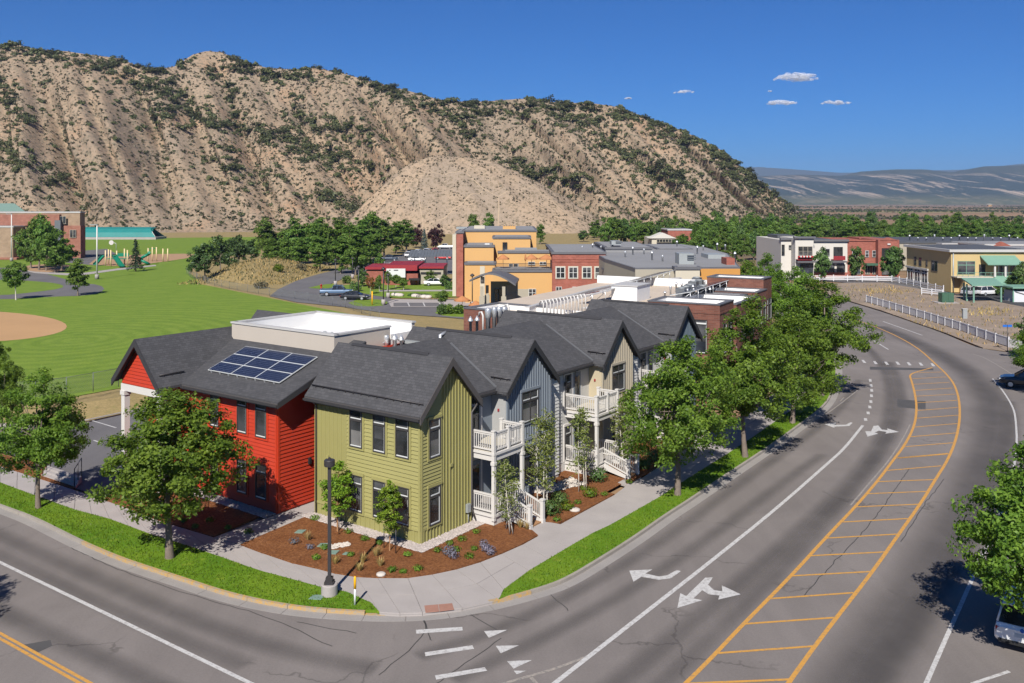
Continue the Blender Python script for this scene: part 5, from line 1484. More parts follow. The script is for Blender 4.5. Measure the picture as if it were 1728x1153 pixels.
umbrella(Vector((XD(886.5, 145), 145, Z)), .3, 2.4, 'closed orange parasol on the roof terrace', True)
umbrella(Vector((XD(903, 138), 138, 0)), 1.3, 2.4, 'orange parasol by the ground floor window')
umbrella(Vector((XD(780, 140), 140, 0)), 1.3, 1.9, 'orange parasol on the lawn left of the entrance')
umbrella(Vector((XD(803, 135), 135, 0)), 1.1, 1.7, 'orange parasol beside the entrance canopy')
# entrance canopy with a vaulted roof
ec = thing('entrance_canopy', 'entrance canopy with curved grey roof on stone pillars', 'canopy', (XD(838, 131), 131, 0))
n = 12
def arc(x0, x1, yb, rise, D): return [Vector((XD(x0 + (x1 - x0) * i / n, D), D, ZD(yb, D) + rise * math.sin(math.pi * (.12 + .88 * i / n)) )) for i in range(n + 1)]
f_, b_ = arc(792, 870, 480, 1.6, 127), arc(812, 876, 470, 1.2, 138)
mb = MB()
for i in range(n):
    q = [f_[i], f_[i + 1], b_[i + 1], b_[i]]
    mb.poly(q, 0, True); mb.poly([p - UP * .25 for p in q[::-1]], 0, True); mb.poly([f_[i] - UP * .25, f_[i + 1] - UP * .25, f_[i + 1], f_[i]])
mb.poly([f_[n] - UP * .25, b_[n] - UP * .25, b_[n], f_[n]]); mb.poly([f_[0], b_[0], b_[0] - UP * .25, f_[0] - UP * .25])
mb.build('curved_roof', M['slatecap'], ec)
for px, D in ((813, 128), (822, 130), (850, 128), (858, 131), (866, 133)):
    mb = MB(); x = XD(px, D); mb.aab(x - .35, x + .35, D, D + .7, 0, 3.0); mb.aab(x - .22, x + .22, D + .13, D + .57, 3.0, 4.4); mb.build('pillar', M['beige'], ec)
mb = MB(); mb.aab(XD(828, 137), XD(874, 137), 137.5, 138, 0, 4.3); mb.build('entrance_wall', M['beige'], ec)
pwin(ec, 834, 841, 487, 511, 137.4, 1, 3, 'blue', 'glass'); pwin(ec, 842, 848, 487, 511, 137.4, 1, 2, 'frame', 'glass')

# red brick wing with four windows
rb = thing('red_brick_wing', 'red brick two storey wing with paired white windows', 'building', (XD(977, 141), 141, 0))
pbox(rb, 'wall', 932, 1022, 429, 141, 25, 'red_brick', 'slatecap')
for y in (437, 441): pbox(rb, 'brick_band', 932, 1022, y, 140.93, .07, 'red_brick', z0=ZD(y + 1.2, 140.93))
for x in (938.5, 960, 983, 1004): pwin(rb, x, x + 14.5, 451, 469.5, 140.95, 2, 2, 'sash', 'glass', 'cream')
for x, w in ((938, 10), (966, 10)): pwin(rb, x, x + w, 484, 500, 140.95, 2, 1, 'sash')
# grey roofed range
def poly_prism(root, name, pts, z0, z1, m):
    mb = MB(); mb.prism([Vector((p[0], p[1], z0)) for p in pts], UP * (z1 - z0)); return mb.build(name, M[m], root)
gr = thing('grey_roofed_range', 'long beige and ochre range with wide grey flat roofs', 'building', (XD(1150, 116), 116, 0))
zt = 8.06
ft = [G(1072, 453, zt), G(1249, 451, zt), G(1228, 428, zt), G(1192, 418, zt), G(1150, 412, zt), G(975, 412, zt), G(1000, 425, zt), G(1020, 437, zt)]
poly_prism(gr, 'wall', ft, .05, zt - .5, 'beige')
poly_prism(gr, 'roof_edge', ft, zt - .5, zt, 'slatecap')
ins = [p.lerp(sum(ft, Vector()) / len(ft), .02) for p in ft]
mb = MB(); mb.flat([Vector((p.x, p.y, zt + .01)) for p in ins]); mb.build('flat_roof', M['roofgrey'], gr)
Df = ft[0].y
pbox(gr, 'cream_bay', 1140, 1181, 455, Df - 1.2, 1.6, 'cream', 'slatecap')
pbox(gr, 'ochre_wall', 1181, 1249, 454, Df - .35, .4, 'ochre_d')
pbox(gr, 'beige_wall', 1072, 1140, 455, Df - .2, .4, 'beige')
# left front with a lower cream gallery
p, q = G(1018, 452, 6.6), G(1062, 463, 6.6)
mb = MB(); d = (q - p); n_ = Vector((d.y, -d.x, 0)).normalized(); mb.box(Vector((p.x, p.y, .05)), d, n_ * -3, UP * 6.3); mb.build('gallery_wall', M['cream'], gr)
mb = MB(); mb.box(Vector((p.x, p.y, 6.35)) + n_ * .3, d, n_ * -3.5, UP * .3); mb.build('gallery_roof', M['slatecap'], gr)
for i in range(7):
    window(gr, Vector((p.x, p.y, 3.2)) + d * (.04 + .135 * i) + n_ * .01, d.normalized(), n_, d.length * .085, 2.6, 0, 1, None, .1, 'beige', 'glass', .08, False)
pbox(gr, 'step_roof', 1022, 1100, 421, 150, 20, 'roofgrey', 'slatecap', z0=8)
pbox(gr, 'step_roof', 1110, 1168, 423, 158, 14, 'roofgrey', 'slatecap', z0=8)
pbox(gr, 'brick_end', 1226, 1240, 436, 120, 3, 'red_brick', z0=3)
pbox(gr, 'brick_end', 1120, 1136, 416, 172, 3, 'red_brick', z0=3)
pbox(gr, 'stair_box', 1195, 1224, 430, 133, 5, 'hvac', z0=8)
for (x0, x1, y0, D, dp, zz) in ((1032, 1048, 407, 150, 3, 9.3), (1146, 1171, 428, 121, 3, 8)):
    u = thing('rooftop_unit', 'tall grey green rooftop unit at the back of the grey roof' if x0 < 1100 else 'large grey green rooftop unit above the cream bay', 'hvac unit', (XD(x0, D), D, zz))
    X0, X1, Z1 = XD(x0, D), XD(x1, D), ZD(y0, D)
    mb = MB(); mb.aab(X0, X1, D, D + dp, zz, Z1); mb.build('casing', M['hvac'], u)
    for k in range(3): mb = MB(); zl = zz + (Z1 - zz) * (.45 + .17 * k); mb.aab(X1 - .9, X1 + .25, D - .15, D + .1, zl, zl + .12); mb.build('louvre', M['hvac_dark'], u)
for i in range(16):
    px = 985 + i * 17 + rng.uniform(-5, 5); py = 424 + rng.uniform(-6, 18) * (px > 1040)
    vent(G(px, py, zt), .9 + .5 * (i % 2), .12, 'cap' if i % 2 else 'fat', 'white vent pipe scattered on the grey flat roof', 'vents on the grey roofs')

# low red building with the white board
sh = thing('red_shop', 'low red brick building with red fascia and white sign board', 'building', (XD(690, 178), 178, 0))
pbox(sh, 'wall', 649, 705, 462, 178, 14, 'red_brick'); pbox(sh, 'red_fascia', 648, 704, 449, 177.6, 14.8, 'burgundy', z0=ZD(457, 177.6))
mb = MB(); mb.aab(XD(648, 177.6), XD(704, 177.6), 177.5, 177.6, ZD(457, 177.5), ZD(447.5, 177.5)); mb.build('fascia_board', M['fascia_red'], sh)
pbox(sh, 'wall', 708, 748, 452, 180, 10, 'beige', None); pbox(sh, 'red_roof_edge', 707, 749, 450, 179.6, 10.6, 'fascia_red', z0=ZD(453.5, 179.6))
pbox(sh, 'dark_band', 710, 744, 459.5, 179.9, .08, 'black', z0=ZD(463, 179.9))
pbox(sh, 'wall', 618, 646, 456, 181, 10, 'red_brick', None); pbox(sh, 'red_roof_edge', 616, 648, 451, 180.6, 10.6, 'fascia_red', z0=ZD(455, 180.6))
mb = MB(); D = 177.2; mb.aab(XD(652, D), XD(684, D), D, D + .15, ZD(468.5, D), ZD(453.5, D)); bd = mb.build('sign_board', M['sash'], sh)
for (x0, x1, y) in ((656.5, 659, 456.2), (664.5, 672, 456.2)):
    mb = MB(); mb.aab(XD(x0, D), XD(x1, D), D - .03, D, ZD(y + .8, D), ZD(y - .8, D)); mb.build('sign_lettering', M['frame'], bd)
mb = MB(); mb.aab(XD(690, 177), XD(708, 177), 176.5, 177.6, ZD(473, 177), ZD(470, 177)); mb.build('awning', M['black'], sh)
cpk = thing('solar_carport', 'dark solar panel carport roof in the back car park', 'carport', (XD(728, 205), 205, 0))
X0, X1 = XD(690, 205), XD(763, 205)
for i in range(14):
    x = X0 + (X1 - X0) * i / 14; mb = MB(); mb.box((x, 203, 4.0), ((X1 - X0) / 14 - .05, 0, 0), (0, 6, 1.2), (0, -.02, .1)); mb.build('solar_panel', M['hvac_dark'], cpk)
for i in range(4): mb = MB(); x = X0 + (X1 - X0) * (i + .5) / 4; mb.tube([(x, 206, 0), (x, 206, 4.5)], .12, 8); mb.build('post', M['metal'], cpk)

# ================================================================== right-hand shops
wb = thing('white_shop_building', 'white stucco two storey shop building with dark red windows', 'building', (XD(1380, 196), 196, 0))
def cornice(root, x0, x1, y, D, m, d=.5, h=.4):
    mb = MB(); mb.aab(XD(x0, D) - .2, XD(x1, D) + .2, D - d, D + .5, ZD(y, D), ZD(y, D) + h); mb.build('cornice', M[m], root)
pbox(wb, 'wall', 1342, 1373, 402.5, 195, 20, 'chalk'); cornice(wb, 1341, 1374, 402.5, 195, 'slatecap')
pbox(wb, 'wall', 1373, 1430, 407.5, 197, 20, 'chalk'); cornice(wb, 1374, 1430, 407.5, 197, 'slatecap')
pbox(wb, 'wall', 1318, 1342, 405, 198, 20, 'chalk'); cornice(wb, 1318, 1342, 405, 198, 'slatecap')
pbox(wb, 'roof_block', 1312, 1340, 397, 206, 8, 'roofdark', z0=8)
mb = MB(); mb.aab(XD(1319, 200), XD(1429, 200), 198.5, 216.5, ZD(407.5, 197) - .1, ZD(407.5, 197) + .05); mb.build('flat_roof', M['roofdark'], wb)
pwin(wb, 1347, 1371, 416, 432, 194.9, 3, 2, 'beige'); pwin(wb, 1331, 1341, 414, 421, 197.9, 2, 1, 'frame'); pwin(wb, 1319, 1324, 413, 431, 197.9, 1, 1, 'frame')
pwin(wb, 1406.5, 1422, 417, 438, 196.9, 3, 2, 'frame'); pwin(wb, 1393, 1400, 420, 432, 196.9, 1, 1, 'hvac')
for (x0, x1) in ((1350, 1372), (1378, 1396), (1398, 1408), (1412, 1426)): pwin(wb, x0, x1, 446, 462, (194.9 if x0 < 1373 else 196.9), 2, 1, 'frame', 'glass2')
for (x0, x1, y, D) in ((1345, 1373, 433, 194), (1405, 1425, 433, 196)):
    mb = MB(); mb.aab(XD(x0, D), XD(x1, D), D - .6, D + .99, ZD(y + 6, D), ZD(y + 5, D)); mb.aab(XD(x0, D), XD(x1, D), D - .6, D - .5, ZD(y + 5, D), ZD(y - 1, D)); mb.build('balcony', M['burgundy'], wb)
for i in range(9): mb = MB(); D = 193; x = XD(1349 + i * 2.6, D); mb.lathe((x, D, ZD(433, D) - .3), [(.1, 0), (.25, .2), (.15, .42), (.01, .45)], 6); mb.build('flower_pot', M['white' if i % 2 else 'tail'], wb)
pbox(wb, 'awning', 1346, 1430, 441, 193.5, 1.4, 'slatecap', z0=ZD(443.5, 193.5))
pbox(wb, 'brick_base', 1373, 1430, 460, 196.8, .19, 'red_brick')
rbk = thing('red_brick_shop', 'red brick shop building with gabled parapet on its right end', 'building', (XD(1474, 197), 197, 0))
pbox(rbk, 'wall', 1430, 1482, 407, 197, 20, 'red_brick'); cornice(rbk, 1430, 1482, 407, 197, 'red_brick', .2, .3)
pbox(rbk, 'wall', 1482, 1517.5, 405, 195.5, 18, 'red_brick')
D = 195.4; mb = MB(); mb.prism([(XD(1485, D), D, ZD(405.5, D)), (XD(1515, D), D, ZD(405.5, D)), (XD(1500, D), D, ZD(401, D))], (0, 1, 0)); mb.build('gable', M['red_brick'], rbk)
mb = MB(); mb.aab(XD(1497.5, D), XD(1502.5, D), D - .1, D, ZD(413.5, D), ZD(411, D)); mb.build('name_plate', M['white'], rbk)
for x in (1430, 1450): pbox(rbk, 'chimney', x, x + 4, 401.5 if x > 1440 else 403, 205, 1, 'red_brick', z0=8)
pwin(rbk, 1488, 1514, 419, 437, 195.4, 2, 1, 'frame', 'black'); pwin(rbk, 1472, 1478, 423, 434, 196.9, 1, 2, 'sash'); pwin(rbk, 1460, 1466, 423, 434, 196.9, 1, 2, 'sash'); pwin(rbk, 1438, 1444, 423, 434, 196.9, 1, 2, 'sash')
for (x0, x1) in ((1436, 1452), (1460, 1468), (1472, 1480)): pwin(rbk, x0, x1, 449, 463, 196.9, 2, 1, 'cream', 'glass2')
pwin(rbk, 1488, 1514, 445, 464, 195.4, 3, 1, 'frame', 'glass2')
pbox(rbk, 'awning', 1463, 1482, 445, 195, 1.9, 'box_green', z0=ZD(448.5, 195)); cornice(rbk, 1430, 1482, 445, 196.9, 'red_brick', .1, .2)
# dark roofed row behind
dr = thing('dark_roofed_row', 'long row of shops with dark flat roofs behind the yellow building', 'building', (XD(1620, 215), 215, 0))
pbox(dr, 'wall', 1518, 1800, 411, 215, 30, 'beige', 'roofdark', roofm='roofdark')
pbox(dr, 'cream_front', 1590, 1665, 413.5, 212, 3, 'cream', 'coping'); pbox(dr, 'brick_front', 1662, 1800, 415, 200, 15, 'red_brick', 'coping')
D = 199.8; mb = MB(); mb.prism([(XD(1674, D), D, ZD(416, D)), (XD(1708, D), D, ZD(416, D)), (XD(1691, D), D, ZD(408, D))], (0, 1, 0)); mb.build('gable', M['red_brick'], dr)
pbox(dr, 'brick_wall', 1698, 1800, 424, 178, 12, 'red_brick', 'coping', z0=.05)
for x in (1702, 1712, 1722, 1735): pwin(dr, x, x + 6, 441, 452, 177.9, 1, 1, 'cream')
for i in range(14): vent(Vector((XD(1535 + i * 14, 222), 222, ZD(411, 215) + .3)), .9 + .7 * (i % 3 == 0), .16, 'fat' if i % 2 else 'cap', 'pale vent on the dark shop roofs', 'vents on the dark shop roofs')
# yellow building
yc, yl, yr = G(1605, 494), G(1530, 478), G(1700, 489)
u1 = (yl - yc); L1 = u1.length; u1.normalize(); v1 = Vector((u1.y, -u1.x, 0)); L2 = (yr - yc).length
YB = Fr(yc, u1, v1)
yb = thing('yellow_building', 'yellow stucco two storey building with sage green awning roofs', 'building', yc)
zy = 7.35
mb = MB(); mb.fbox(YB, 0, L1, 0, L2, .05, zy); mb.build('wall', M['yellow'], yb)
mb = MB(); mb.fbox(YB, -.5, L1 + .4, -.5, L2 + .4, zy, zy + .45); mb.build('cornice', M['coping'], yb)
mb = MB(); mb.fbox(YB, .2, L1 - .3, .2, L2 - .3, zy + .451, zy + .5); mb.build('flat_roof', M['roofdark'], yb)
for (t, w, z, h) in ((.76, .05, 3.9, 1.7), (.64, .055, 3.85, 1.7), (.5, .035, 4.0, 1.2), (.28, .13, 3.4, 1.9)):
    window(yb, YB.p(L1 * (t + w), -.0, z), -u1, -v1, L1 * w, h, 0, 2 if w > .1 else 1, None, .1, 'frame', 'glass2', .08, False)
for t in (.84, .67, .5): window(yb, YB.p(L1 * (t + .13), 0, .6), -u1, -v1, L1 * .13, 2.6, .2, 2, 'white', .2, 'white', 'glass2', .1, False)
mb = MB(); mb.fbox(YB, L1 * .48, L1, -.25, 0, 3.25, 3.6); mb.build('string_course', M['coping'], yb)
for (t, w) in ((.08, .22), (.74, .17)):
    window(yb, YB.p(0, L2 * t, 3.3), v1, -u1, L2 * w, 2.4, .3, 2, None, .1, 'sage', 'glass2', .08, False)
window(yb, YB.p(0, L2 * .6, 3.4), v1, -u1, L2 * .1, 1.8, 0, 2, 'white', .2, 'white', 'glass2', .1, False)
window(yb, YB.p(0, L2 * .35, 3.0), v1, -u1, L2 * .08, 2.1, 0, 1, None, .1, 'frame', 'glass2', .06, False)
mb = MB(); mb.fbox(YB, -2.2, -.01, L2 * .1, L2, .05, 2.85); mb.build('ground_floor_wall', M['yellow'], yb)
mb = MB(); mb.fbox(YB, -2.3, -.01, 0, L2 * 1.05, 2.85, 3.05); mb.build('balcony_floor', M['cream'], yb)
mb = MB(); mb.fbox(YB, -2.3, -2.24, 0, L2 * 1.05, 3.75, 3.82); mb.fbox(YB, -2.3, -2.24, 0, L2 * 1.05, 3.3, 3.34)
for i in range(16): mb.fbox(YB, -2.3, -2.25, L2 * 1.05 * i / 15 - .02, L2 * 1.05 * i / 15 + .03, 3.05, 3.8)
mb.build('balcony_rail', M['sage'], yb)
def awn(b0, b1, a0, a1, z0, z1, root, nm='awning_roof'):
    mb = MB(); roof_plane(mb, YB.p(a0, b0, z0), YB.p(a0, b1, z0), YB.p(a1, b1, z1), YB.p(a1, b0, z1), .18); mb.build(nm, M['sage'], root)
awn(L2 * .36, L2 * .80, -2.9, -.02, 5.35, 6.75, yb); awn(L2 * .45, L2 * .9, -4.2, -2.25, 2.0, 3.2, yb)
for b in (.45, .58, .72): mb = MB(); mb.fbox(YB, -2.6, -2.35, L2 * b, L2 * b + .3, 3.05, 5.4); mb.build('awning_post', M['white'], yb)
downspout(yb, [YB.p(-.1, .35, 7.3), YB.p(-.1, .35, .2)], .12, 'hvac')
cp = thing('carport', 'sage green carport roof on posts in front of the yellow building', 'carport', G(1650, 499))
c0, c1 = G(1636, 500), G(1684, 503)
mb = MB(); zc = 3.0
q0, q1, q2, q3 = G(1640, 481, zc), G(1693, 480.5, zc), G(1678, 469, zc + .7), G(1622, 469, zc + .7)
roof_plane(mb, q0, q1, q2, q3, .2); mb.build('carport_roof', M['sage'], cp)
for p_ in (q0.lerp(q2, .06), q1.lerp(q3, .06), q3.lerp(q1, .06), q0.lerp(q3, .5)):
    mb = MB(); mb.box((p_.x, p_.y, 0), (.22, 0, 0), (0, .22, 0), (0, 0, 2.9)); mb.build('post', M['sage'], cp)
tr = thing('trash_enclosure', 'small sage roofed enclosure with white gate at the right edge', 'shed', G(1712, 512))
p_ = G(1711, 511); mb = MB(); mb.aab(p_.x, p_.x + 6, p_.y, p_.y + 3, 0, 1.9); mb.build('gate', M['fence'], tr)
mb = MB(); mb.aab(p_.x - .5, p_.x + 7, p_.y - .6, p_.y + 4, 2.35, 2.6); mb.build('roof', M['sage'], tr)
for dx in (-.15, 6): mb = MB(); mb.aab(p_.x + dx - .1, p_.x + dx + .1, p_.y - .15, p_.y - .0, 0, 2.35); mb.build('post', M['sage'], tr)
mb = MB(); mb.prism([p_ + Vector((.2, -.04, 1.7)), p_ + Vector((.2, -.04, 1.85)), p_ + Vector((5.8, -.04, .25)), p_ + Vector((5.8, -.04, .1))], (0, .03, 0)); mb.build('brace', M['frame'], tr)
ub = thing('utility_cabinet', 'dark green utility cabinet on a concrete pad in the dirt lot', 'utility box', G(1598, 512))
p_ = G(1590, 512, .1); mb = MB(); mb.aab(p_.x - .8, p_.x + 2.6, p_.y - .3, p_.y + 2.2, .05, .22); mb.build('pad', M['concrete'], ub)
mb = MB(); mb.aab(p_.x, p_.x + 1.9, p_.y, p_.y + 1.4, .22, 1.75); mb.build('cabinet', M['box_green'], ub)
for k in (0.1, 1.0): mb = MB(); mb.aab(p_.x + k, p_.x + k + .8, p_.y - .04, p_.y, .35, 1.65); mb.build('cabinet_door', M['box_green'], ub)
p_ = G(1629, 538, .1); pd = thing('utility_pedestal', 'small pale utility pedestal standing in the dirt lot', 'utility box', p_)
mb = MB(); mb.aab(p_.x - .3, p_.x + .3, p_.y, p_.y + .4, .1, 1.4); mb.build('cabinet', M['hvac'], pd)
mb = MB(); mb.aab(p_.x - .36, p_.x + .36, p_.y - .06, p_.y + .46, 1.4, 1.5); mb.build('lid', M['coping'], pd)
p_ = G(1700, 593, .1); sp = thing('street_sign', 'thin street sign post with blue name blade by the white fence', 'sign', p_)
mb = MB(); mb.tube([p_, p_ + UP * 2.9], .04, 8); mb.build('post', M['dark_metal'], sp)
mb = MB(); mb.aab(p_.x - .5, p_.x + .5, p_.y - .02, p_.y + .02, 2.75, 3.0); mb.build('name_blade', M['blue_sign'], sp)
# far white building with classical gable
fb = thing('gabled_hall', 'white gabled hall with brick wing among far trees', 'building', (XD(1130, 260), 260, 0))
pbox(fb, 'wall', 1100, 1140, 402, 260, 15, 'cream'); pbox(fb, 'brick_wing', 1127, 1167, 389, 275, 12, 'red_brick', 'coping')
D = 259.5; mb = MB(); mb.prism([(XD(1096, D), D, ZD(402.5, D)), (XD(1142, D), D, ZD(402.5, D)), (XD(1119, D), D, ZD(393, D))], (0, 6, 0)); mb.build('gable', M['chalk'], fb)
pwin(fb, 1108, 1138, 404, 409, 259.4, 6, 1, 'cream')

# ================================================================== white fences
def vinyl_fence(name, pix, h, label, solid=True, step=2.4):
    t = thing(name, label, 'fence', G(*pix[0], .1))
    pts = resample([G(x, y, .1) for x, y in pix], step)
    for i, p in enumerate(pts):
        mb = MB(); mb.box(p - Vector((.07, .07, 0)), (.14, 0, 0), (0, .14, 0), UP * (h + .06)); mb.box(p - Vector((.09, .09, -(h + .06))), (.18, 0, 0), (0, .18, 0), UP * .05); mb.build('fence_post', M['fence'], t)
        if i:
            q = pts[i - 1]; d = p - q; L = d.length; d.normalize(); s = Vector((-d.y, d.x, 0)); o = q + d * .07
            if solid:
                mb = MB(); mb.box(o - s * .02 + UP * .1, d * (L - .14), s * .04, UP * (h - .15)); mb.build('fence_panel', M['fence'], t)
                mb = MB(); mb.box(o - s * .04 + UP * (h - .05), d * (L - .14), s * .08, UP * .1); mb.build('fence_rail', M['fence'], t)
            else:
                for z in (.3, .62, .94):
                    mb = MB(); mb.box(o - s * .02 + UP * z, d * (L - .14), s * .04, UP * .17); mb.build('fence_rail', M['fence'], t)
    return t
vinyl_fence('vinyl_fence', [(1462, 510), (1490, 518), (1560, 539), (1620, 558), (1680, 579), (1702, 586)], 1.05, 'white vinyl panel fence curving along the main road')
pk = thing('picket_fence', 'short white picket fence at the end of the road fence', 'fence', G(1702, 586, .1))
p0_, p1_ = G(1703, 586.5, .1), G(1760, 598, .1)
d = p1_ - p0_; L = d.length; d.normalize(); s_ = Vector((-d.y, d.x, 0))
for i in range(int(L / .16)):
    mb = MB(); mb.box(p0_ + d * (.16 * i), d * .08, s_ * .03, UP * 1.0); mb.build('picket', M['fence'], pk)
for z in (.25, .75): mb = MB(); mb.box(p0_ + UP * z + s_ * .03, d * L, s_ * .04, UP * .09); mb.build('fence_rail', M['fence'], pk)
vinyl_fence('vinyl_fence', [(1360, 474), (1430, 475), (1505, 476), (1530, 480), (1592, 494)], 1.25, 'white rail fence along the back of the dirt lot', False, 3.0)
vinyl_fence('vinyl_fence', [(1555, 497), (1590, 500.5)], 1.1, 'short white rail fence section nearest the green cabinet', False, 2.4)

# ================================================================== school side
sc_ = thing('school_building', 'brown and red block school building at the far left', 'building', (XD(60, 262), 262, 0))
pbox(sc_, 'wall', -260, 106, 383, 262, 3, 'school'); pbox(sc_, 'red_band', -260, 100, 362, 261.8, 3, 'school_red', z0=ZD(381, 261.8))
pbox(sc_, 'upper_wall', -260, 135, 359.5, 263, 3, 'school', 'coping'); pbox(sc_, 'red_wall', 92, 136, 381, 262.4, 3, 'school_red'); pbox(sc_, 'brick_base', -260, 28, 435, 255, 8, 'school_red'); pbox(sc_, 'low_wing', -260, 22, 384, 256, 7, 'school', 'coping')
for (x0, y0) in ((101, 365), (118, 388)): pwin(sc_, x0, x0 + 10.5, y0, y0 + 13, 262.2, 2, 1, 'cream')
pbox(sc_, 'door_bay', 92, 102, 372, 261, 1, 'hvac_dark')
mb = MB(); D = 268; X0, X1 = XD(-260, D), XD(22, D)
mb.prism([(X0, D, 13.2), (X1 + 4, D, 13.2), (X1 - 4, D + 8, 15.9), (X0, D + 8, 15.9)], (0, 0, -.3)); mb.build('metal_roof', M['lid'], sc_)
tb = thing('teal_canopy', 'long teal fabric covered structure at the foot of the hill', 'greenhouse', (XD(200, 385), 385, 0))
D = 392; X0, X1 = XD(100, D), XD(262, D)
mb = MB()
prof = [(0, 1.0), (1.0, 3.0), (3, 4.6), (6, 5.2)]
nseg = 24
for i in range(nseg):
    xa, xb = X0 + (X1 - X0) * i / nseg, X0 + (X1 - X0) * (i + 1) / nseg
    for (d0, z0), (d1, z1) in zip(prof, prof[1:]):
        k0 = 1.6 if i == nseg - 1 else 0
        mb.poly([(xa, D + d0, z0), (xb - (z0 - 1) * .9 * (i == nseg - 1), D + d0, z0), (xb - (z1 - 1) * .9 * (i == nseg - 1), D + d1, z1), (xa, D + d1, z1)], 0, True)
mb.poly([(X0, D + 12, .6), (X0, D + 6, 5.2), (X1 - 3.8, D + 6, 5.2), (X1, D + 12, .6)])
mb.build('canvas', M['teal'], tb)
mb = MB(); mb.aab(X0, X1 + .3, D - .2, D + 12, -.1, .95); mb.build('concrete_base', M['concrete'], tb)
mb = MB(); mb.tube([(X1 - 3.7, D + 5.8, 5.3), (X1 - 1.7, D + 1.0, 3.1), (X1 + .1, D, 1.0)], .12, 6); mb.build('end_rib', M['white'], tb)
# playground
pg = thing('play_structure', 'tan posted playground structure with green slides', 'playground', G(205, 447))
posts = [(178, 449, 4.0), (183, 447, 4.0), (187, 450, 4.2), (197, 448, 3.8), (210, 447, 4.2), (215, 450, 4.2), (250, 441, 3.6), (257, 441, 3.9), (264, 441, 3.9), (275, 442, 3.6), (283, 442, 3.6)]
for (x, y, h) in posts:
    p_ = G(x, y); mb = MB(); mb.tube([p_, p_ + UP * h], .16, 8); mb.build('post', M['play_tan'], pg)
def slide(p, q, w):
    d = (q - p); s = Vector((-d.y, d.x, 0)).normalized() * w; mb = MB()
    mid = p.lerp(q, .85); mid.z = q.z + .15
    for a, b in ((p, mid), (mid, q)):
        mb.prism([a - s, a + s, b + s, b - s], UP * .08); mb.prism([a - s, b - s, b - s + UP * .45, a - s + UP * .45], s * .12); mb.prism([a + s, b + s, b + s + UP * .45, a + s + UP * .45], s * -.12)
    mb.build('slide', M['teal_plastic'], pg)
slide(G(172, 447) + UP * 2.4 + Vector((.5, 0, 0)), G(160, 449) + UP * .3, .5); slide(G(192, 449) + UP * 2.6, G(206, 452) + UP * .3, .6)
c = G(245, 447); mb = MB(); mb.tube([c + Vector((1.0 * math.cos(t * .7), 1.0 * math.sin(t * .7), 3.2 - t * .34)) for t in range(10)], .38, 8); mb.build('spiral_slide', M['teal_plastic'], pg)
mb = MB(); p_ = G(178, 448); q_ = G(215, 448); mb.box(p_ + UP * 1.6, q_ - p_, (0, 2.0, 0), UP * .12); mb.build('platform', M['teal_plastic'], pg)
mb = MB(); p_ = G(197, 446); mb.box(p_ + UP * 2.0, (3.2, 0, 0), (0, .1, 0), UP * .9); mb.build('panel', M['teal_plastic'], pg)
mb = MB(); mb.tube([G(250, 441) + UP * 3.4, G(264, 441) + UP * 3.5], .08, 6); mb.build('monkey_bar', M['teal_plastic'], pg)
bh = G(188, 427); bk_ = thing('basketball_hoop', 'white basketball backboard on a pole beyond the playground', 'hoop', bh)
mb = MB(); mb.tube([bh + Vector((1.5, 0, 0)), bh + Vector((1.5, 0, 3)), bh + UP * 3.6], .08, 6); mb.build('pole', M['metal'], bk_); mb = MB(); mb.tube([bh + Vector((0, -.1, 3.3)), bh + Vector((0, .05, 3.3))], .75, 12); mb.build('backboard', M['white'], bk_)
def light_pole(px, py, ytop, label, arm=1.2, m='white'):
    p_ = G(px, py); h = H - (ytop - YH) * p_.y / F
    t = thing('light_pole', label, 'light pole', p_)
    mb = MB(); mb.lathe(p_, [(.42, 0), (.42, .9), (.38, .95), (.01, .95)], 14); mb.build('base', M['concrete'], t)
    mb = MB(); mb.tube([p_ + UP * .9, p_ + UP * h], [.17, .13], 10); mb.build('pole', M[m], t)
    mb = MB(); mb.box(p_ + Vector((-arm - .3, -.2, h - .12)), (arm + .4, 0, 0), (0, .4, 0), UP * .16); mb.build('lamp_head', M['hvac'], t)
light_pole(163.7, 471, 379, 'tall white light pole on the lawn by the playground'); light_pole(19.5, 441, 361, 'tall white light pole in front of the school building')
# chain link fences
def chain_mat():
    m, nt, b = nodes('chain_link')
    b.inputs['Base Color'].default_value = (.22, .24, .24, 1); b.inputs['Roughness'].default_value = .5; b.inputs['Metallic'].default_value = .5
    co = coords(nt, 'UV')
    w1 = N(nt, 'ShaderNodeTexWave', wave_type='BANDS', bands_direction='DIAGONAL'); w1.inputs['Scale'].default_value = 3.5
    nt.links.new(co, w1.inputs[0])
    mp = N(nt, 'ShaderNodeMapping'); mp.inputs['Scale'].default_value = (-1, 1, 1); nt.links.new(co, mp.inputs[0])
    w2 = N(nt, 'ShaderNodeTexWave', wave_type='BANDS', bands_direction='DIAGONAL'); w2.inputs['Scale'].default_value = 3.5
    nt.links.new(mp.outputs[0], w2.inputs[0])
    mx = N(nt, 'ShaderNodeMath', operation='MAXIMUM'); nt.links.new(w1.outputs[1], mx.inputs[0]); nt.links.new(w2.outputs[1], mx.inputs[1])
    k = ramp(nt, mx.outputs[0], .955, .985)
    tr_ = N(nt, 'ShaderNodeBsdfTransparent'); ms = N(nt, 'ShaderNodeMixShader')
    nt.links.new(k, ms.inputs[0]); nt.links.new(tr_.outputs[0], ms.inputs[1]); nt.links.new(b.outputs[0], ms.inputs[2]); nt.links.new(ms.outputs[0], nt.nodes['Material Output'].inputs[0])
    return m
M['chain'] = chain_mat()
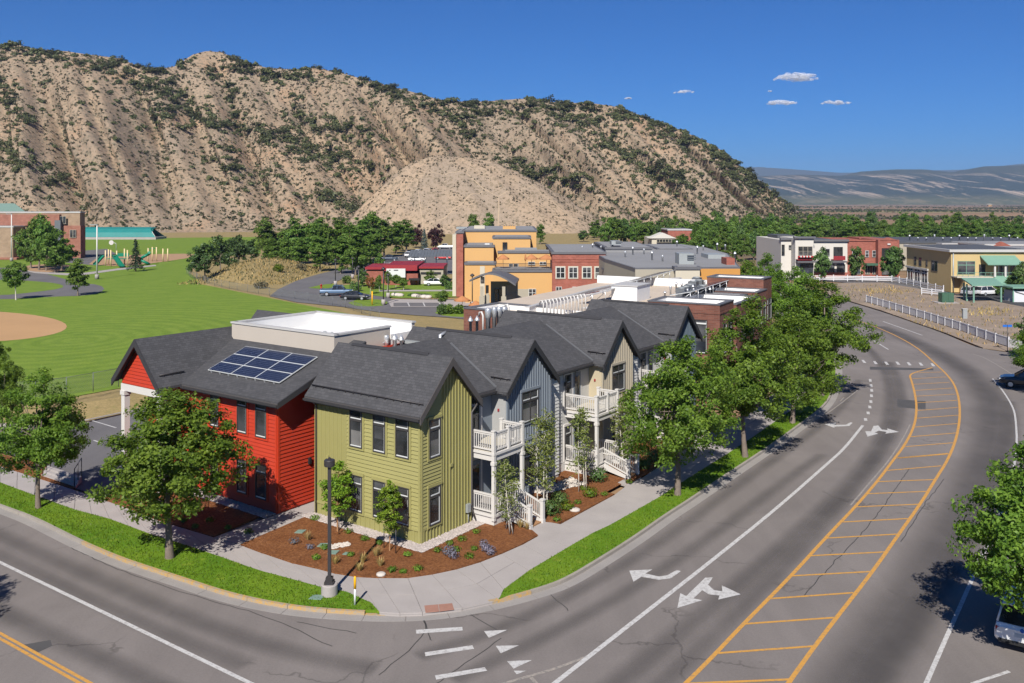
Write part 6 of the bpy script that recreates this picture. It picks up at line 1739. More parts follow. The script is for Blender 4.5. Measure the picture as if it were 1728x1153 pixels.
def chain_fence(pix, h, label, z=0.0, step=3.0, raise_=None):
    pts = resample([G(x, y, z) for x, y in pix], step); t = thing('chain_link_fence', label, 'fence', pts[0])
    if raise_: pts = [Vector((p.x, p.y, raise_(p.x, p.y))) for p in pts]
    for i, p in enumerate(pts):
        mb = MB(); mb.tube([p - UP * .1, p + UP * (h + .05)], .028, 6); mb.build('post', M['hvac_dark'], t)
        if i:
            q = pts[i - 1]; mb = MB(); mb.poly([q + UP * .05, p + UP * .05, p + UP * h, q + UP * h]); mb.build('mesh_panel', M['chain'], t)
            mb = MB(); mb.tube([q + UP * h, p + UP * h], .018, 6); mb.build('top_rail', M['hvac_dark'], t)
chain_fence([(-120, 690), (60, 674), (112, 668), (200, 651), (330, 622)], 1.5, 'chain link fence between the playing field and the parking court', .6)
chain_fence([(315, 462), (322, 468), (350, 480), (400, 490), (455, 499), (520, 508), (583, 519), (640, 540)], 1.3, 'chain link fence curving round the far edge of the field', 0, 4.0, lambda x, y: max(0, mound_h(x, y)))

# ================================================================== street lamp, marker, small things
p_ = G(556, 1003, .16); lp = thing('street_lamp', 'dark bronze street lamp on a round concrete base in the corner lawn', 'street lamp', p_)
mb = MB(); mb.lathe(p_, [(.34, 0), (.34, .42), (.31, .45), (.01, .45)], 28, 0, False); mb.build('base', M['concrete'], lp)
mb = MB(); mb.box(p_ + Vector((-.19, -.19, .46)), (.38, 0, 0), (0, .38, 0), UP * .1); mb.box(p_ + Vector((-.14, -.14, .56)), (.28, 0, 0), (0, .28, 0), UP * .16); mb.build('shoe', M['dark_metal'], lp)
mb = MB(); mb.box(p_ + Vector((-.065, -.065, .72)), (.13, 0, 0), (0, .13, 0), UP * 4.6); mb.build('pole', M['dark_metal'], lp)
mb = MB(); mb.lathe(p_ + UP * 5.3, [(.08, 0), (.215, .03), (.225, .08), (.225, .27), (.2, .3), (.05, .32), (.05, .39), (.005, .39)], 28, 0, False); mb.build('lamp_head', M['dark_metal'], lp)
p_ = G(599, 1021, .16); mk = thing('marker_post', 'white utility marker post with yellow top in the corner lawn', 'marker post', p_)
mb = MB(); mb.lathe(p_, [(.045, 0), (.045, .68), (.005, .68)], 10); mb.build('post', M['sash'], mk)
mb = MB(); mb.lathe(p_ + UP * .66, [(.055, 0), (.055, .44), (.03, .5), (.005, .5)], 10); mb.build('cap', M['yellow_p'], mk)
for (x, y, w, d, lab) in ((535, 1008, .62, .38, 'green utility lid in the grass beside the street lamp'), (507, 897, .5, .4, 'pale green valve lid nearest the garden path in the mulch'), (545, 920, .5, .4, 'pale green valve lid beside the pale stones'), (563, 932, .5, .4, 'pale green valve lid below the pale stones'), (584, 934, .3, .25, 'small round green valve lid by a low plant')):
    c = G(x, y, .165); mb = MB(); mb.slab([c + Vector((-w / 2, -d / 2, .02)), c + Vector((w / 2 - .1, -d / 2 - .05, .02)), c + Vector((w / 2, d / 2, .02)), c + Vector((-w / 2 + .1, d / 2, .02))], .04)
    tag(mb.build('valve_lid', M['lid']), lab, 'lid')
for (x, y, r, lab) in ((643, 970, .22, 'flat pale stone at the front edge of the corner bed'), (970, 861, .3, 'flat pale stone in the bed between the stairs')):
    c = G(x, y, .165); mb = MB(); mb.lathe(c, [(r, -.02), (r * .95, .06), (r * .6, .1), (.01, .11)], 9); tag(mb.build('flat_stone', M['stone_w']), lab, 'stone')
# lamps at the hotel court
for (x, y, yt, lab) in ((647, 515, 455, 'dark lamp post on concrete base at the island lawn'), (655, 503, 465, 'dark lamp post on concrete base behind the island lawn'), (605, 506, 452, 'dark lamp post beside the black car'), (566, 482, 440, 'dark lamp post by the curve of the side street'), (797, 519, 466, 'dark lamp post with lantern near the entrance canopy'), (595, 470, 437, 'dark lamp post in front of the poplars'), (648, 447, 430, 'dark lamp post in the back car park')):
    p_ = G(x, y); h = H - (yt - YH) * p_.y / F
    t = thing('court_lamp', lab, 'street lamp', p_)
    mb = MB(); mb.lathe(p_, [(.33, 0), (.33, .9), (.01, .9)], 10); mb.build('base', M['concrete'], t)
    mb = MB(); mb.tube([p_ + UP * .8, p_ + UP * h], .09, 6); mb.build('pole', M['dark_metal'], t)
    mb = MB(); mb.lathe(p_ + UP * (h - .1), [(.12, 0), (.34, .1), (.34, .25), (.05, .5), (.005, .5)], 8); mb.build('lamp_head', M['dark_metal'], t)
p_ = G(628, 515); yp = thing('marker_post', 'tall yellow marker post on the island lawn', 'marker post', p_)
mb = MB(); mb.lathe(p_, [(.1, 0), (.1, 2.2), (.005, 2.2)], 8); mb.build('post', M['yellow_p'], yp)
p_ = G(542, 487); fh = thing('fire_hydrant', 'red fire hydrant on the verge beside the parked pickup', 'hydrant', p_)
mb = MB(); mb.lathe(p_, [(.18, 0), (.18, .1), (.12, .12), (.12, .6), (.16, .62), (.14, .75), (.03, .85), (.005, .85)], 10); mb.tube([p_ + Vector((-.25, 0, .5)), p_ + Vector((.25, 0, .5))], .07, 8); mb.build('barrel', M['tail'], fh)
# ================================================================== trees
def leaf_cloud(name, centers, size, m, seed, out=None, flat=.35, aspect=.55):
    """many small leaf-shaped faces (diamonds) at the given points"""
    g = np.random.default_rng(seed); n = len(centers)
    nrm = g.normal(0, .75, (n, 3)); nrm[:, 2] += flat
    if out is not None: nrm += out * .95
    nrm /= np.linalg.norm(nrm, axis=1)[:, None]
    t = g.normal(0, 1, (n, 3)); t -= (t * nrm).sum(1)[:, None] * nrm; t /= np.linalg.norm(t, axis=1)[:, None]
    b = np.cross(nrm, t); s = size * g.uniform(.6, 1.35, n)
    V = np.empty((n, 4, 3)); bend = nrm * (s * .18)[:, None]
    V[:, 0] = centers - t * s[:, None]; V[:, 1] = centers - b * (s * aspect)[:, None] + bend
    V[:, 2] = centers + t * s[:, None]; V[:, 3] = centers + b * (s * aspect)[:, None] + bend
    return np_mesh(name, V.reshape(-1, 3), np.arange(n * 4).reshape(-1, 4), m)

def broadleaf(seed, h, r, zb, nclump, per, leaf, clump_r, top_pow=1.0, limbs=9, trunk_r=.13, squash=1.0):
    """tapered trunk with limbs; leaf clumps fill an uneven ellipsoid crown; returns trunk MB and leaf centres"""
    g = np.random.default_rng(seed); tr = MB()
    lean = g.normal(0, .02, 2)
    tp = [Vector((lean[0] * z + .04 * math.sin(z * 1.3 + seed), lean[1] * z, z)) for z in np.linspace(0, h * .82, 8)]
    tr.tube([Vector((0, 0, -.15))] + tp, [trunk_r * 1.5] + [trunk_r * (1 - .82 * i / 7) * (1.25 if i == 0 else 1) for i in range(8)], 8)
    cc = []; zc = zb + (h - zb) * (.43 if top_pow == 1.5 else .5); hz = (h - zb) / 2
    lobes = g.normal(0, 1, (6, 3)); lobes /= np.linalg.norm(lobes, axis=1)[:, None]; lw = g.uniform(-.22, .25, 6)
    for i in range(nclump):
        d = g.normal(0, 1, 3); d /= np.linalg.norm(d)
        k = (g.random() ** .42) * (1 + sum(w * max(0, float(d @ l)) ** 2 for w, l in zip(lw, lobes)))
        rz = 1 - (.44 if top_pow == 1.5 else .35) * max(0, d[2]) ** (.9 if top_pow == 1.5 else top_pow)
        cc.append((d[0] * r * k * rz, d[1] * r * k * rz * squash, zc + d[2] * k * ((h - zc) if d[2] > 0 else (zc - zb))))
    cc = np.array(cc)
    for i in range(limbs):
        t = g.uniform(.22, .75); z0 = zb * .75 + (h * .75 - zb * .75) * t * .8
        k = g.integers(0, nclump); e = Vector(cc[k]); s = Vector((lean[0] * z0, lean[1] * z0, min(z0, e.z - .2)))
        mid = s.lerp(e, .5) + Vector((0, 0, -.08 * (e - s).length)); r0 = trunk_r * .5 * (1 - .5 * t)
        tr.tube([s, mid, e], [r0, r0 * .65, r0 * .2], 6, caps=False)
        for j in range(2):
            e2 = Vector(cc[g.integers(0, nclump)])
            if (e2 - mid).length < r * 1.1: tr.tube([mid, mid.lerp(e2, .6) + Vector((0, 0, .1)), e2], [r0 * .5, r0 * .32, r0 * .1], 5, caps=False)
    idx = np.repeat(np.arange(nclump), per)
    sz = g.uniform(.55, 1.3, nclump)
    off = g.normal(0, 1, (len(idx), 3)); off /= np.linalg.norm(off, axis=1)[:, None]; off *= (g.random(len(idx)) ** .45)[:, None]
    off[:, 2] *= .75
    pts = cc[idx] + off * (clump_r * sz[idx])[:, None]
    pts = pts[pts[:, 2] > zb * .55]
    ctr = np.array([0, 0, zc]); out = pts - ctr; out /= np.maximum(np.linalg.norm(out, axis=1), .01)[:, None]
    return tr, pts, out

def make_tree(name, kind, label, cat, group, m_leaf, m_bark, seed, leaf, build, loc=(0, 0, 0)):
    root = thing(name, label, cat, loc, 0, group)
    tr, pts, out = build
    local_child('trunk', tr.mesh('trunk', M[m_bark]), root)
    local_child('crown', leaf_cloud('crown', pts, leaf, M[m_leaf], seed, out), root, 'stuff' if False else None)
    return root

protos = {}
def tree(kind, loc, h, w, label, rz=None, group=None, cat='tree'):
    """place a tree of a kind, h metres tall and w metres wide"""
    ph, pw, first = protos[kind][1:4] if False else (protos[kind]['h'], protos[kind]['w'], protos[kind]['used'])
    rz = rng.uniform(0, 6.28) if rz is None else rz
    sc = (w / pw, w / pw, h / ph)
    root = protos[kind]['root']
    if not first:
        protos[kind]['used'] = True
        root.matrix_basis = Matrix.Translation(Vector(loc)) @ Matrix.Rotation(rz, 4, 'Z') @ Matrix.Diagonal((*sc, 1))
        root['label'] = label; root['category'] = cat
        if group: root['group'] = group
        return root
    o = dup(root, loc, rz, sc, label, group); o['category'] = cat
    if not group and 'group' in o: del o['group']
    return o
def proto(kind, name, m_leaf, m_bark, seed, leaf, h, w, build):
    root = make_tree(name, kind, name, 'tree', None, m_leaf, m_bark, seed, leaf, build)
    protos[kind] = dict(root=root, h=h, w=w, used=False)
for k in range(4):
    proto('ash%d' % k, 'ash_tree', 'leaf', 'bark', 10 + k, .078, 8.0, 6.0, broadleaf(10 + k, 7.6, 2.75, 1.9, 200, 135, .1, .5, 1.5, 14, .14))
for k in range(3):
    proto('far%d' % k, 'cottonwood_tree', 'leaf_far', 'bark', 20 + k, .30, 10.0, 7.0, broadleaf(20 + k, 9.7, 3.2, 1.2, 60, 55, .3, .9, 1.0, 6, .2))
for k in range(2):
    proto('dark%d' % k, 'leafy_tree', 'leaf_dark', 'bark', 24 + k, .30, 9.0, 6.0, broadleaf(24 + k, 8.8, 2.8, 1.3, 55, 50, .3, .85, 1.0, 6, .18))
proto('pop0', 'poplar_tree', 'leaf_far', 'bark', 28, .30, 13.0, 5.0, broadleaf(28, 12.7, 2.2, .8, 75, 55, .3, .85, 1.6, 6, .2))
proto('pop1', 'poplar_tree', 'leaf_far', 'bark', 29, .30, 13.0, 5.0, broadleaf(29, 12.7, 2.2, .8, 75, 55, .3, .85, 1.6, 6, .2))
proto('yel', 'yellow_green_tree', 'leaf_yellow', 'bark', 30, .3, 9.0, 6.0, broadleaf(30, 8.8, 2.8, 1.2, 50, 50, .3, .85, 1.0, 5, .18))
proto('plum', 'plum_tree', 'leaf_plum', 'bark', 31, .28, 7.0, 6.0, broadleaf(31, 6.8, 2.7, .9, 50, 55, .3, .8, 1.0, 6, .16))
proto('rust', 'rust_leaved_tree', 'leaf_orange', 'bark_pale', 32, .16, 5.0, 3.2, broadleaf(32, 4.9, 1.4, 1.0, 36, 40, .2, .5, 1.0, 6, .07))
proto('lime', 'young_lime_tree', 'leaf_lime', 'wood', 33, .055, 3.5, 1.4, broadleaf(33, 3.45, .58, .95, 70, 60, .06, .2, 1.6, 7, .03))
proto('lime2', 'young_lime_tree', 'leaf_lime', 'wood', 34, .055, 3.5, 1.4, broadleaf(34, 3.45, .58, .75, 80, 60, .06, .2, 1.6, 7, .03))
proto('yng', 'young_street_tree', 'leaf_far', 'bark_pale', 35, .14, 5.0, 3.6, broadleaf(35, 4.9, 1.6, 1.3, 60, 60, .2, .5, 1.0, 7, .08))
# aspens: several pale stems with thin airy leaves
def aspen(seed, h, stems):
    g = np.random.default_rng(seed); tr = MB(); pts = []
    for s in range(stems):
        x, y = g.normal(0, .2, 2); lx, ly = g.normal(0, .05, 2); hh = h * g.uniform(.75, 1)
        ax = [Vector((x + lx * z, y + ly * z, z)) for z in np.linspace(-.1, hh, 6)]
        tr.tube(ax, [.03, .026, .022, .016, .01, .004], 6)
        for b in range(int(26 * hh / 4)):
            z = g.uniform(.22, 1.0) * hh; a = g.uniform(0, 6.28); l = .66 * (1 - .62 * z / hh) * g.uniform(.6, 1.2)
            p = Vector((x + lx * z, y + ly * z, z)); e = p + Vector((math.cos(a) * l, math.sin(a) * l, l * .75))
            tr.tube([p, e], [.009, .003], 4, caps=False)
            k = int(30 * g.uniform(.6, 1.4)); t = g.random(k) ** .7
            q = np.array(p)[None] + (np.array(e) - np.array(p))[None] * t[:, None] + g.normal(0, .075, (k, 3))
            pts.append(q)
    pts = np.concatenate(pts); out = np.zeros_like(pts)
    return tr, pts, out
for k in range(3): proto('asp%d' % k, 'aspen_clump', 'leaf_aspen', 'bark_pale', 40 + k, .05, 4.5, 1.6, aspen(40 + k, 4.5, 3 + k % 2))
# conifers
def conifer(seed, h, r, zb, layers, droop, per, gap=.0):
    g = np.random.default_rng(seed); tr = MB(); tr.tube([(0, 0, -.1), (0, 0, h * .5), (0, 0, h)], [h * .022, h * .014, .01], 7); pts = []
    for i in range(layers):
        z = zb + (h - zb) * (i / layers); rr = r * (1 - i / layers) ** .85 * g.uniform(.82, 1.12) + .08
        nb = max(4, int(9 * (1 - i / layers) + 4))
        for b in range(nb):
            a = g.uniform(0, 6.28); l = rr * g.uniform(.7, 1.08); k = per
            t = g.random(k) ** .6
            q = np.stack([math.cos(a) * l * t, math.sin(a) * l * t, z - droop * l * t * t + .1 * l], 1) + g.normal(0, .06 * r, (k, 3)) * np.array([1, 1, .6])
            pts.append(q)
    pts = np.concatenate(pts); out = pts * np.array([1, 1, 0]); out /= np.maximum(np.linalg.norm(out, axis=1), .01)[:, None]
    return tr, pts, out
proto('spr', 'spruce_tree', 'needle_dark', 'bark', 50, .2, 9.0, 4.4, conifer(50, 9, 2.1, .9, 22, .35, 9))
proto('blu', 'blue_spruce_tree', 'needle_blue', 'bark', 51, .26, 10.0, 5.6, conifer(51, 10, 2.7, .4, 22, .3, 10))
def pine(seed, h, r):
    tr, pts, out = broadleaf(seed, h, r, .9, 40, 55, .3, .75, 1.3, 8, .16); return tr, pts, out
proto('pin0', 'pine_tree', 'needle', 'bark', 52, .24, 8.0, 5.2, pine(52, 7.9, 2.3)); proto('pin1', 'pine_tree', 'needle', 'bark', 53, .24, 8.0, 5.2, pine(53, 7.9, 2.3))

# street trees near the houses
def put(kind, px, py, ytop, wpx, label, rz=None, group=None, z=0.12, cat='tree', dx=0):
    p = G(px, py, z); h = H - (ytop - YH) * p.y / F - z
    return tree(kind, p, h, wpx * p.y / F, label, rz, group, cat)
put('ash0', 65, 858, 622, 178, 'leafy street tree on the grass strip at the far left', 1.0)
put('ash1', 286, 942, 640, 282, 'broad leafy tree in front of the red house', 2.2)
put('ash2', 1144, 836, 556, 215, 'leafy street tree on the right grass strip in front of the slate house', .4)
put('ash3', 1258, 772, 525, 195, 'leafy street tree behind the one at the slate house', 4.0)
put('ash1', 1338, 715, 524, 175, 'third leafy street tree along the right grass strip', 5.2)
put('ash0', 1386, 668, 468, 175, 'tall leafy street tree leaning over the road at the bend', 2.6)
put('ash2', 1352, 598, 445, 120, 'leafy street tree beyond the bend beside the brick block', 3.4)
put('ash3', 1300, 560, 440, 95, 'leafy street tree close behind the brick block corner', 1.4)
put('ash1', 1262, 540, 432, 80, 'leafy tree far along the brick block street', .2)
put('ash3', 1, 752, 592, 90, 'dark leafy tree cut off by the left photo edge', 1.1)
tree('ash0', (18.7, 31.8, 0), 8.3, 6.2, 'large leafy tree overhanging the white car at the right edge', 3.9)
tree('ash2', (-24.6, 30.0, 0), 8.0, 6.0, 'street tree left of the frame whose shadow falls on the road', 1.9)
tree('ash1', Vector((26.6, 43.5, 0)), 7.2, 5.0, 'leafy tree at the right edge above the parking line', .9)
tree('ash3', G(1752, 668), 6.4, 4.8, 'leafy tree at the right edge beside the parked jeep', 2.9)
tree('dark0', G(1752, 612), 6.0, 4.6, 'dark leafy tree at the right edge by the side street', 2.0)
put('lime2', 569, 897, 772, 62, 'lime green young tree against the left end of the green house', 1.0, z=.15)
put('lime', 658, 930, 806, 56, 'lime green young tree in front of the green house windows', 2.0, z=.15)
put('asp0', 858, 897, 770, 68, 'multi stemmed aspen beside the first porch stair', 1.0, z=.15)
put('asp1', 921, 862, 690, 74, 'tall slender aspen in front of the blue gable', 2.0, z=.15)
put('asp2', 988, 830, 668, 60, 'slender aspen beside the second balcony post', 3.0, z=.15)
put('asp0', 1050, 800, 662, 66, 'slender aspen in front of the tan gable', 4.0, z=.15)
put('asp1', 1128, 775, 610, 60, 'aspen half hidden behind the street tree by the slate house', 5.0, z=.15)
for (px, py) in ((648, 925), (668, 934), (572, 902)):
    p_ = G(px, py, .15); mb = MB(); mb.tube([p_, p_ + UP * 1.1], .022, 6); tag(mb.build('tree_stake', M['dark_metal']), 'thin dark stake beside a young lime tree', 'stake', 'stakes beside the young trees')

# school side trees
for i, (x, y, yt, w) in enumerate(((52, 453, 374, 52), (66, 456, 358, 56), (78, 457, 362, 52), (93, 460, 386, 56), (104, 456, 400, 52))):
    put('far%d' % (i % 3), x, y, yt, w, 'tall green tree in the cluster before the school', None, 'cluster of trees before the school', 0)
put('yng', 27, 506, 438, 46, 'small tree by the school road at the left edge', None, None, 0)
put('far1', 131, 499, 434, 44, 'small round green tree at the end of the school road', None, None, 0)
put('spr', 229, 458, 403, 30, 'dark spruce standing alone before the playground', None, None, 0)
for i, (x, y, yt, w) in enumerate(((346, 476, 405, 46), (372, 468, 396, 40), (402, 452, 392, 38), (386, 460, 402, 36), (424, 446, 400, 34), (332, 470, 414, 30))):
    p = G(x, y); z = max(0, mound_h(p.x, p.y)) ; tree('pin%d' % (i % 2), (p.x, p.y, z - .05), (H - (yt - YH) * p.y / F) - z, w * p.y / F, 'dark green pine on the dry bank beside the field', None, 'pines on the dry bank')
POP = [(447, 448, 360, 34), (464, 446, 386, 30), (480, 448, 380, 34), (498, 452, 366, 36), (517, 450, 370, 40), (534, 452, 364, 38), (552, 454, 370, 36), (572, 452, 366, 40), (590, 455, 368, 38), (610, 452, 366, 40), (628, 446, 348, 40), (648, 440, 366, 40), (668, 434, 368, 38), (686, 430, 370, 36), (505, 462, 396, 34), (540, 464, 396, 36), (575, 468, 392, 36), (600, 470, 400, 34), (625, 455, 392, 34), (460, 456, 402, 30), (484, 458, 400, 32)]
for i, (x, y, yt, w) in enumerate(POP):
    put('pop%d' % (i % 2), x, y - 6, yt, w, 'green poplar in the dense row behind the side street', None, 'poplars behind the side street', 0)
put('blu', 634, 436, 388, 24, 'blue spruce in front of the poplars by the car park', None, None, 0); put('blu', 716, 421, 386, 17, 'slim blue spruce between the purple plum trees', None, None, 0)
for x, y, yt, w, l in ((702, 418, 380, 26, 'left'), (735, 420, 380, 28, 'right')): put('plum', x, y, yt, w, 'purple leaved plum tree %s of the slim blue spruce' % l, None, None, 0)
for x, yt in ((800, 357), (826, 357)): put('far%d' % (x % 3), x, 404, yt, 26, 'green tree behind the roof of the ochre building', None, 'trees behind the ochre building', 0)
put('pop0', 912, 412, 374, 16, 'narrow green tree beside the right end of the ochre building', None, None, 0)
for i, (x, y, yt, w, k) in enumerate(((985, 408, 388, 22, 'dark0'), (1003, 405, 384, 20, 'far1'), (1024, 412, 390, 14, 'blu'))): put(k, x, y, yt, w, ('dark bush tree in the dry meadow', 'round green tree at the edge of the dry meadow', 'blue spruce before the grey roofed range')[i], None, None, 0)
for i, (x, y, yt, w, k) in enumerate(((922, 512, 481, 24, 'far0'), (953, 509, 479, 28, 'far2'), (989, 500, 468, 16, 'spr'), (1010, 498, 453, 20, 'yng'))): put(k, x, y, yt, w, ('round green tree left before the red brick wing', 'round green tree right before the red brick wing', 'small dark spruce before the red brick wing', 'slim tree before the last brick wing window')[i], None, None, 0)
for i, (x, y, yt, w, k) in enumerate(((727, 482, 456, 24, 'far0'), (750, 484, 462, 20, 'dark1'), (668, 487, 462, 20, 'yng'), (681, 490, 468, 20, 'yng'), (654, 490, 455, 14, 'yng'), (625, 497, 462, 16, 'rust'), (748, 520, 488, 26, 'yng'), (612, 484, 452, 22, 'dark1'), (641, 470, 425, 24, 'far1'), (610, 462, 430, 22, 'far2'), (715, 456, 440, 14, 'far0'), (741, 478, 470, 20, 'dark0'), (640, 492, 462, 12, 'yng'))):
    put(k, x, y, yt, w, ('bright green tree before the beige shop wall', 'dark tree left of the ochre building', 'young tree before the white sign board', 'second young tree before the sign board', 'thin young tree left of the sign board', 'rust coloured young tree on the hotel lawn', 'thin young tree on the front island', 'dark tree behind the black car', 'green tree beside the car park entrance', 'green tree at the corner of the car park', 'small green tree by the solar carport', 'dark bush at the foot of the ochre wall', 'young tree beside the rust coloured one')[i], None, None, 0)
# trees beyond the grey roofs, and the long belt across the valley
FARL = 'green cottonwood in the wide belt of trees across the valley'
k_ = 0
for (x0, x1, n, yb, yt0, yt1) in ((1015, 1100, 9, 416, 362, 378), (1120, 1310, 16, 428, 364, 392), (1150, 1320, 16, 418, 356, 375), (1130, 1300, 10, 440, 382, 405)):
    for i in range(n):
        x = x0 + (x1 - x0) * (i + .5) / n + rng.uniform(-5, 5)
        put(('far0', 'far1', 'pop0', 'far2', 'dark1')[k_ % 5], x, yb + rng.uniform(-3, 3), rng.uniform(yt0, yt1), rng.uniform(22, 32), 'green tree in the dense stand behind the grey roofed range', None, 'trees behind the grey roofed range', 0); k_ += 1
for (x0, x1, n, yb, yt0, yt1, w) in ((1290, 1800, 36, 404, 355, 376, 22), (1300, 1800, 36, 410, 360, 384, 24), (1310, 1800, 34, 416, 370, 392, 26), (1180, 1340, 12, 400, 354, 372, 20), (1000, 1180, 14, 402, 362, 380, 18)):
    for i in range(n):
        x = x0 + (x1 - x0) * (i + .5) / n + rng.uniform(-6, 6)
        put(('far0', 'pop1', 'far1', 'dark0', 'far2', 'pop0')[k_ % 6], x, yb + rng.uniform(-2, 2), rng.uniform(yt0, yt1), w * rng.uniform(.8, 1.25), FARL, None, 'belt of trees across the valley', 0); k_ += 1
put('yel', 1456, 422, 377, 22, 'yellow green tree standing out from the belt of trees', None, None, 0); put('yel', 1318, 428, 386, 16, 'yellow green tree left of the white shop building', None, None, 0)
put('dark0', 1305, 452, 392, 24, 'grey green tree at the left corner of the white shop', None, None, 0)
for x, l in ((1387, 'before the white shop building'), (1446, 'before the red brick shop'), (1512, 'left before the yellow building'), (1503, 'before the gabled parapet')): put('dark%d' % (x % 2), x, 475, 414, 32, 'dark green street tree ' + l, None, None, 0)
for x, y, yt, w, l in ((1722, 500, 440, 34, 'dark tree before the red wall at the right edge'), (1707, 498, 462, 22, 'small tree beside the carport'), (1690, 500, 484, 20, 'low bush under the carport eave')): put('dark1', x, y, yt, w, l, None, None, 0)
for x, y, yt, w in ((1418, 392, 371, 12), (1410, 390, 376, 8)): put('far0', x, y - 12, yt - 8, w, 'lone round tree out on the valley floor', None, 'lone trees on the valley floor', 0)

# garden plants
def tuft(name, p, h, r, n, m, seed, label, cat='plant', leaf=None):
    g = np.random.default_rng(seed)
    if leaf:
        pts = g.normal(0, 1, (n, 3)); pts /= np.linalg.norm(pts, axis=1)[:, None]; pts *= (g.random(n) ** .4)[:, None] * np.array([r, r, h * .55]); pts[:, 2] += h * .45
        me = leaf_cloud(name, pts + np.array(p), leaf, M[m], seed)
    else:
        a = g.uniform(0, 6.28, n); l = g.uniform(.2, 1, n) * r; hh = h * g.uniform(.6, 1.15, n); w = .018
        b0 = np.stack([np.cos(a) * l * .2, np.sin(a) * l * .2, np.zeros(n)], 1); tip = np.stack([np.cos(a) * l, np.sin(a) * l, hh], 1); sd = np.stack([-np.sin(a) * w, np.cos(a) * w, np.zeros(n)], 1)
        V = np.stack([b0 - sd, b0 + sd, tip], 1) + np.array(p)[None, None]
        me = np_mesh(name, V.reshape(-1, 3), np.arange(n * 3).reshape(-1, 3), M[m])
    o = link(name, me); tag(o, label, cat, 'small plants in the mulch beds'); return o
GP = [(588, 899, 'g'), (616, 911, 'g'), (640, 918, 'g'), (688, 938, 'g'), (738, 931, 'g'), (760, 919, 'g'), (780, 912, 'g'), (800, 928, 'g'), (792, 941, 'g'), (804, 899, 'g'), (534, 943, 'g'), (592, 938, 'g'), (548, 926, 'g'), (531, 877, 'g'), (770, 930, 'g'), (635, 938, 's'), (607, 963, 's'), (642, 955, 's'), (566, 951, 's'), (612, 949, 's'), (520, 911, 's'), (662, 964, 'g'), (680, 966, 'g'), (705, 962, 'g'), (756, 937, 'l'), (764, 942, 'l'), (820, 930, 'l'), (828, 936, 'l'), (816, 924, 'l'), (523, 926, 'f'), (496, 918, 'f'), (957, 860, 'y'), (975, 850, 'g'), (940, 879, 'g'), (995, 838, 'y'), (1020, 836, 'g'), (1062, 815, 'g'), (890, 893, 's'), (878, 890, 's'), (985, 826, 'g'), (930, 868, 'd'), (945, 850, 'd'), (1010, 812, 'd'), (1085, 790, 'd'), (1100, 778, 'd'), (310, 880, 'g'), (330, 890, 'g'), (385, 892, 'g'), (236, 858, 's'), (262, 866, 's'), (226, 850, 'g'), (30, 788, 'g'), (60, 792, 'g'), (420, 899, 'g'), (355, 880, 'g')]
NAMES = {'g': ('low_green_plant', .22, .24, 110, 'leaf', 'low green plant in the brown mulch', .05), 's': ('straw_grass_tuft', .4, .32, 90, 'straw', 'pale straw coloured grass tuft in the mulch', None), 'l': ('lavender_plant', .5, .33, 190, 'lavender', 'grey violet lavender clump in the corner bed', .045), 'f': ('flower_plant', .3, .28, 110, 'lavender', 'small flowering plant near the garden path', .045), 'y': ('golden_shrub', .5, .42, 260, 'leaf_yellow', 'golden green shrub in the bed between the stairs', .06), 'd': ('dark_shrub', .8, .6, 420, 'leaf_dark', 'dark shrub close to the porches', .07)}
for i, (x, y, k) in enumerate(GP):
    nm, h, r, n, m_, lab, lf = NAMES[k]; s = rng.uniform(.8, 1.2); tuft(nm, G(x, y, .16), h * s, r * s, n, m_, 300 + i, lab, 'plant', lf)
for i, (x, y, w, h, k) in enumerate(((845, 507, 2.2, 1.4, 'leaf_far'), (880, 506, 3, 1.5, 'leaf_dark'), (758, 530, 1.8, 1.5, 'leaf_far'), (775, 530, 1.6, 1.4, 'leaf_far'), (745, 531, 1.4, 1.6, 'leaf_dark'), (600, 492, 2.4, 2.0, 'leaf_dark'), (585, 478, 2, 1.6, 'leaf_far'), (635, 488, 2, 1.6, 'leaf_dark'), (470, 470, 2.5, 1.6, 'leaf_yellow'), (508, 463, 2.5, 1.6, 'scrub'), (440, 486, 3, 1.2, 'scrub'), (480, 430, 3.5, 2.6, 'scrub'), (1676, 497, 2.2, 1.5, 'leaf_far'), (760, 489, 2.5, 1.6, 'leaf_dark'), (700, 500, 2.5, .5, 'leaf_dark'), (715, 501, 2.5, .5, 'leaf_dark'))):
    p = G(x, y); z = max(0, mound_h(p.x, p.y)); g = np.random.default_rng(500 + i)
    n = 420; q = g.normal(0, 1, (n, 3)); q /= np.linalg.norm(q, axis=1)[:, None]; q *= (g.random(n) ** .4)[:, None] * np.array([w / 2, w / 2, h * .55]); q[:, 2] += h * .45 + z
    o = link('garden_shrub', leaf_cloud('garden_shrub', q + np.array((p.x, p.y, 0)), .17, M[k], 600 + i)); tag(o, 'leafy shrub among the hotel lawns and banks', 'shrub', 'shrubs around the hotel lawns')
# stones edging the hotel lawn
for (x0, x1, y) in ((666, 680, 499), (708, 730, 502), (700, 712, 501)):
    for i in range(3):
        p = G(x0 + (x1 - x0) * i / 3, y + i * .5); mb = MB(); mb.lathe(p, [(.7, -.05), (.65, .35), (.3, .5), (.01, .5)], 7); tag(mb.build('boulder', M['stone_w']), 'pale boulder edging the hotel lawn', 'stone', 'boulders on the hotel lawn')

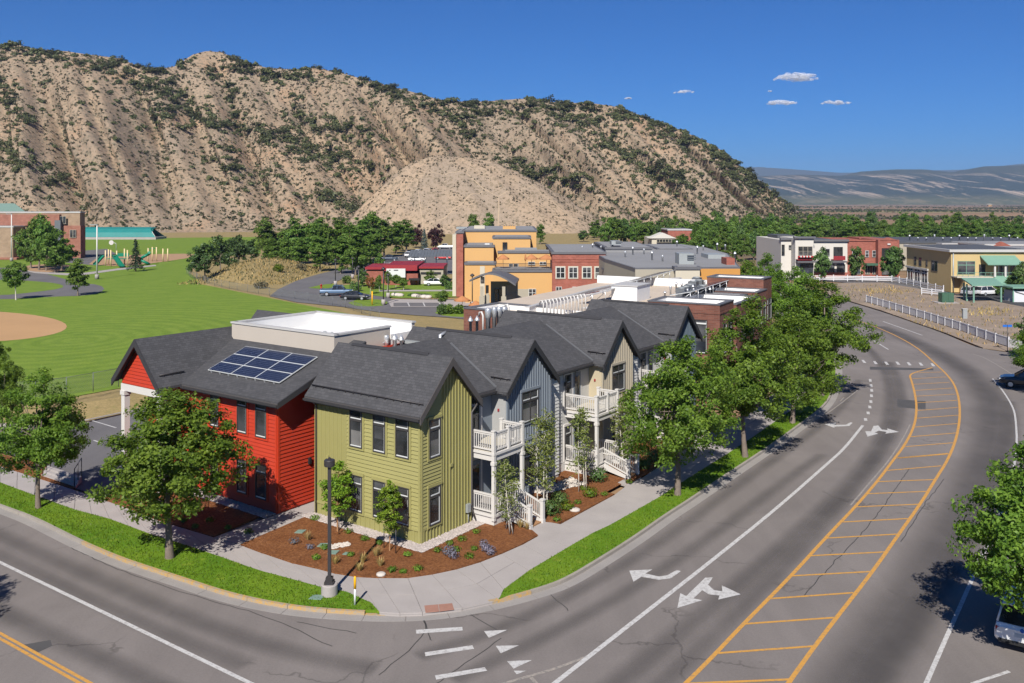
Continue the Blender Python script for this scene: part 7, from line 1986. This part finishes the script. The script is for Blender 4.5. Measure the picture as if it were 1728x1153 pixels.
# ================================================================== cars
def car(label, p, rz, paint, kind='sedan', group=None):
    t = thing('pickup_truck' if kind == 'pickup' else 'car', label, 'truck' if kind == 'pickup' else 'car', p, rz, group)
    S = {'sedan': dict(L=4.7, W=1.82, low=.28, belt=.86, roof=1.42, st=[(-2.35, .42, .72, .80), (-2.25, .30, .92, .88), (-1.6, .27, .96, .91), (-.2, .26, .92, .91), (1.0, .27, .92, .91), (1.9, .28, .84, .88), (2.25, .32, .72, .82), (2.35, .42, .62, .72)], cab=[(-1.85, .94), (-1.15, 1.38), (-.1, 1.43), (.35, 1.38), (1.2, .92)]),
         'suv': dict(L=4.8, W=1.86, low=.32, belt=1.0, roof=1.68, st=[(-2.4, .45, .9, .84), (-2.32, .36, 1.04, .91), (-1.6, .32, 1.06, .93), (0, .3, 1.04, .93), (1.1, .31, 1.02, .93), (2.0, .33, .94, .9), (2.3, .38, .82, .84), (2.4, .46, .7, .74)], cab=[(-2.3, 1.05), (-1.95, 1.58), (-1.2, 1.67), (.3, 1.64), (1.2, 1.03)]),
         'pickup': dict(L=5.7, W=1.95, low=.45, belt=1.1, roof=1.82, st=[(-2.85, .6, 1.0, .92), (-2.8, .5, 1.12, .97), (-1.6, .46, 1.12, .97), (-.4, .44, 1.12, .97), (1.2, .45, 1.12, .97), (2.2, .47, 1.06, .95), (2.7, .52, .98, .9), (2.85, .6, .84, .8)], cab=[(-.75, 1.1), (-.6, 1.74), (-.1, 1.83), (.85, 1.78), (1.55, 1.12)])}[kind]
    mb = MB(); ring = []
    for (x, z0, z1, w) in S['st']:
        zm = (z0 + z1) / 2
        ring.append([(x, -w * .86, z0), (x, -w, z0 + .12), (x, -w, zm + .08), (x, -w * .93, z1 - .05), (x, -w * .8, z1), (x, w * .8, z1), (x, w * .93, z1 - .05), (x, w, zm + .08), (x, w, z0 + .12), (x, w * .86, z0)])
    for a, b in zip(ring, ring[1:]):
        for k in range(10):
            k2 = (k + 1) % 10; mb.poly([a[k], a[k2], b[k2], b[k]], 0, False)
    mb.poly(ring[0][::-1]); mb.poly(ring[-1])
    body = local_child('body', mb.mesh('body', M[paint]), t)
    W = S['W'] / 2; cab = S['cab']
    mb = MB(); low = [(x, W * .86) for x, z in cab]
    prof = [(x, z, W * (.87 if i in (0, len(cab) - 1) else .74)) for i, (x, z) in enumerate(cab)]
    zb = min(cab[0][1], cab[-1][1]) - .06
    for (x0, z0, w0), (x1, z1, w1) in zip(prof, prof[1:]):
        mb.poly([(x0, -w0, z0), (x1, -w1, z1), (x1, w1, z1), (x0, w0, z0)])
        for s in (-1, 1): mb.poly([(x0, s * W * .88, zb), (x1, s * W * .88, zb), (x1, s * w1, z1), (x0, s * w0, z0)])
    local_child('windows', mb.mesh('windows', M['glass']), t)
    mb = MB(); r = prof[1:-1]
    for (x0, z0, w0), (x1, z1, w1) in zip(r, r[1:]):
        mb.prism([(x0, -w0 - .015, z0 + .01), (x1, -w1 - .015, z1 + .01), (x1, w1 + .015, z1 + .01), (x0, w0 + .015, z0 + .01)], (0, 0, .035))
    local_child('roof', mb.mesh('roof', M[paint]), t)
    for s in (-1, 1):
        mb = MB()
        for (q0, q1) in ((prof[0], prof[1]), (prof[-1], prof[-2])):
            mb.tube([(q0[0], s * (q0[2] + .005), q0[1]), (q1[0], s * (q1[2] + .005), q1[1])], .04, 5)
        xm = (prof[1][0] + prof[-2][0]) / 2; mb.tube([(xm, s * W * .885, zb), (xm, s * W * .75, S['roof'] - .04)], .04, 5)
        local_child('pillars', mb.mesh('pillars', M[paint]), t)
        mb = MB(); mb.box((cab[-1][0] - .35, s * W * .9, zb + .1), (.12, 0, 0), (0, s * .18, 0), (0, 0, .14)); local_child('mirror', mb.mesh('mirror', M[paint]), t)
        x0 = S['st'][0][0]; x1 = S['st'][-1][0]; zl = S['st'][1][2]
        mb = MB(); mb.box((x0 + .01, s * (W * .55), zl - .34), (.14, 0, 0), (0, s * W * .38, 0), (0, 0, .2)); local_child('tail_light', mb.mesh('tail_light', M['tail']), t)
        mb = MB(); mb.box((x1 - .2, s * (W * .5), S['st'][-2][2] - .16), (.17, 0, 0), (0, s * W * .36, 0), (0, 0, .13)); local_child('head_light', mb.mesh('head_light', M['head']), t)
        for xw in (S['L'] * -.29, S['L'] * .31):
            wr = .39 if kind == 'pickup' else .34
            mb = MB(); mb.tube([(xw, s * (W - .2), wr), (xw, s * (W + .012), wr)], wr, 14); wo = local_child('wheel', mb.mesh('wheel', M['black']), t)
            mb = MB(); mb.tube([(xw, s * (W - .02), wr), (xw, s * (W + .02), wr)], wr * .6, 10); local_child('rim', mb.mesh('rim', M['metal']), wo)
    x0 = S['st'][0][0]
    mb = MB(); mb.box((x0 - .012, -.26, .66), (.02, 0, 0), (0, .52, 0), (0, 0, .14)); local_child('number_plate', mb.mesh('number_plate', M['sash']), t)
    mb = MB(); mb.box((x0 - .03, -W * .84, .36), (.12, 0, 0), (0, W * 1.68, 0), (0, 0, .14)); local_child('bumper', mb.mesh('bumper', M['black']), t)
    if kind == 'suv':
        for s in (-1, 1): mb = MB(); mb.tube([(-1.8, s * .58, 1.68), (-1.6, s * .58, 1.76), (.4, s * .58, 1.75), (.6, s * .58, 1.68)], .025, 6); local_child('roof_rail', mb.mesh('roof_rail', M['metal']), t)
        mb = MB(); mb.tube([(x0 - .005, 0, .92), (x0 + .06, 0, .92)], .07, 14); local_child('emblem', mb.mesh('emblem', M['blue_sign']), t)
    if kind == 'pickup':
        mb = MB(); mb.box((-2.7, -W * .78, 1.125), (1.9, 0, 0), (0, W * 1.56, 0), (0, 0, .01)); local_child('bed', mb.mesh('bed', M['black']), t)
        for s in (-1, 1): mb = MB(); mb.box((-2.8, s * W * .78, 1.1), (2.05, 0, 0), (0, s * W * .16, 0), (0, 0, .1)); local_child('bed_rail', mb.mesh('bed_rail', M[paint]), t)
    return t
ang = math.atan2(D2.y, D2.x)
car('white estate car with roof rails parked under the right hand tree', Vector((19.9, 34.7, 0)), ang, 'car_white', 'suv')
car('dark jeep with white spare wheel cover at the right edge', G(1738, 655), R(150), 'car_black', 'suv')
car('blue grey pickup truck parked beside the side street', G(568, 499, .01), R(8), 'car_blue', 'pickup')
car('black sedan parked beside the blue grey pickup', G(599, 506, .01), R(-8), 'car_black', 'sedan')
for (x, y, rz, pt, k, lab) in ((655, 441, 5, 'car_darkblue', 'pickup', 'dark blue pickup in the back car park'), (634, 446, 95, 'car_white', 'sedan', 'white car by the car park entrance'), (691, 434, 80, 'car_white', 'suv', 'white car leftmost in the back row'), (699, 432, 80, 'car_black', 'suv', 'black car in the back row'), (707, 430, 80, 'car_white', 'suv', 'white car rightmost in the back row'), (722, 428, 80, 'car_white', 'suv', 'white van beside the small carport tree'), (734, 427, 100, 'car_red', 'suv', 'red car beside the white van'), (752, 420, 175, 'car_white', 'pickup', 'white pickup at the far end of the car park'), (748, 438, 175, 'car_red', 'sedan', 'red sedan in front of the ochre building'), (668, 452, 10, 'car_silver', 'sedan', 'silver car behind the red shop'), (685, 452, 10, 'car_grey', 'sedan', 'grey car behind the red shop'), (703, 441, 5, 'car_white', 'sedan', 'white car before the solar carport'), (735, 482, 5, 'car_white', 'sedan', 'white car behind the bright green tree'),
        (1641, 499, 35, 'car_silver', 'suv', 'silver car under the sage carport'), (1666, 499, 20, 'car_white', 'suv', 'white car under the sage carport'), (1308, 486, 60, 'car_white', 'suv', 'white car on the street behind the brick block trees'), (1322, 503, 60, 'car_silver', 'sedan', 'silver car on the street behind the brick block trees'), (1296, 452, 20, 'car_black', 'sedan', 'black car left of the white shop building')):
    car(lab, G(x, y, .02), R(rz), pt, k)

# ================================================================== the dry hill
def hill_mat():
    m, nt, b = nodes('dry_hillside')
    co = coords(nt)
    c = mixc(nt, ramp(nt, tnoise(nt, co, .011, 5, .6, .6), .34, .66), (.265, .205, .15), (.335, .245, .165))
    c = mixc(nt, ramp(nt, tnoise(nt, co, .025, 4, .6), .55, .75), c, (.35, .225, .14))
    st = tnoise(nt, coords(nt, 'Object', (.10, .02, .025)), 1.0, 5, .7)
    c = mixc(nt, ramp(nt, st, .42, .62), mixc(nt, 1.0, c, (.86, .85, .84), 'MULTIPLY'), c)
    sp = tnoise(nt, co, .42, 5, .8)
    c = mixc(nt, ramp(nt, sp, .50, .60), c, (.15, .13, .09))
    nt.links.new(c, b.inputs['Base Color']); b.inputs['Roughness'].default_value = .95; b.inputs['Specular IOR Level'].default_value = .1
    bump(nt, b, sp, .8, .8)
    return m
M['hill'] = hill_mat()
RIDGE = [(-600, 120), (-400, 60), (-200, 40), (-60, 62), (0, 78), (20, 72), (60, 84), (110, 86), (150, 92), (200, 98), (230, 110), (265, 117), (295, 112), (325, 92), (348, 86), (375, 88), (400, 102), (450, 114), (500, 118), (530, 114), (580, 124), (640, 141), (700, 156), (740, 168), (790, 172), (835, 170), (870, 167), (900, 166), (940, 173), (1000, 174), (1045, 181), (1090, 198), (1130, 212), (1180, 233), (1215, 252), (1250, 281), (1290, 312), (1330, 345), (1358, 372), (1372, 384)]
BASE = [(-600, 380), (-200, 420), (0, 440), (200, 462), (450, 485), (800, 520), (1000, 545), (1150, 590), (1250, 630), (1372, 700)]
def interp(tab, x):
    return float(np.interp(x, [t[0] for t in tab], [t[1] for t in tab]))
def hill_point(px, t):
    """t 0 at the foot, 1 on the ridge, beyond 1 the far side"""
    base = interp(BASE, px); yr = interp(RIDGE, px); k = (YH - yr) / F
    d_r = (base + H / .62) / (1 - k / .62) if k < .5 else base + 200
    d_r = max(d_r, base + 12)
    zr = max(.2, H + k * d_r)
    tt = min(t, 1.0)
    s = .30 * tt + .70 * (tt ** 1.25)
    D = base + (d_r - base) * tt; z = zr * s
    x = (px - CX) / F * d_r * .55 + (px - CX) / F * D * .45
    # gullies running down the slope, slanting to the right
    q = px * .011 + tt * 2.3
    env = math.sin(math.pi * min(1, tt * 1.02)) ** .8 * min(1, zr / 50)
    g1 = abs(mnoise.noise(Vector((q * 1.0, tt * .35, 1.7)))); g2 = abs(mnoise.noise(Vector((q * 2.7 + 7, tt * .8, 4.1)))); g3 = mnoise.noise(Vector((q * 7, tt * 3.0, 9.3)))
    gul = (g1 * 2.2 + g2 * .6 + g3 * .12 - .72)
    D += -gul * 30 * env; z += gul * 9.0 * env
    # the bald knoll in front
    if t > 1: D += (t - 1) * 240; z -= (t - 1) * 40 + (t - 1) ** 2 * 60
    return Vector((x, D, z - .15)), gul
NX, NT = 470, 120
pxs = np.linspace(-600, 1374, NX); ts = np.concatenate([np.linspace(0, 1, NT - 12), np.linspace(1.03, 1.8, 12)])
V = np.zeros((NT, NX, 3)); GU = np.zeros((NT, NX))
for j, t in enumerate(ts):
    for i, px in enumerate(pxs):
        p, g_2 = hill_point(px, t); V[j, i] = p; GU[j, i] = g_2
idx = np.arange(NT * NX).reshape(NT, NX)
Fq = np.stack([idx[:-1, :-1], idx[:-1, 1:], idx[1:, 1:], idx[1:, :-1]], -1).reshape(-1, 4)
hill = struct(link('hill', np_mesh('hill', V.reshape(-1, 3), Fq, M['hill'], True)))

# the bald knoll standing in front of the slope
def knoll_mat():
    m, nt, b = nodes('bald_knoll')
    co = coords(nt)
    c = mixc(nt, ramp(nt, tnoise(nt, co, .03, 5, .6, .5), .36, .64), (.255, .20, .15), (.335, .245, .165))
    c = mixc(nt, ramp(nt, tnoise(nt, co, .5, 5, .8), .50, .60), c, (.15, .12, .08))
    vo = N(nt, 'ShaderNodeTexVoronoi', feature='DISTANCE_TO_EDGE'); vo.inputs['Scale'].default_value = .035
    nz = tnoise(nt, co, .1, 3); 
    nt.links.new(co, vo.inputs['Vector'])
    c = mixc(nt, ramp(nt, vo.outputs['Distance'], .003, .010), (.34, .26, .18), c)
    nt.links.new(c, b.inputs['Base Color']); b.inputs['Roughness'].default_value = .95; b.inputs['Specular IOR Level'].default_value = .1
    return m
M['knoll'] = knoll_mat()
KC = Vector((XD(752, 512), 512, 0)); kn = 110
KV = np.zeros((kn, kn, 3))
for j in range(kn):
    for i in range(kn):
        x = -75 + 190 * i / (kn - 1); y = -62 + 124 * j / (kn - 1)
        r = math.hypot(x / (62 if x < 0 else 100), y / 58) ; th = math.atan2(y, x)
        rr = r * (1 + .12 * mnoise.noise(Vector((math.cos(th) * 1.6, math.sin(th) * 1.6, 3)))) + .05 * mnoise.noise(Vector((math.cos(th) * 6, math.sin(th) * 6, r * 1.2))) + .03 * mnoise.noise(Vector((x * .06, y * .06, 8)))
        t = min(1, max(0, 1 - rr)); z = 43 * (1 - (1 - t) ** 2.0) ** 1.35 - 3.5 * abs(mnoise.noise(Vector((math.cos(th) * 4.5, math.sin(th) * 4.5, r * .6)))) * min(1, t * 3) * min(1, r * 2) + 1.8 * mnoise.noise(Vector((x * .08, y * .08, 1))) * min(1, t * 4)
        KV[j, i] = (KC.x + x, KC.y + y, z - .6)
ki = np.arange(kn * kn).reshape(kn, kn)
struct(link('knoll', np_mesh('knoll', KV.reshape(-1, 3), np.stack([ki[:-1, :-1], ki[:-1, 1:], ki[1:, 1:], ki[1:, :-1]], -1).reshape(-1, 4), M['knoll'], True)))

# junipers and scrub on the hill
def bush_mesh(name, seed, n, leaf, m, squash=.8):
    g = np.random.default_rng(seed); c = g.normal(0, .45, (7, 3)); c[:, 2] = np.abs(c[:, 2]) * .7 + .35
    i = g.integers(0, 7, n); off = g.normal(0, 1, (n, 3)); off /= np.linalg.norm(off, axis=1)[:, None]
    pts = c[i] + off * (g.random(n) ** .5 * .48)[:, None]; pts[:, 2] = np.abs(pts[:, 2]) * squash
    out = pts / np.maximum(np.linalg.norm(pts, axis=1), .01)[:, None]
    return leaf_cloud(name, pts, leaf, M[m], seed, out)
jm = [bush_mesh('juniper', 700 + k, 200, .17, 'juniper') for k in range(4)]
g = np.random.default_rng(77)
BANDS = [[(60, 85), (150, 105), (230, 125), (290, 160), (330, 195), (400, 215), (470, 235), (560, 262), (620, 280)], [(200, 110), (235, 165), (265, 190), (300, 205)], [(345, 108), (375, 140), (390, 180), (410, 205)], [(380, 100), (450, 120), (520, 125)], [(430, 225), (480, 245), (530, 262), (575, 275)], [(0, 150), (30, 180), (60, 205)], [(630, 140), (700, 165), (760, 185), (800, 225)], [(900, 180), (960, 195), (1020, 205)], [(800, 185), (860, 178), (930, 188), (1000, 182), (1060, 195), (1140, 222), (1210, 260), (1270, 310)], [(850, 275), (900, 290), (950, 300), (980, 310)], [(360, 250), (400, 280), (440, 305)], [(500, 190), (560, 215), (620, 230)], [(1000, 220), (1080, 270), (1160, 310)], [(540, 330), (580, 345), (600, 365)], [(20, 250), (60, 275), (90, 300)]]
def screen(p): return CX + p[0] / p[1] * F, YH + (H - p[2]) / p[1] * F
cand = []
VV = V[2:NT - 12]; GG = GU[2:NT - 12]
sx = CX + VV[..., 0] / VV[..., 1] * F; sy = YH + (H - VV[..., 2]) / VV[..., 1] * F
dens = np.zeros_like(sx)
for bnd in BANDS:
    for (x0, y0), (x1, y1) in zip(bnd, bnd[1:]):
        dx, dy = x1 - x0, y1 - y0; L2 = dx * dx + dy * dy
        tpar = np.clip(((sx - x0) * dx + (sy - y0) * dy) / L2, 0, 1)
        dd = np.hypot(sx - x0 - tpar * dx, sy - y0 - tpar * dy)
        dens = np.maximum(dens, .8 * np.exp(-(dd / 19.0) ** 2))
tt_ = ts[2:NT - 12][:, None] * np.ones_like(sx)
dens = np.maximum(dens, .7 * np.exp(-((1 - tt_) / .06) ** 2))
dens += .16 * np.clip(-GG, 0, 1) + .05
bald = np.exp(-((sx - 745) / 90) ** 2 - ((sy - 325) / 55) ** 2) + np.exp(-((sx - 345) / 22) ** 2 - ((sy - 100) / 16) ** 2)
dens *= np.clip(1 - bald * 1.6, .03, 1)
ok = (sx > -420) & (sx < 1350)
pr = (dens * ok).ravel(); pr /= pr.sum()
big = g.choice(len(pr), 1900, replace=False, p=pr)
Pf = VV.reshape(-1, 3)
size = g.uniform(1.5, 3.4, 1900) * (1 + .35 * (dens.ravel()[big] > .5))
inview = (sx.ravel()[big] > -20)
order = np.argsort(-size - 10 * inview)
for k, bi in enumerate(big[order[:300]]):
    o = link('juniper_bush', jm[k % 4]); p = Pf[bi]; s = size[order[k]]
    o.location = (p[0] + g.uniform(-1.5, 1.5), p[1] + g.uniform(-1, 1), p[2] - .25 * s); o.scale = (s * 1.15, s * 1.15, s * g.uniform(.75, 1.15)); o.rotation_euler = (0, 0, g.uniform(0, 6.28))
    tag(o, 'dark green juniper bush on the dry hillside', 'bush', 'junipers on the hillside')
def merge_bushes(name, pos, sizes, n, leaf, m, seed, label):
    gg = np.random.default_rng(seed); tot = len(pos) * n
    off = gg.normal(0, 1, (tot, 3)); off /= np.linalg.norm(off, axis=1)[:, None]; off *= (gg.random(tot) ** .45)[:, None]
    off[:, 2] = np.abs(off[:, 2]) * .8
    s = np.repeat(sizes, n); c = np.repeat(pos, n, 0) + off * s[:, None]
    nrm = off + gg.normal(0, .5, (tot, 3)); nrm /= np.linalg.norm(nrm, axis=1)[:, None]
    t = np.cross(nrm, gg.normal(0, 1, (tot, 3))); t /= np.linalg.norm(t, axis=1)[:, None]; b = np.cross(nrm, t); l = (leaf * s)[:, None]
    Vv = np.stack([c - t * l, c - b * l * .7, c + t * l, c + b * l * .7], 1)
    o = link(name, np_mesh(name, Vv.reshape(-1, 3), np.arange(tot * 4).reshape(-1, 4), M[m]), None, 'stuff'); tag(o, label, 'scrub'); return o
rest = order[300:]
merge_bushes('hill_junipers', Pf[big[rest]] - np.array([0, 0, .3]), size[rest] * .9, 60, .3, 'juniper', 1, 'further dark junipers scattered over the hill')
pr2 = (ok * (.4 + dens * .5 + .3 * np.clip(-GG, 0, 1)) * np.clip(1 - .6 * bald, 0, 1)).ravel(); pr2 /= pr2.sum()
kz = KV.reshape(-1, 3)[g.choice(kn * kn, 3200, replace=False)]; kz = kz[kz[:, 2] > 2]
merge_bushes('knoll_scrub', kz, g.uniform(.3, 1.0, len(kz)), 8, .5, 'scrub', 4, 'sparse low scrub on the bald knoll')
sm = g.choice(len(pr2), 16000, replace=False, p=pr2)
merge_bushes('hill_scrub', Pf[sm] + np.concatenate([g.uniform(-1.2, 1.2, (16000, 2)), np.full((16000, 1), -.1)], 1), g.uniform(.4, 1.15, 16000), 8, .55, 'scrub', 2, 'low sage scrub dotted over the dry hill')
g9 = g.choice(len(pr2), 8000, replace=False, p=pr2)
merge_bushes('hill_scrub', Pf[g9] - np.array([0, 0, .1]), g.uniform(.6, 1.7, 8000), 12, .48, 'juniper', 3, 'small green bushes dotted over the dry hill')

# ================================================================== far range
def far_mat():
    m, nt, b = nodes('far_range')
    co = coords(nt)
    bl = tnoise(nt, coords(nt, 'Object', (.009, .0004, .013)), 1.0, 6, .62, .5)
    c = mixc(nt, ramp(nt, bl, .515, .56), (.036, .048, .034), (.36, .285, .215))
    br = ramp(nt, tnoise(nt, coords(nt, 'Object', (.05, .0012, .012)), 1.0, 5, .8, .6), .45, .55)
    c = mixc(nt, br, (.036, .048, .034), c)
    geo = N(nt, 'ShaderNodeSeparateXYZ'); nt.links.new(co, geo.inputs[0])
    k = ramp(nt, geo.outputs[2], 0.0, 1.0)
    mr = N(nt, 'ShaderNodeMapRange'); mr.inputs[1].default_value = 170; mr.inputs[2].default_value = 205; nt.links.new(geo.outputs[2], mr.inputs[0])
    c = mixc(nt, mr.outputs[0], c, (.05, .058, .032))
    mr2 = N(nt, 'ShaderNodeMapRange'); mr2.inputs[1].default_value = 25; mr2.inputs[2].default_value = 55; nt.links.new(geo.outputs[2], mr2.inputs[0])
    c = mixc(nt, mr2.outputs[0], mixc(nt, ramp(nt, tnoise(nt, co, .006, 6, .7), .5, .6), (.075, .08, .04), (.15, .13, .075)), c)
    nt.links.new(c, b.inputs['Base Color']); b.inputs['Roughness'].default_value = .95; b.inputs['Specular IOR Level'].default_value = .05
    return m
M['far'] = far_mat()
def range_mesh(name, tab, D0, D1, x0, x1, nx, nt_, m, amp):
    Vv = np.zeros((nt_, nx, 3))
    for j in range(nt_):
        t = j / (nt_ - 1)
        for i in range(nx):
            px = x0 + (x1 - x0) * i / (nx - 1); y = interp(tab, px); zt_ = H + (YH - y) * D1 / F
            D = D0 + (D1 - D0) * t; n_ = mnoise.fractal(Vector((px * .012, t * 2.0, 5)), 1, 2, 5)
            Vv[j, i] = ((px - CX) / F * D1 * (.72 + .28 * t), D + n_ * amp * 6 * math.sin(math.pi * t), max(-.5, zt_ * (t ** .8) + n_ * amp * math.sin(math.pi * t)))
    ii = np.arange(nt_ * nx).reshape(nt_, nx); f = np.stack([ii[:-1, :-1], ii[:-1, 1:], ii[1:, 1:], ii[1:, :-1]], -1).reshape(-1, 4)
    return struct(link(name, np_mesh(name, Vv.reshape(-1, 3), f, m, True)))
range_mesh('far_hills', [(600, 292), (1200, 296), (1290, 297), (1350, 295), (1420, 297), (1450, 290), (1510, 286), (1560, 286), (1605, 291), (1660, 281), (1728, 279), (1800, 284), (2000, 275), (2400, 290)], 4300, 6200, 600, 2400, 240, 40, M['far'], 22)
range_mesh('farthest_hills', [(600, 280), (1200, 284), (1280, 282), (1340, 286), (1420, 292), (1500, 290), (1640, 286), (1728, 276), (1900, 270), (2400, 280)], 9500, 11000, 600, 2400, 120, 12, M['far'], 20)
# low scrub over the valley floor
gv = np.random.default_rng(5); n = 5000
D = gv.uniform(620, 3200, n); px = gv.uniform(1250, 1800, n); kx = np.array([mnoise.noise(Vector((a * .004, b * .0022, 2))) for a, b in zip((px - CX) / F * D, D)]) > -.02
pos = np.stack([(px - CX) / F * D, D, np.full(n, 0.0)], 1)[kx]
merge_bushes('valley_scrub', pos, gv.uniform(1.2, 3.2, len(pos)), 10, .6, 'juniper', 6, 'dark scrub dotted over the far valley floor')
fm = thing('farm_house', 'tiny orange farm house far out on the valley side', 'house', (XD(1671, 3000), 3000, 0))
mb = MB(); x = XD(1671, 3000); mb.aab(x - 6, x + 6, 3000, 3010, 0, 5); mb.build('wall', M['ochre'], fm)
mb = MB(); mb.prism([(x - 7, 2998, 5), (x + 7, 2998, 5), (x, 2998, 9)], (0, 14, 0)); mb.build('roof', M['beige'], fm)

# ================================================================== clouds (beyond the haze) and haze
def cloud_mat():
    m, nt, b = nodes('cloud')
    nt.nodes.remove(b)
    df = N(nt, 'ShaderNodeBsdfDiffuse'); df.inputs[0].default_value = (.95, .95, .96, 1)
    tl = N(nt, 'ShaderNodeBsdfTranslucent'); tl.inputs[0].default_value = (.95, .95, .96, 1)
    a = N(nt, 'ShaderNodeMixShader'); a.inputs[0].default_value = .45; nt.links.new(df.outputs[0], a.inputs[1]); nt.links.new(tl.outputs[0], a.inputs[2])
    tp = N(nt, 'ShaderNodeBsdfTransparent'); mx = N(nt, 'ShaderNodeMixShader')
    k = ramp(nt, tnoise(nt, coords(nt, 'Object'), .05, 4, .7), .3, .66, (.5, .5, .5), (.93, .93, .93))
    nt.links.new(k, mx.inputs[0]); nt.links.new(a.outputs[0], mx.inputs[1]); nt.links.new(tp.outputs[0], mx.inputs[2])
    nt.links.new(mx.outputs[0], nt.nodes['Material Output'].inputs[0])
    return m
M['cloud'] = cloud_mat()
def ico_puffs(name, cx, cyy, wpx, hpx, seed, label, D=16000):
    gg = random.Random(seed); bm = bmesh.new(); X, Z = XD(cx, D), ZD(cyy, D); W, Hh = wpx * D / F / 2, hpx * D / F
    for i in range(34):
        u = gg.uniform(-1, 1); hh = (1 - u * u) ** .8
        r = Hh * (.08 + .27 * hh) * gg.uniform(.6, 1.1)
        z = Z + gg.uniform(-.05, .55) * Hh * hh - Hh * .2
        m_ = Matrix.Translation((X + u * W, D + gg.uniform(-1, 1) * W * .5, z)) @ Matrix.Diagonal((r * gg.uniform(1.4, 2.2), r * 1.6, r * .7, 1))
        bmesh.ops.create_icosphere(bm, subdivisions=3, radius=1, matrix=m_)
    for v in bm.verts:
        n_ = mnoise.fractal(v.co * .008, 1, 2, 4); v.co += v.normal * n_ * Hh * .12
    me = bpy.data.meshes.new(name); bm.to_mesh(me); bm.free(); me.materials.append(M['cloud'])
    for p in me.polygons: p.use_smooth = True
    o = link(name, me); tag(o, label, 'cloud'); return o
ico_puffs('cloud', 1342, 131, 70, 17, 1, 'largest white cloud, topmost at the upper right')
ico_puffs('cloud', 1318, 173, 48, 11, 2, 'small flat white cloud below the largest one')
ico_puffs('cloud', 1410, 173, 44, 9, 3, 'small flat white cloud at the far right')
ico_puffs('cloud', 1155, 155, 34, 7, 4, 'thin wisp of cloud above the hill ridge')
ico_puffs('cloud', 1299, 154, 6, 3, 5, 'tiny scrap of cloud beside the largest one')
ico_puffs('cloud', 1060, 166, 12, 4, 6, 'tiny faint cloud just above the ridge')

mh = bpy.data.materials.new('haze'); mh.use_nodes = True; nt = mh.node_tree
nt.nodes.remove(nt.nodes['Principled BSDF'])
pv = N(nt, 'ShaderNodeVolumePrincipled'); pv.inputs['Color'].default_value = (.36, .51, .82, 1); pv.inputs['Density'].default_value = 7.5e-5; pv.inputs['Anisotropy'].default_value = 0.0
nt.links.new(pv.outputs[0], nt.nodes['Material Output'].inputs['Volume'])
mb = MB(); mb.aab(-6500, 9500, -400, 13200, -2.0, 560)
hz = mb.build('haze', mh, None, 'stuff'); tag(hz, 'thin blue haze lying over the whole valley', 'haze')

# ---- labels that single out each of a short row: counted from the left
ORD = ['leftmost', 'second', 'third', 'fourth', 'fifth', 'sixth', 'seventh', 'eighth', 'ninth', 'tenth', 'eleventh', 'twelfth', 'thirteenth', 'fourteenth', 'fifteenth', 'sixteenth', 'seventeenth', 'eighteenth', 'nineteenth', 'twentieth', 'twenty first', 'twenty second', 'twenty third', 'twenty fourth', 'twenty fifth']
bpy.context.view_layer.update()
same = {}
for o in C.objects:
    if o.parent is None and 'label' in o: same.setdefault(o['label'], []).append(o)
def where(o):
    p = o.matrix_world.translation
    if p.length < .01 and o.type == 'MESH': p = o.matrix_world @ (sum((Vector(c) for c in o.bound_box), Vector()) / 8)
    return p.x / max(1, p.y)
for lab, os_ in same.items():
    if 1 < len(os_) <= 25:
        os_.sort(key=where)
        for i, o in enumerate(os_):
            pre = ORD[i] if i == 0 else ORD[i] + ' from left'
            o['label'] = pre + ' ' + lab
